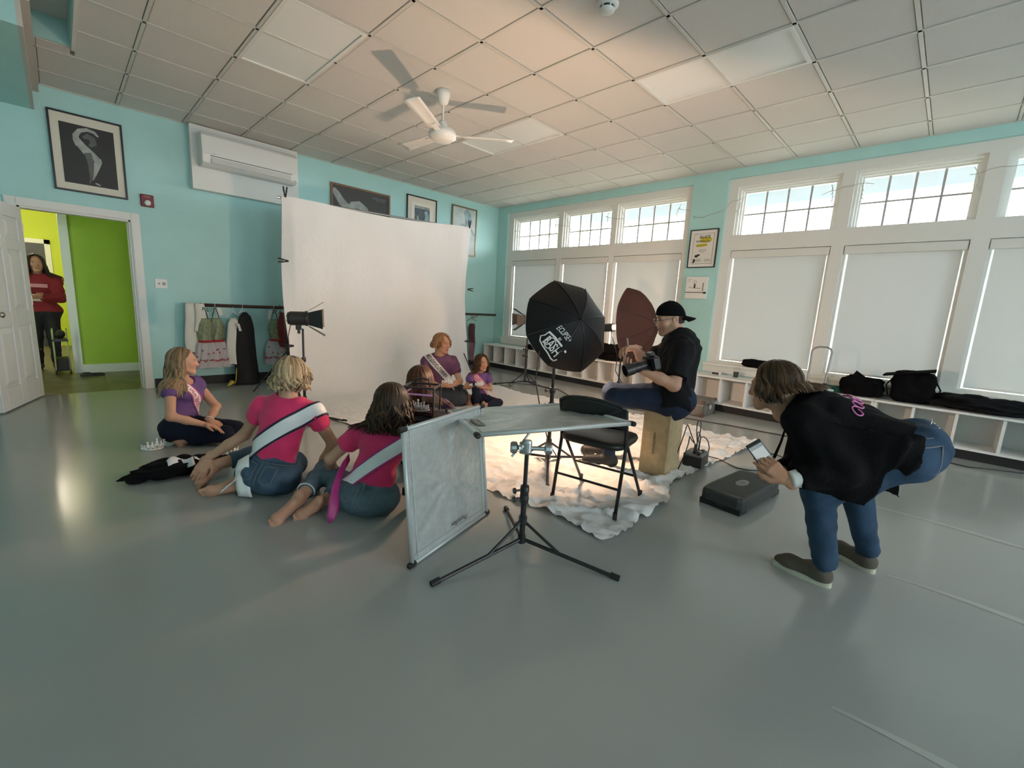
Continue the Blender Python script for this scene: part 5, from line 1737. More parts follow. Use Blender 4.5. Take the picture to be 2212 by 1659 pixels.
# ------------------------------------------------------------------ hallway things
fl = thing('flat_shoe', 'single black flat shoe on the hallway floor by the green wall', 'shoe', (-6.36, 1.30, 0))
b = MB()
def shoe_outline(u, v):
    a = 2 * math.pi * u
    L_, W_ = 0.125, 0.042
    x = L_ * math.cos(a)
    y = W_ * math.sin(a) * (1.0 if x > 0 else 0.85)
    z = [0.0, 0.02, 0.05 if x < -0.03 else 0.035][int(round(v * 2))]
    k = [1.0, 1.03, 0.82][int(round(v * 2))]
    return V(-6.36 + x * k, 1.30 + y * k, z)
b.grid(30, 3, shoe_outline, True)
b.build('upper', m_black, fl, smooth=True)
MB().grid(24, 2, lambda u, v: V(-6.36 + 0.118 * math.cos(2 * math.pi * u) * v, 1.30 + 0.038 * math.sin(2 * math.pi * u) * v, 0.004), True).build('insole', mat('insole_tan', (0.25, 0.2, 0.15), 0.8), fl)
wk = thing('rolling_cart', 'dark wheeled equipment cart in the hallway beside the woman in red', 'cart', (-6.62, 1.75, 0))
MB().bx(-6.70, -6.56, 1.55, 1.85, 0.05, 0.22).build('lower_bin', m_black, wk, bevel=0.01)
MB().bx(-6.72, -6.56, 1.52, 1.86, 0.46, 0.49).build('tray', m_blk, wk)
for x in (-6.71, -6.57):
    for y in (1.54, 1.84):
        MB().cyl((x, y, 0.05), (x, y, 0.62), 0.008).build('post', m_chrome, wk)
        MB().lathe([(0.03, -0.01), (0.034, 0), (0.03, 0.01)], (x, y, 0.034), (1, 0, 0), n=12).build('wheel', m_black, wk)
MB().sphere((-6.63, 1.68, 0.55), (0.05, 0.09, 0.06), 12, 8).build('bundle', m_black, wk, smooth=True)

# ------------------------------------------------------------------ organic surfaces: smooth union of tapered limbs, meshed with surface nets
class Field:
    def __init__(s):
        s.p = []
    def cone(s, a, b, ra, rb, k=0.03, n=None, m=1.0, flat=False, op='u'):
        a, b = V(*a), V(*b)
        s.p.append(('c', a, b, ra, rb, k, None if n is None else unit(n), m, flat, op))
        return s
    def ell(s, c, r, A=None, k=0.03, op='u'):
        s.p.append(('e', V(*c), V(*r) if hasattr(r, '__len__') else V(r, r, r), np.eye(3) if A is None else np.asarray(A), k, op))
        return s
    def plate(s, o, ax, ay, poly, th, k=0.03, op='u'):
        s.p.append(('p', V(*o), unit(ax), unit(ay), np.array(poly, float), th, k, op))
        return s
    def cut(s, o, n):
        s.p.append(('h', V(*o), unit(n), 0, 'h'))
        return s
    @staticmethod
    def dist(q, x, y, z):
        if q[0] == 'c':
            _, a, b, ra, rb, k, n, m, flat, op = q
            ba = b - a
            L2 = ba @ ba + 1e-12
            px, py, pz = x - a[0], y - a[1], z - a[2]
            tr = (px * ba[0] + py * ba[1] + pz * ba[2]) / L2
            t = np.clip(tr, 0, 1)
            dx, dy, dz = px - t * ba[0], py - t * ba[1], pz - t * ba[2]
            d2 = dx * dx + dy * dy + dz * dz
            if n is not None:
                c = dx * n[0] + dy * n[1] + dz * n[2]
                d2 = d2 + c * c * (m * m - 1)
            d = np.sqrt(d2) - (ra + (rb - ra) * t)
            if flat:
                d = np.maximum(d, (tr - 1) * math.sqrt(L2))
            return d
        if q[0] == 'e':
            _, c, r, A, k, op = q
            px, py, pz = x - c[0], y - c[1], z - c[2]
            u = [(px * A[i][0] + py * A[i][1] + pz * A[i][2]) for i in range(3)]
            k0 = np.sqrt(sum((u[i] / r[i]) ** 2 for i in range(3)))
            k1 = np.sqrt(sum((u[i] / r[i] ** 2) ** 2 for i in range(3))) + 1e-9
            return k0 * (k0 - 1) / k1
        if q[0] == 'h':
            return (x - q[1][0]) * q[2][0] + (y - q[1][1]) * q[2][1] + (z - q[1][2]) * q[2][2]
        if q[0] == 'p':
            _, o, ax, ay, poly, th, k, op = q
            nz = np.cross(ax, ay)
            px, py, pz = x - o[0], y - o[1], z - o[2]
            u = px * ax[0] + py * ax[1] + pz * ax[2]
            v = px * ay[0] + py * ay[1] + pz * ay[2]
            w = px * nz[0] + py * nz[1] + pz * nz[2]
            d2 = np.full(np.broadcast(u, v).shape, 1e9)
            sgn = np.ones_like(d2)
            N = len(poly)
            for i in range(N):
                j = i - 1
                e = poly[j] - poly[i]
                wx, wy = u - poly[i][0], v - poly[i][1]
                t = np.clip((wx * e[0] + wy * e[1]) / (e @ e), 0, 1)
                bx, by = wx - e[0] * t, wy - e[1] * t
                d2 = np.minimum(d2, bx * bx + by * by)
                c1 = v >= poly[i][1]
                c2 = v < poly[j][1]
                c3 = e[0] * wy > e[1] * wx
                fl = (c1 & c2 & c3) | (~c1 & ~c2 & ~c3)
                sgn = np.where(fl, -sgn, sgn)
            d = sgn * np.sqrt(d2)
            dw = np.abs(w) - th
            return np.maximum(np.minimum(np.maximum(d, dw), 0) + np.sqrt(np.maximum(d, 0) ** 2 + np.maximum(dw, 0) ** 2), -1)
    @staticmethod
    def bounds(q):
        if q[0] == 'c':
            r = max(q[3], q[4])
            return np.minimum(q[1], q[2]) - r, np.maximum(q[1], q[2]) + r
        if q[0] == 'e':
            r = max(q[2])
            return q[1] - r, q[1] + r
        if q[0] == 'p':
            P = np.array([q[1] + q[2] * a + q[3] * b for a, b in q[4]])
            return P.min(0) - q[5], P.max(0) + q[5]
    @staticmethod
    def comb(F, d, q):
        op = q[-1]
        if op == 'h':
            return np.maximum(F, d)
        k = q[5] if q[0] == 'c' else (q[4] if q[0] == 'e' else q[6])
        if op == 'u':
            h = np.maximum(k - np.abs(F - d), 0) / k
            return np.minimum(F, d) - h * h * k * 0.25
        d = -d
        h = np.maximum(k - np.abs(F - d), 0) / k
        return np.maximum(F, d) + h * h * k * 0.25
    def at(s, P):
        P = np.asarray(P, float)
        x, y, z = P[..., 0], P[..., 1], P[..., 2]
        F = np.full(x.shape, 10.0)
        for q in s.p:
            F = s.comb(F, s.dist(q, x, y, z), q)
        return F
    def mesh(s, res=0.008, lo=None, hi=None):
        us = [q for q in s.p if q[0] != 'h' and q[-1] == 'u']
        bs = [s.bounds(q) for q in us]
        l = np.min([b[0] for b in bs], 0) - 0.03
        h = np.max([b[1] for b in bs], 0) + 0.03
        if lo is not None:
            l = np.maximum(l, lo)
        if hi is not None:
            h = np.minimum(h, hi)
        n = np.maximum(np.ceil((h - l) / res).astype(int) + 1, 4)
        g = [l[i] + res * np.arange(n[i]) for i in range(3)]
        F = np.full(n, 10.0, np.float32)
        for q in s.p:
            if q[0] == 'h':
                x, y, z = g[0][:, None, None], g[1][None, :, None], g[2][None, None, :]
                F = np.maximum(F, s.dist(q, x, y, z).astype(np.float32))
                continue
            b0, b1 = s.bounds(q)
            k = q[5] if q[0] == 'c' else (q[4] if q[0] == 'e' else q[6])
            i0 = np.clip(np.floor((b0 - k - 0.025 - l) / res).astype(int), 0, n - 1)
            i1 = np.clip(np.ceil((b1 + k + 0.025 - l) / res).astype(int) + 1, 1, n)
            if np.any(i1 - i0 < 1):
                continue
            sl = tuple(slice(i0[i], i1[i]) for i in range(3))
            x, y, z = g[0][sl[0]][:, None, None], g[1][sl[1]][None, :, None], g[2][sl[2]][None, None, :]
            F[sl] = s.comb(F[sl], s.dist(q, x, y, z), q)
        return surface_nets(F, l, res)

def surface_nets(F, lo, res):
    n = np.array(F.shape)
    S = F < 0
    c = np.zeros(n - 1, np.int8)
    offs = [(i, j, k) for i in (0, 1) for j in (0, 1) for k in (0, 1)]
    for o in offs:
        c += S[o[0]:n[0] - 1 + o[0], o[1]:n[1] - 1 + o[1], o[2]:n[2] - 1 + o[2]]
    ids = np.argwhere((c > 0) & (c < 8))
    vals = np.stack([F[ids[:, 0] + o[0], ids[:, 1] + o[1], ids[:, 2] + o[2]] for o in offs], 1)
    acc = np.zeros((len(ids), 3))
    cnt = np.zeros(len(ids))
    oa = np.array(offs, float)
    for a in range(8):
        for b in range(a + 1, 8):
            if abs(oa[a] - oa[b]).sum() != 1:
                continue
            va, vb = vals[:, a], vals[:, b]
            m = (va < 0) != (vb < 0)
            t = np.where(m, va / (va - vb + 1e-12 * (va == vb)), 0)
            p = oa[a] + t[:, None] * (oa[b] - oa[a])
            acc += np.where(m[:, None], p, 0)
            cnt += m
    P = lo + res * (ids + acc / cnt[:, None])
    idx = -np.ones(n - 1, np.int64)
    idx[ids[:, 0], ids[:, 1], ids[:, 2]] = np.arange(len(ids))
    faces = []
    for ax in range(3):
        o = [0, 0, 0]
        o[ax] = 1
        A = S[:n[0] - o[0], :n[1] - o[1], :n[2] - o[2]]
        B = S[o[0]:, o[1]:, o[2]:]
        e = np.argwhere(A != B)
        u, w = (ax + 1) % 3, (ax + 2) % 3
        e = e[(e[:, u] > 0) & (e[:, w] > 0) & (e[:, u] < n[u] - 1) & (e[:, w] < n[w] - 1)]
        if not len(e):
            continue
        def cell(du, dw):
            q = e.copy()
            q[:, u] -= du
            q[:, w] -= dw
            return idx[q[:, 0], q[:, 1], q[:, 2]]
        quad = np.stack([cell(1, 1), cell(0, 1), cell(0, 0), cell(1, 0)], 1)
        fl = A[e[:, 0], e[:, 1], e[:, 2]]
        quad[~fl] = quad[~fl][:, ::-1]
        faces.append(quad)
    Q = np.concatenate(faces)
    Q = Q[(Q >= 0).all(1)]
    return P, Q

def wrinkle(P, amp, scale, seed, stretch=(1, 1, 1)):
    """fold-like ridged displacement field value per point"""
    rg = np.random.RandomState(seed)
    v = np.zeros(len(P))
    X = P * scale * np.array(stretch)
    warp = np.stack([np.sin(X @ rg.normal(size=3) * .7 + rg.rand() * 6) for _ in range(3)], 1)
    X = X + 0.8 * warp
    for k in range(5):
        d = rg.normal(size=3)
        d /= np.linalg.norm(d)
        v += np.sin(X @ d * (1.0 + .45 * k) * 2 + rg.rand() * 6) / (1 + .5 * k)
    return amp * v / 1.3

def vnormals(P, Q):
    N = np.zeros_like(P)
    a, b, c, d = (P[Q[:, i]] for i in range(4))
    fn = np.cross(c - a, d - b)
    for i in range(4):
        np.add.at(N, Q[:, i], fn)
    return N / (np.linalg.norm(N, axis=1, keepdims=True) + 1e-12)

def ik(a, c, l1, l2, pole):
    """elbow or knee position for the limb a-c"""
    a, c, pole = V(*a), V(*c), V(*pole)
    d = c - a
    L = np.linalg.norm(d)
    if L >= l1 + l2 - 1e-4:
        return a + d * l1 / (l1 + l2)
    x = (l1 * l1 - l2 * l2 + L * L) / (2 * L)
    h = math.sqrt(max(0, l1 * l1 - x * x))
    u = d / L
    p = pole - u * (pole @ u)
    return a + u * x + unit(p) * h

# skin tones and paint colours (linear)
SKIN = {'fair': (0.56, 0.32, 0.22), 'warm': (0.50, 0.27, 0.17), 'tan': (0.52, 0.31, 0.21)}
m_skin = mat('skin', (0.5, 0.3, 0.2), 0.5, vcol=True, bump=0.05, bscale=160, spec=0.35)
for _n in m_skin.node_tree.nodes:
    if _n.type == 'BSDF_PRINCIPLED':
        _n.inputs['Subsurface Weight'].default_value = 0.12
        _n.inputs['Subsurface Radius'].default_value = (0.012, 0.005, 0.003)
        _n.inputs['Subsurface Scale'].default_value = 0.4
m_hair = mat('hair', (0.1, 0.06, 0.03), 0.5, vcol=True, spec=0.25)

def head_field(c, Fw, Up, s=1.0, male=False, smile=0.0):
    """head with face; axes: right, forward, up"""
    Fw = unit(Fw)
    R = unit(np.cross(Fw, Up))
    U = np.cross(R, Fw)
    A = np.array((R, Fw, U))
    def W(x, y, z):
        return c + (R * x + Fw * y + U * z) * s
    f = Field()
    f.ell(W(0, -.012, .030), V(.073, .094, .082) * s, A, .01)
    f.ell(W(0, .028, -.028), V(.058, .060, .076) * s, A, .03 * s)
    j = 1.12 if male else 1.0
    for q in (-1, 1):
        f.cone(W(q * .053 * j, .0, -.045), W(q * .018, .066, -.094), .026 * s, .018 * s, .03 * s)
        f.ell(W(q * .034, .060, -.022), V(.028, .026, .026) * s, A, .025 * s)
    f.ell(W(0, .070, -.092), V(.022, .018, .017) * s * j, A, .022 * s)
    f.cone(W(-.034, .074, .026), W(.034, .074, .026), .014 * s, .014 * s, .02 * s)
    for q in (-1, 1):
        f.ell(W(q * .031, .098, .006), V(.019, .014, .012) * s, A, .014 * s, 's')
        f.ell(W(q * .031, .0735, .006), V(.0145, .0135, .0135) * s, A, .004 * s)
    f.cone(W(0, .084, .018), W(0, .1015, -.026), .008 * s, .0125 * s, .016 * s)
    f.ell(W(0, .0995, -.031), V(.016, .011, .009) * s, A, .009 * s)
    f.cone(W(-.016 - .004 * smile, .083, -.058 + .006 * smile), W(.016 + .004 * smile, .083, -.058 + .006 * smile), .0075 * s, .0075 * s, .007 * s)
    f.cone(W(-.013, .083, -.069), W(.013, .083, -.069), .0085 * s, .0085 * s, .007 * s)
    for q in (-1, 1):
        f.ell(W(q * .076, -.012, -.004), V(.009, .019, .030) * s, A, .010 * s)
        f.ell(W(q * .082, -.008, -.002), V(.005, .010, .017) * s, A, .006 * s, 's')
    f.cone(W(0, -.030, -.05), W(0, -.042, -.13), .052 * s * (1.1 if male else .92), .052 * s * (1.12 if male else .95), .03 * s)
    return f, A, W

def head_colors(P, c, A, s, tone, lips, brow, eye=(0.05, 0.035, 0.02), beard=None):
    L = (P - c) @ A.T / s
    col = np.tile(np.array(tone, float), (len(P), 1))
    blush = np.exp(-(((np.abs(L[:, 0]) - .038) / .02) ** 2 + ((L[:, 2] + .025) / .022) ** 2)) * (L[:, 1] > .03)
    col = col * (1 - .35 * blush[:, None] * np.array((0.0, .5, .5)))
    front = L[:, 1] > .055
    def mix(m, cc):
        col[:] = col * (1 - m[:, None]) + np.array(cc) * m[:, None]
    if beard is not None:
        mb = np.clip(1 - np.maximum(0, (L[:, 2] + .045) / .02), 0, 1) * (L[:, 1] > -0.01) * (L[:, 2] > -.12) * .35
        mix(mb, beard)
    lip = np.exp(-((L[:, 0] / .021) ** 4 + ((L[:, 2] + .0635) / .0115) ** 4)) * front
    mix(lip * .85, lips)
    ml = np.exp(-((L[:, 0] / .019) ** 4 + ((L[:, 2] + .0640) / .0022) ** 2)) * front
    mix(ml * .7, tuple(np.array(lips) * .35))
    for q in (-1, 1):
        ex, ez = L[:, 0] - q * .031, L[:, 2] - .006
        wh = np.exp(-((ex / .0125) ** 4 + (ez / .0062) ** 4)) * front
        mix(wh * .9, (0.62, 0.58, 0.55))
        ir = np.exp(-((ex ** 2 + ez ** 2) / .0058 ** 2) ** 2) * front
        mix(ir, eye)
        lash = np.exp(-((ex / .0155) ** 4 + ((ez - .0075 + 14 * ex ** 2) / .0026) ** 2)) * front
        mix(lash * .9, (0.012, 0.008, 0.006))
        bw = np.exp(-((ex / .018) ** 4 + ((L[:, 2] - .029 + 12 * ex ** 2) / .0042) ** 2)) * front
        mix(bw * .8, brow)
    return col

def hand_field(wr, d, pn, side, curl=0.5, s=1.0, spread=0.12, thumb=0.6, curls=None):
    """hand rooted at the wrist: d = finger direction, pn = palm facing direction"""
    f = Field()
    wr = V(*wr)
    d = unit(d)
    pn = unit(V(*pn) - d * (V(*pn) @ d))
    lat = np.cross(d, pn) * side              # towards the thumb
    offs = [.030, .010, -.010, -.028]
    lens = [(.040, .025, .020), (.045, .028, .021), (.041, .026, .020), (.032, .020, .018)]
    f.cone(wr - d * .03 * s, wr + d * .02 * s, .024 * s, .024 * s, .02 * s, pn, 1.35)
    for i in range(4):
        kn = wr + (d * (.088 - .004 * abs(i - 1)) + lat * offs[i]) * s
        f.cone(wr + (d * .012 + lat * offs[i] * .55) * s, kn, .0155 * s, .0125 * s, .014 * s)
        p = kn
        a = 0.0
        cu = curl if curls is None else curls[i]
        dirv = unit(d + lat * offs[i] * spread * 40 * .1)
        for k in range(3):
            a += cu * (.75, .95, .7)[k]
            dd_ = dirv * math.cos(a) + pn * math.sin(a)
            q = p + dd_ * lens[i][k] * s
            r = (.0092, .0082, .0072)[k] * s
            f.cone(p, q, r * 1.06, r * .94, .0035 * s)
            p = q
    b0 = wr + (d * .022 + lat * .024) * s
    t1 = b0 + unit(d * .65 + lat * .75 + pn * .25 * thumb) * .042 * s
    t2 = t1 + unit(d * .9 + lat * (.55 - .5 * thumb) + pn * .55 * thumb) * .032 * s
    t3 = t2 + unit(d * .95 + lat * (.2 - .6 * thumb) + pn * .6 * thumb) * .026 * s
    f.cone(b0, t1, .0165 * s, .0125 * s, .012 * s)
    f.cone(t1, t2, .0115 * s, .0100 * s, .006 * s)
    f.cone(t2, t3, .0100 * s, .0078 * s, .005 * s)
    return f

def foot_field(ank, toe, up=(0, 0, 1), s=1.0):
    """bare foot from the ankle joint to the toe tip; up = direction of the instep"""
    f = Field()
    ank, toe = V(*ank), V(*toe)
    d = unit(toe - ank)
    up = unit(V(*up) - d * (V(*up) @ d))
    lat = np.cross(d, up)
    L = np.linalg.norm(toe - ank)
    heel = ank - d * .045 * s - up * .035 * s
    ball = ank + d * L * .68 - up * .035 * s
    f.cone(ank + up * .05 * s, ank, .036 * s, .036 * s, .03 * s)
    f.ell(heel + d * .01, V(.033, .03, .03) * s, None, .03 * s)
    f.cone(heel + d * .02, ball, .031 * s, .030 * s, .03 * s, up, 1.15)
    f.cone(ank + d * .02, ball + up * .004, .033 * s, .026 * s, .03 * s)
    f.cone(ball - lat * .022 * s, ball + lat * .020 * s, .024 * s, .020 * s, .02 * s)
    for i in range(5):
        o = (-.030 + .0145 * i) * s
        ln = (.045, .047, .043, .037, .030)[i] * s
        r = (.0125, .0095, .009, .0085, .008)[i] * s
        b0 = ball + lat * o + d * .008 * s - up * .004 * s
        f.cone(b0, b0 + d * ln - up * .004 * s, r, r * .9, .004 * s)
    return f

def hair_mesh(root, c, A, s, dark, light, n=170, length=0.22, wave=0.02, wfreq=26, seed=1, part=0.25, torso=None, spread=0.05, front=42, vol=1.0, name='hair', tipcurl=0.0, back_off=0.0, flow=None, lift=0.0, backlen=1.0):
    """hair cap plus tapered wavy locks falling from the crown; axes of the head in A"""
    rg = random.Random(seed)
    R, Fw, U = A
    b = MB()
    cols = []
    er = V(.079, .101, .089) * vol
    ctr = V(0, -.012, .030)
    def skull(phi, th, k=1.0):
        """phi: 0 = front, +right; th: 0 = crown"""
        q = V(math.sin(th) * math.sin(phi), math.sin(th) * math.cos(phi), math.cos(th)) * er * k + ctr
        return c + (R * q[0] + Fw * q[1] + U * q[2]) * s
    def shade(t):
        return np.array(dark) * (1 - t) + np.array(light) * t
    # cap
    NU, NV = 40, 12
    def thmax(phi):
        a = abs(math.degrees(phi))
        return math.radians(np.interp(a, [0, 30, 50, 70, 90, 120, 180], [40, 44, 62, 88, 100, 118, 122]))
    vs = []
    for i in range(NU):
        phi = -math.pi + 2 * math.pi * i / NU
        for j in range(NV):
            th = thmax(phi) * j / (NV - 1)
            vs.append(skull(phi, max(th, .001), 1.0 + .012 * math.sin(phi * 14)))
            cols.append(shade(.25 + .2 * math.sin(phi * 17 + th * 3)))
    fs = []
    for i in range(NU):
        k = (i + 1) % NU
        for j in range(NV - 1):
            fs.append((i * NV + j, k * NV + j, k * NV + j + 1, i * NV + j + 1))
    b.add(vs, fs)
    G = V(0, 0, -1) if flow is None else unit(flow)
    axis0 = c - U * .1 * s
    for i in range(n):
        u = (i + .5) / n
        phi = math.radians(front + (360 - 2 * front) * ((u * 1.0 + rg.uniform(-.5, .5) / n) % 1.0))
        phi = (phi + math.pi) % (2 * math.pi) - math.pi
        lay = rg.random()
        t = min(1, max(0, .5 + rg.gauss(0, .30)))
        k = 1.02 + .07 * lay
        # lock starts near the parting and follows the skull
        th0 = math.radians(rg.uniform(2, 22) if i % 5 < 3 else rg.uniform(15, 55))
        th1 = min(thmax(phi), math.radians(92)) + .02
        if th0 > th1 - .35:
            th0 = max(.08, th1 - .6)
        pts = [skull(phi * (0.75 + .25 * q) if abs(phi) < 1.6 else phi, th0 + (th1 - th0) * q, k) for q in np.linspace(0, 1, 6)]
        L = length * s * rg.uniform(.82, 1.08) * (1 if abs(phi) > 1.0 else .92) * (backlen if abs(phi) > 1.9 else 1.0)
        seg = max(8, int(L / .018))
        p = pts[-1]
        out = unit((p - axis0) - U * ((p - axis0) @ U))
        side = unit(np.cross(out, G))
        ph = rg.uniform(0, 6.28)
        ph2 = rg.uniform(0, 6.28)
        d = unit(unit(pts[-1] - pts[-2]) + G * .6)
        base = p.copy()
        for q in range(1, seg + 1):
            d = unit(d * .72 + G * .28 + out * lift * .05)
            base = base + d * L / seg
            e = q / seg
            w = wave * s * min(1, e * 2.2)
            o = side * w * math.sin(ph + e * L / s * wfreq) + out * w * .8 * math.cos(ph2 + e * L / s * wfreq) + out * spread * s * e * (.4 + .6 * lay)
            if tipcurl:
                o = o - out * tipcurl * s * max(0, e - .6) ** 2 * 6
            z = base + o
            if torso is not None:
                for _ in range(3):
                    dist = float(torso.at(z[None])[0])
                    if dist < .012:
                        h = out - G * (out @ G)
                        z = z + unit(h) * (.014 - dist)
                        base = base + unit(h) * (.014 - dist) * .6
            pts.append(z)
        rr = rg.uniform(.009, .0145) * s
        m = len(pts)
        rad = [rr * min(1, .55 + 2.5 * j / m) * (1 - .85 * max(0, (j / (m - 1) - .72) / .28) ** 1.6) for j in range(m)]
        v0 = len(b.v)
        b.tube(pts, rad, 6, flat=.62)
        nv = len(b.v) - v0
        for j in range(nv):
            e = min(1, (j // 6) / m)
            cols.append(shade(min(1, max(0, t + .18 * math.sin(e * 9 + ph)))) * (.75 + .3 * e))
    o = mesh_obj(name, b.v, b.f, m_hair, root, smooth=True, cols=np.array(cols))
    o['kind'] = 'stuff'
    return o

m_denim = {}
def denim(name, col):
    return mat('denim_' + name, col, 0.8, bump=0.35, bscale=220, var=0.28, vscale=9, spec=0.2)

def sash(root, torso, c, e1, n, w, m_main, m_edge, edge=0.012, text=None, m_text=None, tpos=0.5, tsize=0.5, tlen=0.45, rev=1, e_f=None, bow=0.0, tflip=1):
    """closed band lying on the torso: e1 in-plane direction to the shoulder, n = plane normal"""
    c = V(*c)
    n = unit(n)
    e1 = unit(V(*e1) - n * (V(*e1) @ n))
    e2 = np.cross(n, e1)
    if e_f is not None and e2 @ V(*e_f) < 0:
        e2 = -e2
    NT, NV = 96, 9
    grid = np.zeros((NT, NV, 3))
    rr = np.linspace(.62, .02, 130)
    for i in range(NT):
        a = 2 * math.pi * i / NT
        d = e1 * math.cos(a) + e2 * math.sin(a)
        for j in range(NV):
            o = c + n * (j / (NV - 1) - .5) * w
            P = o + np.outer(rr, d)
            F = torso.at(P)
            k = np.argmax(F < 0) if (F < 0).any() else 129
            if k > 0 and k < 129:
                t = F[k - 1] / (F[k - 1] - F[k] + 1e-9)
                r = rr[k - 1] + (rr[k] - rr[k - 1]) * t
            else:
                r = rr[k]
            grid[i, j] = o + d * (r + .006)
    # light smoothing keeps the cloth taut
    for _ in range(3):
        g = grid.copy()
        grid = .5 * g + .25 * np.roll(g, 1, 0) + .25 * np.roll(g, -1, 0)
        cen = c
    dirs = grid - grid.mean((0, 1))
    def strip(j0, j1, off, name, m):
        vs, fs = [], []
        js = list(range(j0, j1 + 1))
        for i in range(NT):
            for j in js:
                p = grid[i, j]
                a = 2 * math.pi * i / NT
                d = e1 * math.cos(a) + e2 * math.sin(a)
                vs.append(p + d * off)
        m_ = len(js)
        for i in range(NT):
            k = (i + 1) % NT
            for j in range(m_ - 1):
                fs.append((i * m_ + j, k * m_ + j, k * m_ + j + 1, i * m_ + j + 1))
        return mesh_obj(name, vs, fs, m, root, smooth=True, solid=.003)
    sa = strip(0, NV - 1, 0.0, 'sash', m_main)
    if m_edge:
        strip(0, 1, .003, 'sash_border', m_edge)
        strip(NV - 2, NV - 1, .003, 'sash_border', m_edge)
    if text:
        vs, fs = text_mesh(text, 1.0, 0.02)
        W_, H_ = np.ptp(vs[:, 0]), np.ptp(vs[:, 1])
        mid = grid[:, NV // 2]
        seg = np.linalg.norm(np.roll(mid, -1, 0) - mid, axis=1)
        cum = np.concatenate([[0], np.cumsum(seg)])
        s0 = np.interp(tpos * NT, np.arange(NT + 1), cum)
        P = []
        for x, y in vs:
            sl = (s0 + rev * x / W_ * tlen) % cum[-1]
            fi = np.interp(sl, cum, np.arange(NT + 1))
            i0 = int(fi) % NT
            fr = fi - int(fi)
            fj = (.5 + tflip * y / H_ * tsize) * (NV - 1)
            j0 = min(NV - 2, max(0, int(fj)))
            fq = fj - j0
            p = (grid[i0, j0] * (1 - fr) + grid[(i0 + 1) % NT, j0] * fr) * (1 - fq) + (grid[i0, j0 + 1] * (1 - fr) + grid[(i0 + 1) % NT, j0 + 1] * fr) * fq
            a = 2 * math.pi * fi / NT
            P.append(p + (e1 * math.cos(a) + e2 * math.sin(a)) * .0045)
        mesh_obj('sash_lettering', P, fs, m_text, root)
    return grid

def ribbon_strip(root, pts, ws, nrm, m, name='sash_tail', edge=None):
    """flat satin tail along points; nrm = width directions"""
    vs = []
    for p, w, d in zip(pts, ws, nrm):
        d = unit(d)
        for k in (-.5, -.25, 0, .25, .5):
            vs.append(V(*p) + d * w * k)
    fs = []
    for i in range(len(pts) - 1):
        for k in range(4):
            fs.append((i * 5 + k, i * 5 + k + 1, i * 5 + k + 6, i * 5 + k + 5))
    return mesh_obj(name, vs, fs, m, root, smooth=True, solid=.003)

def append_mesh(parts):
    vs, fs, cs = [], [], []
    o = 0
    for P, Q, C in parts:
        vs.append(P)
        fs.append(Q + o)
        cs.append(C)
        o += len(P)
    return np.concatenate(vs), np.concatenate(fs), np.concatenate(cs)

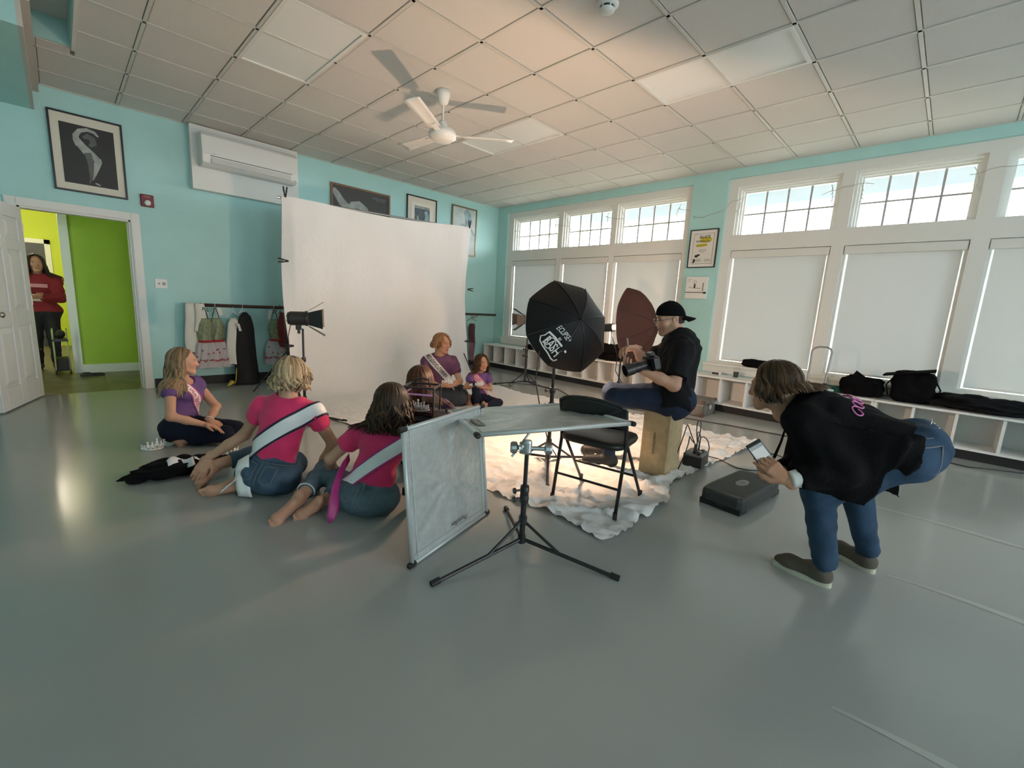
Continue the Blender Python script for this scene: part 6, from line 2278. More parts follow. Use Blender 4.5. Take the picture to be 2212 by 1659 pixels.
def person(label, J, s=1.0, male=False, tone='fair', lips=(0.34, 0.10, 0.09), brow=(0.08, 0.05, 0.03), face=(0, 1, 0), face_up=(0, 0, 1),
           hands=None, foot=None, headS=1.0, smile=0.0, arm=1.0, leg=1.0, bust=0.0, wide=1.0, beard=None, res=0.008, headoff=(0, 0, 0)):
    """builds the body; returns (object, info)"""
    J = {k: V(*v) for k, v in J.items()}
    tone_c = SKIN[tone]
    r = unit(J['shR'] - J['shL'])
    up = unit(J['neck'] - J['pel'])
    fw = unit(np.cross(up, r))
    r = np.cross(fw, up)
    wd = wide * s
    def torso(f, g=0.0, k=.06):
        f.cone(J['hipL'], J['hipR'], .098 * wd + g, .098 * wd + g, k * s, fw, 1.05)
        f.cone(J['pel'] + up * .04 * s, J['pel'] * .45 + J['chest'] * .55, .108 * wd + g, .108 * wd + g, k * s, fw, 1.28)
        f.cone(J['pel'] * .45 + J['chest'] * .55, J['chest'] + up * .02 * s, .112 * wd + g, .122 * wd + g, k * s, fw, 1.32)
        f.cone(J['chest'] + up * .02 * s, J['neck'] - up * .075 * s, .12 * wd + g, .085 * s + g, k * s, fw, 1.3)
        f.cone(J['shL'], J['shR'], .048 * s + g, .048 * s + g, .05 * s)
        f.cone(J['shL'] * .4 + J['neck'] * .6 - up * .015 * s, J['shR'] * .4 + J['neck'] * .6 - up * .015 * s, .045 * s + g, .045 * s + g, .05 * s)
        if bust:
            for q in (-1, 1):
                f.ell(J['chest'] + fw * .075 * s + r * q * .065 * s + up * .01 * s, V(1, 1, 1) * (.058 * bust * s + g), None, .05 * s)
        return f
    fb = torso(Field(), -.006)
    fb.cone(J['neck'] - up * .03 * s, J['head'] - unit(face) * .02 * s, .052 * s, .046 * s, .03 * s)
    for S_ in 'LR':
        sh, el, wr = J['sh' + S_], J['el' + S_], J['wr' + S_]
        fb.cone(sh, el, .046 * s * arm, .036 * s * arm, .03 * s)
        fb.cone(el, el * .55 + wr * .45, .037 * s * arm, .034 * s * arm, .025 * s)
        fb.cone(el * .55 + wr * .45, wr, .034 * s * arm, .0235 * s * arm, .02 * s)
        hp, kn, an = J['hip' + S_], J['knee' + S_], J['ank' + S_]
        fb.cone(hp, kn, .083 * s * leg, .055 * s * leg, .04 * s)
        fb.cone(kn, kn * .6 + an * .4, .054 * s * leg, .051 * s * leg, .03 * s)
        fb.cone(kn * .6 + an * .4, an, .050 * s * leg, .034 * s * leg, .03 * s)
    P, Q = fb.mesh(res)
    parts = [(P, Q, np.tile(tone_c, (len(P), 1)))]
    hf, A, W = head_field(J['head'], V(*face), V(*face_up), headS, male, smile)
    hf.cone(J['neck'] + (J['head'] - J['neck']) * .1, J['head'] - A[2] * .07 * headS - A[1] * .03 * headS, .050 * s, .045 * headS, .03)
    P, Q = hf.mesh(.0032 if headS > .8 else .003)
    parts.append((P, Q, head_colors(P, J['head'], A, headS, tone_c, lips, brow, beard=beard)))
    for S_ in 'LR':
        h = (hands or {}).get(S_)
        if h:
            f = hand_field(J['wr' + S_], h[0], h[1], (1 if S_ == 'L' else -1), *h[2:3], s=s * .97, **(h[3] if len(h) > 3 else {}))
            P, Q = f.mesh(.0036)
            C = np.tile(tone_c, (len(P), 1)) * np.array((1.02, .95, .93))
            parts.append((P, Q, C))
        ft = (foot or {}).get(S_)
        if ft is not None:
            P, Q = foot_field(J['ank' + S_], J['toe' + S_], ft, s * .95).mesh(.0045)
            C = np.tile(tone_c, (len(P), 1)) * np.array((1.0, .93, .92))
            parts.append((P, Q, C))
    vs, fs, cs = append_mesh(parts)
    o = mesh_obj('person', vs, fs, m_skin, None, smooth=True, cols=cs)
    tag(o, label, 'person')
    # move the origin to the base so that the thing sits where its pelvis is
    return o, dict(J=J, r=r, up=up, fw=fw, A=A, W=W, torso=torso, s=s, wide=wide)

GF = {}
def raycast(f, o, d, L=.5):
    rr = np.linspace(0, L, 160)
    F = f.at(V(*o) + np.outer(rr, unit(d)))
    k = int(np.argmax(F < 0)) if (F < 0).any() else 159
    return V(*o) + unit(d) * (rr[k] - .004)

def garment(root, f, name, m, res=.007, wr=0.004, wscale=16, seed=1, stretch=(1, 1, 1), solid=0):
    GF[root.name + name] = f
    P, Q = f.mesh(res)
    if wr:
        N = vnormals(P, Q)
        P = P + N * wrinkle(P, wr, wscale, seed, stretch)[:, None]
    return mesh_obj(name, P, Q, m, root, smooth=True)

def jeans(root, I, m, end=(1.0, 1.0), g=.012, name='jeans', seed=3, leg=1.0, top=.12, wr=.004):
    J, s, up, fw = I['J'], I['s'], I['up'], I['fw']
    f = Field()
    wd = I['wide']
    f.cone(J['hipL'], J['hipR'], .098 * s * wd + g, .098 * s * wd + g, .06 * s, fw, 1.05)
    f.cone(J['pel'], J['pel'] + up * (top + .04) * s, .106 * s * wd + g, .104 * s * wd + g, .06 * s, fw, 1.22)
    for q in (-1, 1):
        f.ell(J['pel'] - fw * .055 * s + I['r'] * q * .05 * s - up * .015 * s, V(1, 1, 1) * (.085 * s + g * .5), None, .05 * s)
    f.cut(J['pel'] + up * top * s, up)
    for i, S_ in enumerate('LR'):
        hp, kn, an = J['hip' + S_], J['knee' + S_], J['ank' + S_]
        e = kn + (an - kn) * end[i]
        f.cone(hp, kn, .085 * s * leg + g, .058 * s * leg + g, .045 * s)
        f.cone(kn, e, .057 * s * leg + g, (.057 - .018 * end[i]) * s * leg + g, .035 * s, flat=True)
    return garment(root, f, name, m, .0075, wr, 14, seed)

def ring_on(f, c, up, r, fw, off=.004, n=44, L=.45):
    pts = []
    for a in np.linspace(0, 2 * math.pi, n + 1)[:-1]:
        d = r * math.cos(a) + fw * math.sin(a)
        rr = np.linspace(L, .01, 140)
        F = f.at(c + np.outer(rr, d))
        k = int(np.argmax(F < 0)) if (F < 0).any() else 139
        pts.append(c + d * (rr[k] + off))
    return pts

def waistband(root, I, m, top_, name='waistband'):
    f = Field()
    f.p = [q for q in GF[root.name + 'jeans'].p if q[0] != 'h']
    J, s, up = I['J'], I['s'], I['up']
    A_ = ring_on(f, J['pel'] + up * (top_ - .002) * s, up, I['r'], I['fw'])
    B_ = ring_on(f, J['pel'] + up * (top_ - .036) * s, up, I['r'], I['fw'])
    b = MB()
    n = len(A_)
    b.add(A_ + B_, [(i, (i + 1) % n, n + (i + 1) % n, n + i) for i in range(n)])
    b.build(name, m, root, smooth=True, solid=.004)
    MB().tube(ring_on(f, J['pel'] + up * (top_ - .038) * s, up, I['r'], I['fw'], .005), .0018, 5, closed=True).build('stitching', m_stitch, root)
    # seat seam and back pockets
    def bp(x, z):
        return raycast(f, J['pel'] + I['r'] * x * s + up * z * s - I['fw'] * .4, I['fw'])
    MB().tube([bp(0, z) for z in np.linspace(top_ - .04, -.05, 8)], .0022, 5).build('stitching', m_stitch, root)
    for q in (-1, 1):
        pp = [(.028, top_ - .062), (.098, top_ - .055), (.098, top_ - .145), (.063, top_ - .165), (.028, top_ - .145), (.028, top_ - .062)]
        pl_ = []
        for (xa, za), (xb, zb) in zip(pp[:-1], pp[1:]):
            for t in np.linspace(0, 1, 6)[:-1]:
                pl_.append(bp(q * (xa + (xb - xa) * t), za + (zb - za) * t))
        MB().tube(pl_, .0020, 5, closed=True).build('pocket_stitching', m_stitch, root)

def top(root, I, m, sleeve=.45, g=.014, hem=.03, puff=0.0, name='shirt', seed=5, neck=1.0, wr=.004, deep=.0, cuff=None, res=.0075, srad=.052):
    J, s, up, fw, r = I['J'], I['s'], I['up'], I['fw'], I['r']
    f = I['torso'](Field(), g)
    f.ell(J['neck'] + up * .035 * s + fw * (.012 + deep) * s, V(.072, .068 + deep, .075) * s * neck, np.array((r, fw, up)), .012 * s, 's')
    f.cut(J['pel'] + up * hem * s, -up)
    for S_ in 'LR':
        sh, el, wr_ = J['sh' + S_], J['el' + S_], J['wr' + S_]
        if sleeve <= 1:
            e = sh + (el - sh) * sleeve
            f.cone(sh, e, srad * s + g * .6, srad * s * .92 + g * .6, .035 * s, flat=True)
            if puff:
                c_ = sh + (el - sh) * sleeve * .62
                f.cone(sh + (el - sh) * .12, sh + (el - sh) * sleeve * .86, srad * s + puff * .8, srad * s + puff, .03 * s)
        else:
            e = el + (wr_ - el) * (sleeve - 1)
            f.cone(sh, el, srad * s + g * .6, srad * .86 * s + g * .6, .035 * s)
            f.cone(el, e, srad * .86 * s + g * .6, srad * .62 * s + g * .6, .03 * s, flat=True)
    return garment(root, f, name, m, res, wr, 15, seed)

# ------------------------------------------------------------------ the people
def JD(**k):
    return {a: V(*b) for a, b in k.items()}
m_pink = mat('hot_pink_knit', (0.78, 0.03, 0.15), 0.75, bump=0.2, bscale=240, sheen=0.2)
m_purple = mat('purple_knit', (0.13, 0.065, 0.22), 0.75, bump=0.2, bscale=240)
m_plum = mat('plum_velour', (0.105, 0.04, 0.10), 0.75, bump=0.2, bscale=200)
m_satin = mat('white_sash_satin', (0.93, 0.93, 0.95), 0.4, bump=0.25, bscale=16)
m_navy = mat('navy_binding', (0.02, 0.015, 0.05), 0.45)
m_mag = mat('magenta_satin', (0.50, 0.04, 0.24), 0.28, bump=0.15, bscale=16)
m_pnk2 = mat('pale_pink_satin', (0.80, 0.50, 0.56), 0.35)
m_pedge = mat('rose_binding', (0.58, 0.10, 0.24), 0.45)
m_blkprint = mat('sash_black_print', (0.015, 0.012, 0.015), 0.6)
m_roseprint = mat('sash_rose_print', (0.50, 0.05, 0.16), 0.6)

def pocket_stitch(root, pts, m):
    MB().tube(pts, .0022, 5).build('stitching', m, root)

m_stitch = mat('stitch_tan', (0.22, 0.22, 0.22), 0.8)

# --- kneeling girl in purple, left
J1 = JD(head=(-5.925, -2.665, .672), neck=(-5.935, -2.645, .515), chest=(-5.945, -2.655, .395), pel=(-5.975, -2.67, .135),
          shR=(-6.035, -2.735, .472), shL=(-5.835, -2.565, .468), hipR=(-6.03, -2.73, .125), hipL=(-5.92, -2.61, .125),
          wrR=(-5.855, -2.95, .190), wrL=(-5.815, -2.885, .205), kneeR=(-5.735, -2.985, .10), kneeL=(-5.62, -2.86, .10),
          ankR=(-6.0, -2.79, .045), ankL=(-5.88, -2.64, .045), toeR=(-6.12, -2.70, .03), toeL=(-6.03, -2.56, .03))
J1['elR'] = ik(J1['shR'], J1['wrR'], .255, .235, (-.2, -.5, -.6))
J1['elL'] = ik(J1['shL'], J1['wrL'], .255, .235, (.6, .1, -.5))
p1, I1 = person('girl in purple top and pink-edged sash kneeling at the left', J1, .90, face=(.97, -.22, -.05), headS=.93,
                hands={'R': ((.75, -.6, -.25), (-.1, -.2, -1), .25), 'L': ((.35, -.9, -.3), (0, 0, -1), .22)}, foot={'R': (0.1, -.1, -1), 'L': (0.1, -.1, -1)}, bust=.9, arm=1.02)
top(p1, I1, m_purple, .22, .012, .05, .008, deep=.02, neck=1.0, name='blouse', seed=11)
jeans(p1, I1, denim('ink', (0.008, 0.012, 0.028)), (.80, .80), seed=12)
tf1 = I1['torso'](Field(), .016)
sash(p1, tf1, J1['chest'] + V(0, 0, -.02), I1['r'] * .62 + I1['up'] * .80, I1['r'] * .78 - I1['up'] * .60 + I1['fw'] * .0, .078, m_satin, m_pedge, text='MISS NEW JERSEY', m_text=m_roseprint, tpos=.20, tsize=.55, tlen=.30, e_f=I1['fw'], tflip=1)
hair_mesh(p1, J1['head'], I1['A'], .93, (0.10, 0.065, 0.035), (0.40, 0.28, 0.16), 200, .30, .014, 34, 4, torso=tf1, spread=.02, front=78)
MB().sphere(I1['W'](-.074, -.01, -.038), .004, 8, 6).build('earring', m_rhine, p1)
wl = unit(V(*J1['wrL']) - J1['elL'])
MB().tube([V(*J1['wrL']) - wl * .02 + q for q in [np.cross(wl, V(0, 0, 1)) * .027 * math.cos(a) + np.cross(wl, np.cross(wl, V(0, 0, 1))) * .027 * math.sin(a) for a in np.linspace(0, 2 * math.pi, 17)[:-1]]], .004, 6, closed=True).build('bracelet', m_plw, p1)

# --- blonde woman in pink sitting with her back to the camera
J2 = JD(head=(-5.582, -4.10, .740), neck=(-5.612, -4.13, .600), chest=(-5.645, -4.13, .465), pel=(-5.735, -4.115, .115),
          shL=(-5.725, -3.995, .535), shR=(-5.510, -4.255, .520), hipL=(-5.80, -4.03, .105), hipR=(-5.68, -4.17, .105),
          wrL=(-6.005, -3.80, .185), wrR=(-5.485, -4.215, .075), kneeL=(-5.56, -3.72, .14), kneeR=(-5.52, -3.95, .09),
          ankL=(-5.976, -3.698, .095), ankR=(-5.90, -4.01, .055), toeL=(-6.115, -3.82, .03), toeR=(-6.085, -3.93, .03))
J2['elL'] = ik(J2['shL'], J2['wrL'], .275, .25, (-.2, .6, -.8))
J2['elR'] = ik(J2['shR'], J2['wrR'], .265, .24, (.8, -.3, .2))
p2, I2 = person('blonde curly-haired woman in a pink top seated with her back turned', J2, 1.0, tone='tan', face=(.72, .68, -.10), headS=.98,
                hands={'L': ((-.55, -.1, -.8), (.3, .9, -.2), .30), 'R': ((-.3, -.35, -.6), (-.2, .1, -1), .1)}, foot={'L': (-.2, .45, .9), 'R': (.5, .7, .3)}, arm=.98)
top(p2, I2, m_pink, .40, .013, .10, .004, neck=1.08, name='t_shirt', seed=21)
jeans(p2, I2, denim('blue', (0.07, 0.118, 0.18)), (.72, .72), seed=22, top=.135)
tf2 = I2['torso'](Field(), .017)
tf2s = I2['torso'](Field(), .017)
tf2s.cone(J2['shR'], J2['shR'] + (J2['elR'] - J2['shR']) * .3, .068, .066, .035)
waistband(p2, I2, denim('blue', (0, 0, 0)), .135)
g2 = sash(p2, tf2s, J2['chest'] * V(1, 1, 1) + V(-.005, 0, -.085), I2['r'] * .70 + I2['up'] * .72, I2['r'] * .72 - I2['up'] * .70, .100, m_satin, m_navy, e_f=-I2['fw'])
ribbon_strip(p2, [(-5.865, -4.06, .235), (-5.885, -4.10, .19), (-5.895, -4.125, .12), (-5.895, -4.14, .05), (-5.89, -4.15, .012)], [.085, .09, .09, .09, .09], [(.5, -.6, .5), (.6, -.7, .2), (.65, -.75, 0), (.65, -.75, 0), (.65, -.75, 0)], m_satin)
ribbon_strip(p2, [(-5.905, -4.09, .16), (-5.93, -4.09, .10), (-5.975, -4.06, .055), (-6.0, -4.04, .03)], [.07, .08, .07, .02], [(.3, -.5, .8), (.3, -.6, .6), (.2, -.6, .7), (.2, -.6, .7)], m_satin)
hair_mesh(p2, J2['head'], I2['A'], .98, (0.11, 0.075, 0.045), (0.58, 0.44, 0.26), 230, .115, .017, 62, 9, torso=tf2, spread=.035, front=38, vol=1.05, tipcurl=.02)
pk0 = V(-5.80, -4.135, .155)
for q in (-.045, .075):
    o_ = J2['pel'] - I2['fw'] * .132 + I2['r'] * q
    MB().tube([o_ + I2['up'] * .125, o_ + I2['up'] * .09], .006, 6, flat=.5).build('belt_loop', denim('blue', (0, 0, 0)), p2)

# --- dark-haired girl in pink with magenta-edged sash
J3 = JD(head=(-5.262, -4.80, .652), neck=(-5.292, -4.80, .515), chest=(-5.322, -4.80, .39), pel=(-5.40, -4.765, .11),
          shL=(-5.395, -4.655, .455), shR=(-5.225, -4.935, .462), hipL=(-5.455, -4.68, .10), hipR=(-5.345, -4.835, .10),
          wrL=(-5.44, -4.36, .14), wrR=(-5.165, -4.93, .07), kneeL=(-5.455, -4.30, .13), kneeR=(-5.34, -4.50, .085),
          ankL=(-5.715, -4.545, .085), ankR=(-5.63, -4.60, .05), toeL=(-5.905, -4.63, .03), toeR=(-5.76, -4.64, .03))
J3['elL'] = ik(J3['shL'], J3['wrL'], .25, .225, (-.7, .2, -.4))
J3['elR'] = ik(J3['shR'], J3['wrR'], .25, .225, (.6, -.7, .2))
p3, I3 = person('dark wavy-haired girl in a pink top seated behind the reflector panel', J3, .93, face=(.80, .58, -.12), headS=.97,
                hands={'L': ((.1, .8, -.4), (.3, 0, -1), .4), 'R': ((.3, .3, -.6), (0, .2, -1), .1)}, foot={'L': (.35, -.25, .75), 'R': (.2, -.5, .6)}, arm=.96)
top(p3, I3, m_pink, .42, .013, .085, .006, neck=1.05, name='t_shirt', seed=31)
jeans(p3, I3, denim('light', (0.105, 0.16, 0.205)), (.74, .70), seed=32, top=.12)
tf3 = I3['torso'](Field(), .017)
tf3s = I3['torso'](Field(), .017)
tf3s.cone(J3['shR'], J3['shR'] + (J3['elR'] - J3['shR']) * .3, .064, .062, .035)
waistband(p3, I3, denim('light', (0, 0, 0)), .12)
g3 = sash(p3, tf3s, J3['chest'] + V(-.01, 0, -.085), I3['r'] * .66 + I3['up'] * .78, I3['r'] * .78 - I3['up'] * .64, .085, m_satin, m_mag, e_f=-I3['fw'])
ribbon_strip(p3, [(-5.43, -4.60, .30), (-5.485, -4.64, .265), (-5.535, -4.685, .22), (-5.575, -4.73, .165), (-5.60, -4.765, .10), (-5.625, -4.785, .045), (-5.64, -4.79, .012)], [.045, .05, .055, .062, .065, .05, .012], [(.0, .3, .95), (-.1, .3, .95), (-.3, .3, .9), (-.5, .35, .75), (-.65, .45, .55), (-.7, .5, .4), (-.7, .5, .4)], m_mag)
hair_mesh(p3, J3['head'], I3['A'], .97, (0.013, 0.007, 0.004), (0.085, 0.045, 0.022), 200, .19, .022, 42, 17, torso=tf3, spread=.04, front=42, vol=1.05)
MB().tube([J3['pel'] - I3['fw'] * .127 + I3['r'] * .03 + I3['up'] * .11, J3['pel'] - I3['fw'] * .135 + I3['r'] * .035 + I3['up'] * .05], .009, 6, flat=.5).build('belt_loop', denim('light', (0, 0, 0)), p3)
e3 = J3['kneeL'] + (V(*J3['ankL']) - V(*J3['kneeL'])) * .74
d3 = unit(V(*J3['ankL']) - V(*J3['kneeL']))
sA, sB, _ = frame_from(d3)
MB().tube([e3 + (sA * math.cos(a) + sB * math.sin(a)) * .052 for a in np.linspace(0, 2 * math.pi, 25)[:-1]], .004, 6, closed=True).build('frayed_hem', m_pap2, p3)

# --- seated person in a plum varsity jacket, behind the chair
J4 = JD(head=(-4.752, -4.335, .665), neck=(-4.768, -4.375, .52), chest=(-4.757, -4.385, .40), pel=(-4.745, -4.40, .11),
          shL=(-4.865, -4.265, .462), shR=(-4.635, -4.495, .462), hipL=(-4.79, -4.33, .10), hipR=(-4.68, -4.45, .10),
          wrL=(-4.70, -4.12, .18), wrR=(-4.52, -4.32, .18), kneeL=(-4.64, -3.98, .12), kneeR=(-4.34, -4.22, .12),
          ankL=(-4.42, -4.06, .06), ankR=(-4.50, -3.98, .06), toeL=(-4.28, -4.06, .03), toeR=(-4.52, -3.84, .03))
J4['elL'] = ik(J4['shL'], J4['wrL'], .27, .24, (-.5, 0, -.7))
J4['elR'] = ik(J4['shR'], J4['wrR'], .27, .24, (.3, -.6, -.7))
p4, I4 = person('auburn-haired person in a plum jacket seated behind the tiara case', J4, .98, face=(.72, .68, 0), headS=1.0,
                hands={'L': ((.5, .5, -.3), (0, 0, -1), .3), 'R': ((.5, .5, -.3), (0, 0, -1), .3)})
top(p4, I4, mat('plum_jacket', (0.045, 0.016, 0.055), 0.8, bump=.3, bscale=60), 1.95, .024, -.02, name='jacket', seed=41, wr=.008, srad=.058, neck=.9)
jeans(p4, I4, denim('ink', (0, 0, 0)), (1, 1), seed=42)
tf4 = I4['torso'](Field(), .03)
for k in range(3):
    h = J4['pel'] + I4['up'] * (.0 + .022 * k)
    ring = []
    for a in np.linspace(0, 2 * math.pi, 41)[:-1]:
        d_ = I4['r'] * math.cos(a) + I4['fw'] * math.sin(a)
        rr_ = np.linspace(.35, .02, 90)
        F_ = tf4.at(h + np.outer(rr_, d_))
        k_ = np.argmax(F_ < 0)
        ring.append(h + d_ * (rr_[k_] + .005))
    if k != 1:
        MB().tube(ring, .006, 6, closed=True).build('hem_stripe', m_plw, p4)
hair_mesh(p4, J4['head'], I4['A'], 1.0, (0.030, 0.011, 0.006), (0.135, 0.048, 0.022), 190, .165, .008, 24, 25, torso=tf4, spread=.02, front=45, vol=1.04, tipcurl=.015)

# --- woman with the white MISS PENNSYLVANIA sash
J5 = JD(head=(-3.287, -2.607, .757), neck=(-3.309, -2.595, .605), chest=(-3.312, -2.603, .475), pel=(-3.31, -2.615, .12),
          shR=(-3.445, -2.505, .535), shL=(-3.175, -2.685, .535), hipR=(-3.40, -2.575, .105), hipL=(-3.245, -2.675, .105),
          wrR=(-3.475, -2.835, .275), wrL=(-3.375, -2.905, .275), kneeR=(-3.245, -2.955, .115), kneeL=(-2.98, -2.60, .13),
          ankR=(-3.03, -2.80, .06), ankL=(-3.09, -2.90, .07), toeR=(-2.93, -2.75, .04), toeL=(-3.10, -3.03, .03))
J5['elR'] = ik(J5['shR'], J5['wrR'], .27, .235, (-.7, .1, -.7))
J5['elL'] = ik(J5['shL'], J5['wrL'], .27, .235, (.7, -.2, -.7))
p5, I5 = person('woman in plum top with a white MISS PENNSYLVANIA sash seated before the backdrop', J5, 1.0, face=(.22, -.97, -.08), headS=1.03,
                lips=(0.24, 0.06, 0.06), hands={'R': ((.45, -.6, .1), (.3, .2, 1), .35), 'L': ((-.55, -.3, .1), (.1, .3, 1), .35)}, foot={'L': (.3, .1, .8)}, bust=1.1, wide=1.08)
top(p5, I5, m_plum, .5, .018, .03, .012, deep=.01, name='blouse', seed=51)
jeans(p5, I5, denim('slate', (0.035, 0.045, 0.062)), (.86, .86), seed=52, g=.018)
tf5 = I5['torso'](Field(), .022)
sash(p5, tf5, J5['chest'] + V(0, 0, -.03), I5['r'] * .66 + I5['up'] * .76, I5['r'] * .76 - I5['up'] * .66, .085, mat('white_sash_cloth', (0.78, 0.77, 0.78), .4), None, text='MISS PENNSYLVANIA', m_text=m_blkprint, tpos=.18, tsize=.62, tlen=.42, e_f=I5['fw'])
hair_mesh(p5, J5['head'], I5['A'], 1.03, (0.16, 0.075, 0.032), (0.50, 0.29, 0.14), 190, .085, .015, 50, 33, torso=tf5, spread=.03, front=47, vol=1.05, tipcurl=.02)
tiara('gold-white tiara in the hands of the MISS PENNSYLVANIA sash woman', (-3.415, -2.90, .315), (-.4, -.9, 0), .062, .075, 'tiaras', 190)

# --- little girl with pink sash
J6 = JD(head=(-2.948, -2.975, .545), neck=(-2.957, -2.969, .418), chest=(-2.962, -2.975, .325), pel=(-2.955, -2.985, .085),
          shR=(-3.055, -2.925, .372), shL=(-2.875, -3.03, .372), hipR=(-3.0, -2.96, .08), hipL=(-2.905, -3.015, .08),
          wrR=(-3.125, -3.065, .265), wrL=(-3.055, -3.12, .265), kneeR=(-3.115, -3.085, .235), kneeL=(-2.86, -3.23, .075),
          ankR=(-3.07, -3.06, .05), ankL=(-3.03, -3.15, .045), toeR=(-3.11, -3.17, .02), toeL=(-3.15, -3.12, .02))
J6['elR'] = ik(J6['shR'], J6['wrR'], .165, .15, (-.6, .2, -.8))
J6['elL'] = ik(J6['shL'], J6['wrL'], .17, .155, (.5, -.4, -.8))
p6, I6 = person('smiling little girl in purple with a pale pink sash seated on the sheet', J6, .64, tone='warm', face=(-.12, -.98, -.02), headS=.87, smile=1.0,
                lips=(0.40, 0.12, 0.11), hands={'R': ((.5, -.5, .1), (.3, .2, 1), .35), 'L': ((-.6, -.2, .1), (.1, .3, 1), .35)}, foot={'R': (0, -.3, .9), 'L': (0, .2, .9)}, arm=.95, res=.006)
top(p6, I6, m_purple, .30, .011, .03, .02, name='blouse', seed=61, res=.006)
jeans(p6, I6, denim('ink', (0, 0, 0)), (.80, .9), seed=62, g=.010)
tf6 = I6['torso'](Field(), .014)
sash(p6, tf6, J6['chest'] + V(0, 0, -.02), I6['r'] * .66 + I6['up'] * .76, I6['r'] * .76 - I6['up'] * .66, .085, m_pnk2, m_pedge, text='LITTLE MISS', m_text=m_roseprint, tpos=.20, tsize=.5, tlen=.20, e_f=I6['fw'])
ribbon_strip(p6, [(-2.845, -3.07, .20), (-2.825, -3.12, .14), (-2.80, -3.16, .08), (-2.775, -3.19, .03)], [.07, .075, .075, .06], [(-.6, .4, .6), (-.6, .4, .6), (-.6, .4, .6), (-.5, .5, .5)], m_pnk2)
hair_mesh(p6, J6['head'], I6['A'], .87, (0.020, 0.010, 0.006), (0.11, 0.055, 0.03), 160, .19, .013, 48, 41, torso=tf6, spread=.02, front=46, vol=1.03)
tiara('silver tiara in the hands of the little girl', (-3.105, -3.125, .300), (-.4, -.9, 0), .05, .06, 'tiaras', 190)

# --- photographer on the apple box
J7 = JD(head=(-3.186, -5.476, 1.222), neck=(-3.115, -5.535, 1.095), chest=(-3.13, -5.56, .945), pel=(-3.245, -5.60, .62),
          shL=(-3.285, -5.655, .995), shR=(-2.945, -5.43, 1.0), hipL=(-3.325, -5.64, .605), hipR=(-3.155, -5.52, .605),
          wrL=(-3.60, -5.505, .845), wrR=(-3.415, -5.33, .985), kneeL=(-3.60, -5.30, .60), kneeR=(-3.40, -5.14, .60),
          ankL=(-3.55, -5.26, .12), ankR=(-3.36, -5.10, .12), toeL=(-3.66, -5.13, .05), toeR=(-3.46, -4.97, .05))
J7['elL'] = ik(J7['shL'], J7['wrL'], .29, .265, (-.1, -.4, -.9))
J7['elR'] = ik(J7['shR'], J7['wrR'], .31, .27, (.4, .3, -.8))
p7, I7 = person('photographer in black with a backwards cap seated on the apple box', J7, 1.12, male=True, tone='fair', face=(-.73, .64, -.22), headS=1.04,
                hands={'L': ((-.75, .45, .1), (.3, .1, 1), .75), 'R': ((-.85, .35, .0), (-.2, -.3, -.9), .7)}, arm=1.12, wide=1.26, leg=.86, beard=(0.18, 0.12, 0.09))
m_blksh = mat('black_cotton', (0.008, 0.008, 0.010), 0.85, bump=.3, bscale=40, spec=.2)
top(p7, I7, m_blksh, .78, .024, -.10, name='polo_shirt', seed=71, wr=.007, srad=.066, neck=.85)
jeans(p7, I7, denim('dark', (0.018, 0.030, 0.060)), (1.0, 1.0), seed=72, g=.012, leg=.92)
# collar
A7 = I7['A']
MB().tube([J7['neck'] + I7['up'] * .035 + (I7['r'] * math.cos(a) * .082 + I7['fw'] * math.sin(a) * .085) for a in np.linspace(-4.3, 1.2, 22)], .017, 8, flat=.9).build('collar', m_blksh, p7, smooth=True)
# cap worn backwards
W7 = I7['W']
b = MB()
def capdome(u, v):
    a = 2 * math.pi * u
    th = v * math.radians(92)
    k = 1.0 + .015 * math.sin(a * 6) * v
    y = -.012 + .107 * math.sin(th) * math.cos(a) * k
    return W7(.086 * math.sin(th) * math.sin(a) * k, y,   .030 + .108 * math.cos(th) + .20 * (y + .012) * v)
b.grid(36, 12, capdome, True)
b.build('cap', m_fab, p7, smooth=True, solid=.004)
b = MB()
def capbrim(u, v):
    w = 2 * u - 1
    x = .076 * w * (1 - .10 * v)
    y0 = -.012 - .105 * math.sqrt(max(0, 1 - (x / .088) ** 2))
    y = y0 - .085 * v * math.sqrt(max(.05, 1 - w * w * .8))
    return W7(x, y, .030 + .20 * (y0 + .012) - .035 * v - .018 * w * w)
b.grid(14, 7, capbrim)
b.build('cap_brim', m_fab, p7, smooth=True, solid=.005)
MB().sphere(W7(0, -.014, .139), (.007, .007, .005), 8, 5).build('cap_button', m_fab, p7)
m_hr = mat('short_brown_hair', (0.035, 0.022, 0.014), .8)
b = MB()
b.grid(24, 6, lambda u, v: W7(.0765 * math.sin(math.pi * (.62 + .76 * u)), -.012 + .0955 * math.cos(math.pi * (.62 + .76 * u)), .03 - .07 * v))
b.build('hair', m_hr, p7, smooth=True)
# glasses
for q in (-1, 1):
    MB().tube([W7(q * .032 + .021 * math.cos(a), .104, .005 + .016 * math.sin(a)) for a in np.linspace(0, 2 * math.pi, 17)[:-1]], .0016, 5, closed=True).build('glasses_rim', m_chrome, p7)
    MB().tube([W7(q * .053, .102, .01), W7(q * .077, .06, .012), W7(q * .081, -.01, .012)], .0018, 5).build('glasses_temple', m_blkp, p7)
for S_ in 'LR':
    an, to = V(*J7['ank' + S_]), V(*J7['toe' + S_])
    f = Field()
    d_ = unit((to - an) * V(1, 1, 0))
    f.cone(V(an[0], an[1], .06) - d_ * .03, V(to[0], to[1], .055), .05, .042, .03, (0, 0, 1), .95)
    f.cone(V(an[0], an[1], .06), an + V(0, 0, .02), .048, .045, .03)
    f.cut((0, 0, .025), (0, 0, -1))
    garment(p7, f, 'shoe', m_black, .006, 0)

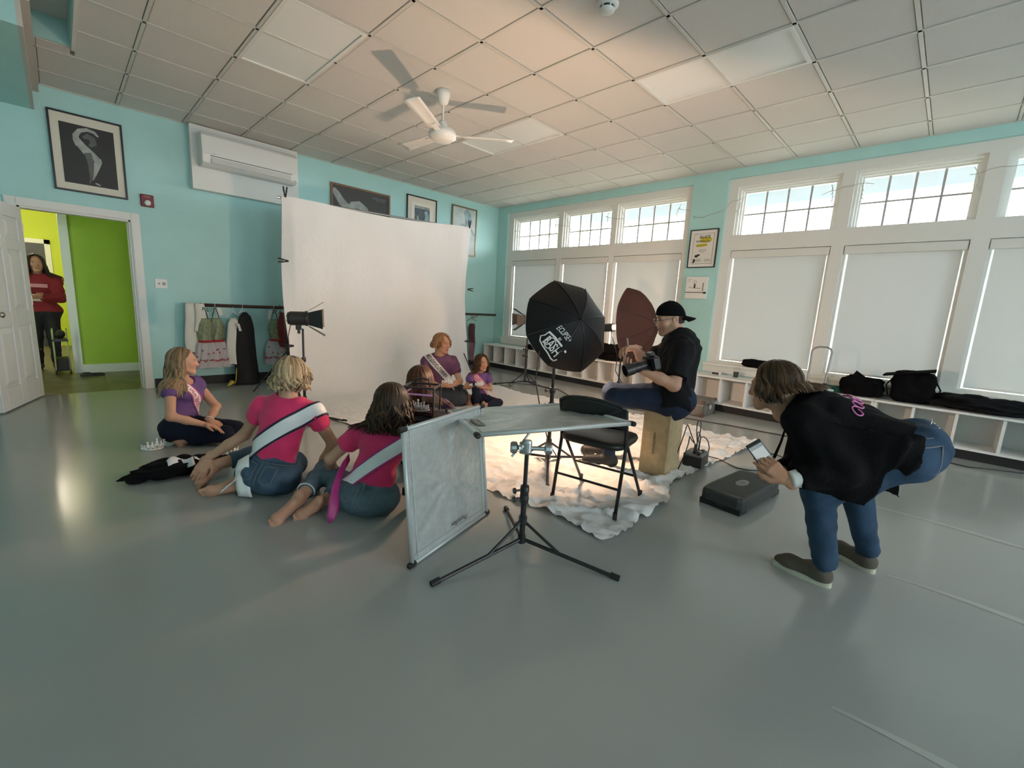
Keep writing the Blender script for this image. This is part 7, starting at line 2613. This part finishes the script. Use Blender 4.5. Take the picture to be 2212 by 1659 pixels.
# camera on its strap around the wrist
cm = thing('dslr_camera', 'black camera with a long lens held by the photographer', 'camera', (-3.60, -5.52, .87))
cf = unit((-.80, .50, -.30))
cs_, cu_, _ = frame_from(cf)
cc_ = V(-3.565, -5.555, .905)
MB().box(cc_, (.14, .10, .07), (cs_, cu_, cf)).build('body', m_blkp, cm, bevel=.012)
MB().box(cc_ + cu_ * .062, (.06, .035, .05), (cs_, cu_, cf)).build('viewfinder_hump', m_blkp, cm, bevel=.008)
MB().box(cc_ + cs_ * .06 + cf * .03, (.032, .09, .03), (cs_, cu_, cf)).build('grip', m_fab, cm, bevel=.008)
MB().lathe([(.030, 0), (.036, .01), (.036, .07), (.040, .075), (.040, .12), (.044, .125), (.046, .19), (.042, .19), (.040, .16), (0, .16)], cc_ + cf * .03, cf, n=24).build('lens', m_blkp, cm)
MB().box(cc_ - cf * .037, (.075, .055, .003), (cs_, cu_, cf)).build('screen', mat('dark_glass', (.01, .01, .012), .1), cm)
MB().lathe([(.012, 0), (.012, .012)], cc_ + cu_ * .05 + cs_ * .05, cu_, n=12).build('mode_dial', m_blkp, cm)
sync = thing('sync_cord', 'pale coiled sync cord hanging from the photographer raised hand', 'cord', (-3.50, -5.30, .80))
MB().tube([(-3.49, -5.29, 1.06), (-3.475, -5.295, 1.0), (-3.50, -5.30, .96), (-3.545, -5.31, .90), (-3.55, -5.32, .83), (-3.535, -5.33, .78)], .007, 8).build('cord', mat('cord_beige', (.42, .36, .28), .5), sync, smooth=True)

# --- woman bending forward with a phone
J8 = JD(head=(-4.105, -6.492, .928), neck=(-4.062, -6.60, .862), chest=(-4.02, -6.715, .815), pel=(-3.895, -7.035, .705),
          shL=(-4.215, -6.665, .800), shR=(-3.900, -6.635, .815), hipL=(-3.99, -7.03, .69), hipR=(-3.80, -7.05, .70),
          wrL=(-4.335, -6.66, .545), wrR=(-4.235, -6.60, .525), kneeL=(-4.16, -6.765, .475), kneeR=(-3.85, -6.86, .455),
          ankL=(-4.08, -6.825, .095), ankR=(-3.745, -6.955, .095), toeL=(-4.055, -6.64, .04), toeR=(-3.66, -6.80, .04))
J8['elL'] = ik(J8['shL'], J8['wrL'], .255, .225, (.3, -.8, -.3))
J8['elR'] = ik(J8['shR'], J8['wrR'], .265, .235, (.9, -.2, -.4))
p8, I8 = person('woman in black jacket and blue jeans bending forward with a phone', J8, .98, tone='warm', face=(-.02, .985, -.17), face_up=(0, .15, 1), headS=1.0,
                hands={'L': ((-.25, .75, .60), (.6, .3, -.3), .55), 'R': ((-.80, .35, .25), (-.1, .2, 1), .5)})
jeans(p8, I8, denim('mid', (0.034, 0.068, 0.12)), (1.0, 1.0), seed=82, g=.012, leg=1.0, top=.11, wr=.005)
up8, fw8, r8 = I8['up'], I8['fw'], I8['r']
f = I8['torso'](Field(), .03)
f.cut(J8['pel'] + up8 * .03, unit(-up8))
for S_ in 'LR':
    sh, el, wr_ = J8['sh' + S_], J8['el' + S_], J8['wr' + S_]
    sh, el, wr_ = V(*sh), V(*el), V(*wr_)
    f.cone(sh, el, .072, .064, .05)
    f.cone(el, el + (wr_ - el) * .78, .064, .050, .04, flat=True)
# jacket skirts hanging below the body, one panel each side
ax8 = unit(J8['neck'] - J8['pel'])
near = J8['chest'] - r8 * .135
hx = unit((ax8[0], ax8[1], 0))
o8 = V(*J8['pel']) * V(1, 1, 0)
for q, off8, po8 in ((-1, .205, [(.07, .83), (.12, .84), (.40, .86), (.48, .80), (.485, .61), (.43, .545), (.178, .485)]), (1, .16, [(-.03, .74), (.30, .80), (.35, .60), (.09, .44), (-.05, .40)])):
    f.plate(o8 + r8 * q * off8, hx, (0, 0, 1), po8, .012, .055)
f.cone(J8['chest'] - V(0, 0, .08), J8['chest'] * .6 + J8['pel'] * .4 - V(0, 0, .06), .10, .10, .08)
f.ell(J8['neck'] + up8 * .04 + fw8 * .012, V(.074, .070, .075), np.array((r8, fw8, up8)), .012, 's')
garment(p8, f, 'jacket', mat('black_fleece', (0.005, 0.005, 0.006), .95, bump=.4, bscale=70, spec=.15), .0075, .008, 13, 81)
f = Field()
wl8 = V(*J8['wrL'])
el8 = V(*J8['elL'])
f.cone(el8 + (wl8 - el8) * .70, el8 + (wl8 - el8) * .93, .044, .036, .02, flat=True)
garment(p8, f, 'white_cuff', m_pap2, .005, 0.001)
hair_mesh(p8, J8['head'], I8['A'], 1.0, (0.016, 0.009, 0.005), (0.14, 0.075, 0.036), 230, .09, .010, 34, 52, torso=I8['torso'](Field(), .035), spread=.045, front=60, vol=1.09, flow=(0.02, -.35, -.93), backlen=.55)
ears_ = [I8['W'](-.084 + .0 * k, -.012 + .028 * math.cos(a), -.055 + .028 * math.sin(a)) for k, a in enumerate(np.linspace(0, 2 * math.pi, 21)[:-1])]
MB().tube(ears_, .0018, 5, closed=True).build('hoop_earring', m_chrome, p8)
# pink script on the back of the jacket
bk = V(*J8['chest']) * .62 + V(*J8['pel']) * .38
tf8 = I8['torso'](Field(), .036)
def on_back(a, c_):
    p = V(*J8['neck']) * (1 - a) + V(*J8['pel']) * a + r8 * c_
    rr_ = np.linspace(.35, 0, 120)
    F_ = tf8.at(p + np.outer(rr_, -fw8))
    k_ = np.argmax(F_ < 0)
    return p - fw8 * (rr_[k_] + .006)
for k in range(6):
    c0_ = -.11 + .04 * k
    MB().tube([on_back(.40 + .05 * math.sin(t_), c0_ + .016 * math.cos(t_) + .01 * t_ / 6) for t_ in np.linspace(0, 6.2, 14)], .004, 6).build('pink_script', mat('pink_glitter', (0.62, 0.16, 0.40), .35), p8, smooth=True)
MB().sphere(on_back(.16, -.02), (.02, .02, .006), 8, 5).build('white_emblem', m_pap2, p8)
# slip-on shoes
m_shoe = mat('taupe_canvas', (0.105, 0.088, 0.068), .85, bump=.4, bscale=150)
m_sole = mat('cream_rubber', (0.60, 0.57, 0.46), .6)
for S_, heel, toe in (('L', (-4.092, -6.868), (-4.047, -6.60)), ('R', (-3.765, -7.0), (-3.635, -6.765))):
    h_, t_ = V(*heel, 0), V(*toe, 0)
    d_ = unit(t_ - h_)
    l_ = V(-d_[1], d_[0], 0)
    L_ = np.linalg.norm(t_ - h_)
    f = Field()
    f.cone(h_ + d_ * .045 + V(0, 0, .045), h_ + d_ * .19 + V(0, 0, .036), .040, .044, .03, (0, 0, 1), 1.05)
    f.cone(h_ + d_ * .19 + V(0, 0, .034), t_ - d_ * .04 + V(0, 0, .028), .043, .030, .03, (0, 0, 1), 1.2)
    f.cone(h_ + d_ * .05 + V(0, 0, .05), h_ + d_ * .075 + V(0, 0, .10), .042, .045, .03, flat=True)
    f.cut((0, 0, .022), (0, 0, -1))
    su = garment(p8, f, 'shoe', m_shoe, .005, 0)
    def so(u, v):
        a = 2 * math.pi * u
        ca, sa = math.cos(a), math.sin(a)
        x = L_ / 2 + (L_ / 2) * ca
        wdt = .043 * (1.0 + .12 * ca) * (abs(sa) ** .75) * (1 if sa > 0 else -1)
        z = [0.0, .0, .026, .026][int(round(v * 3))]
        k_ = [0.0, 1.0, 1.0, .0][int(round(v * 3))]
        return h_ + d_ * (L_ / 2 + (x - L_ / 2) * k_) + l_ * wdt * k_ + V(0, 0, z)
    MB().grid(40, 4, so, True).build('sole', m_sole, su)
# keys on the back belt loop, pocket stitching
kp = V(*J8['pel']) - fw8 * .10 - up8 * .06
ky8 = MB()
for k in range(3):
    a_ = J8['pel'] - up8 * .02 - fw8 * .145 + r8 * (-.03 + .03 * k)
    ky8.cyl(a_, a_ + V(.004 * k, -.02, -.055 - .008 * k), .004, .003, 6)
ky8.tube([J8['pel'] - fw8 * .145 + V(.02 * math.cos(a), 0, .02 * math.sin(a)) for a in np.linspace(0, 6.28, 13)[:-1]], .002, 5, closed=True)
ky8.build('key_ring', m_brass, p8)
jf8 = GF[p8.name + 'jeans']
def seam8(pts, n=8):
    out = []
    for a, c in zip(pts[:-1], pts[1:]):
        for t_ in np.linspace(0, 1, n)[:-1]:
            q = V(*a) * (1 - t_) + V(*c) * t_
            out.append(raycast(jf8, q - r8 * .25, r8))
    return out
pkt = [(-4.113, -6.993, .745), (-3.984, -7.125, .775), (-4.0, -7.135, .65), (-4.06, -7.075, .625), (-4.11, -7.02, .655), (-4.113, -6.993, .745)]
MB().tube(seam8(pkt), .0028, 5).build('pocket_stitching', m_stitch, p8)
MB().tube(seam8([(-4.09, -6.99, .775), (-3.97, -7.11, .805)]), .0028, 5).build('pocket_stitching', m_stitch, p8)

ph = thing('phone', 'black smartphone held up in the bending woman hand', 'phone', (-4.345, -6.55, .60))
pd8 = unit(V(-.05, .50, .55))
pn8 = unit(np.cross(pd8, V(-.72, .5, -.5)))
px8 = np.cross(pd8, pn8)
pc8 = V(-4.335, -6.548, .628)
# the screen side faces the woman and, obliquely, the camera
nz8 = unit(V(-.85, -.35, .35) - pd8 * (V(-.85, -.35, .35) @ pd8))
px8 = np.cross(pd8, nz8)
MB().box(pc8, (.072, .15, .009), (px8, pd8, nz8)).build('body', m_blkp, ph, bevel=.004)
MB().box(pc8 + nz8 * .005, (.064, .115, .001), (px8, pd8, nz8)).build('screen', mat('phone_screen', (.12, .13, .14), .15, emit=((.5, .55, .58), .25)), ph)
MB().box(pc8 + nz8 * .006 + pd8 * .015, (.058, .05, .0008), (px8, pd8, nz8)).build('screen_picture', mat('phone_picture', (.4, .4, .4), .2, emit=((.6, .6, .6), .3)), ph)
st = thing('neck_lanyard', 'thin black lanyard hanging from the bending woman neck', 'lanyard', (-4.25, -6.60, .60))
MB().tube([(-4.20, -6.60, .80), (-4.27, -6.60, .70), (-4.30, -6.59, .63), (-4.31, -6.575, .60)], [.004, .005, .007, .008], 6, flat=.4).build('cord', m_fab, st)

# --- woman in red standing in the hallway
J9 = JD(head=(-6.790, 2.14, 1.50), neck=(-6.790, 2.18, 1.34), chest=(-6.790, 2.19, 1.19), pel=(-6.790, 2.2, .86),
          shR=(-6.960, 2.17, 1.28), shL=(-6.620, 2.17, 1.28), hipR=(-6.880, 2.2, .84), hipL=(-6.700, 2.2, .84),
          wrR=(-6.890, 1.95, 1.05), wrL=(-6.790, 1.93, 1.04), kneeR=(-6.880, 2.18, .46), kneeL=(-6.700, 2.18, .46),
          ankR=(-6.880, 2.22, .09), ankL=(-6.700, 2.22, .09), toeR=(-6.880, 2.06, .03), toeL=(-6.700, 2.06, .03))
J9['elR'] = ik(J9['shR'], J9['wrR'], .27, .24, (-.8, .3, -.4))
J9['elL'] = ik(J9['shL'], J9['wrL'], .27, .24, (.8, .3, -.4))
p9, I9 = person('woman in a red sweater with long dark hair standing in the hallway', J9, 1.0, tone='warm', face=(.10, -.99, -.05), headS=1.0,
                hands={'R': ((.6, -.5, 0), (0, .5, 1), .5), 'L': ((-.7, -.4, 0), (0, .5, 1), .5)}, wide=1.1)
top(p9, I9, mat('red_sweater', (0.22, 0.012, 0.018), .85, bump=.3, bscale=120), 1.9, .026, -.02, name='sweater', seed=91, wr=.006, srad=.06)
jeans(p9, I9, mat('black_leggings', (0.008, 0.008, 0.009), .8), (1, 1), seed=92, name='trousers')
tf9 = I9['torso'](Field(), .03)
def front9(x, z):
    p = V(-6.79 + x, 2.19, z)
    rr_ = np.linspace(.3, 0, 100)
    F_ = tf9.at(p + np.outer(rr_, V(0, -1, 0)))
    k_ = np.argmax(F_ < 0)
    return p + V(0, -(rr_[k_] + .008), 0)
MB().grid(10, 8, lambda u, v: front9(-.08 + .16 * u * (1 - .3 * abs(2 * v - 1)), .98 + .10 * v)).build('sweater_print', mat('print_white', (.62, .6, .56), .8), p9, smooth=True)
MB().grid(10, 4, lambda u, v: front9(-.09 + .18 * u, 1.17 + .05 * v)).build('sweater_print', mat('print_pink', (.55, .25, .28), .8), p9, smooth=True)
hair_mesh(p9, J9['head'], I9['A'], 1.0, (0.010, 0.006, 0.005), (0.05, 0.026, 0.018), 150, .24, .012, 34, 61, torso=tf9, spread=.03, front=46, vol=1.06)
for S_ in 'LR':
    an, to = V(*J9['ank' + S_]), V(*J9['toe' + S_])
    f = Field()
    f.cone(V(an[0], an[1], .045), V(to[0], to[1], .04), .042, .034, .03, (0, 0, 1), 1.0)
    f.cone(V(an[0], an[1], .05), an + V(0, 0, .02), .042, .042, .03)
    f.cut((0, 0, .004), (0, 0, -1))
    garment(p9, f, 'shoe', m_black, .006, 0)
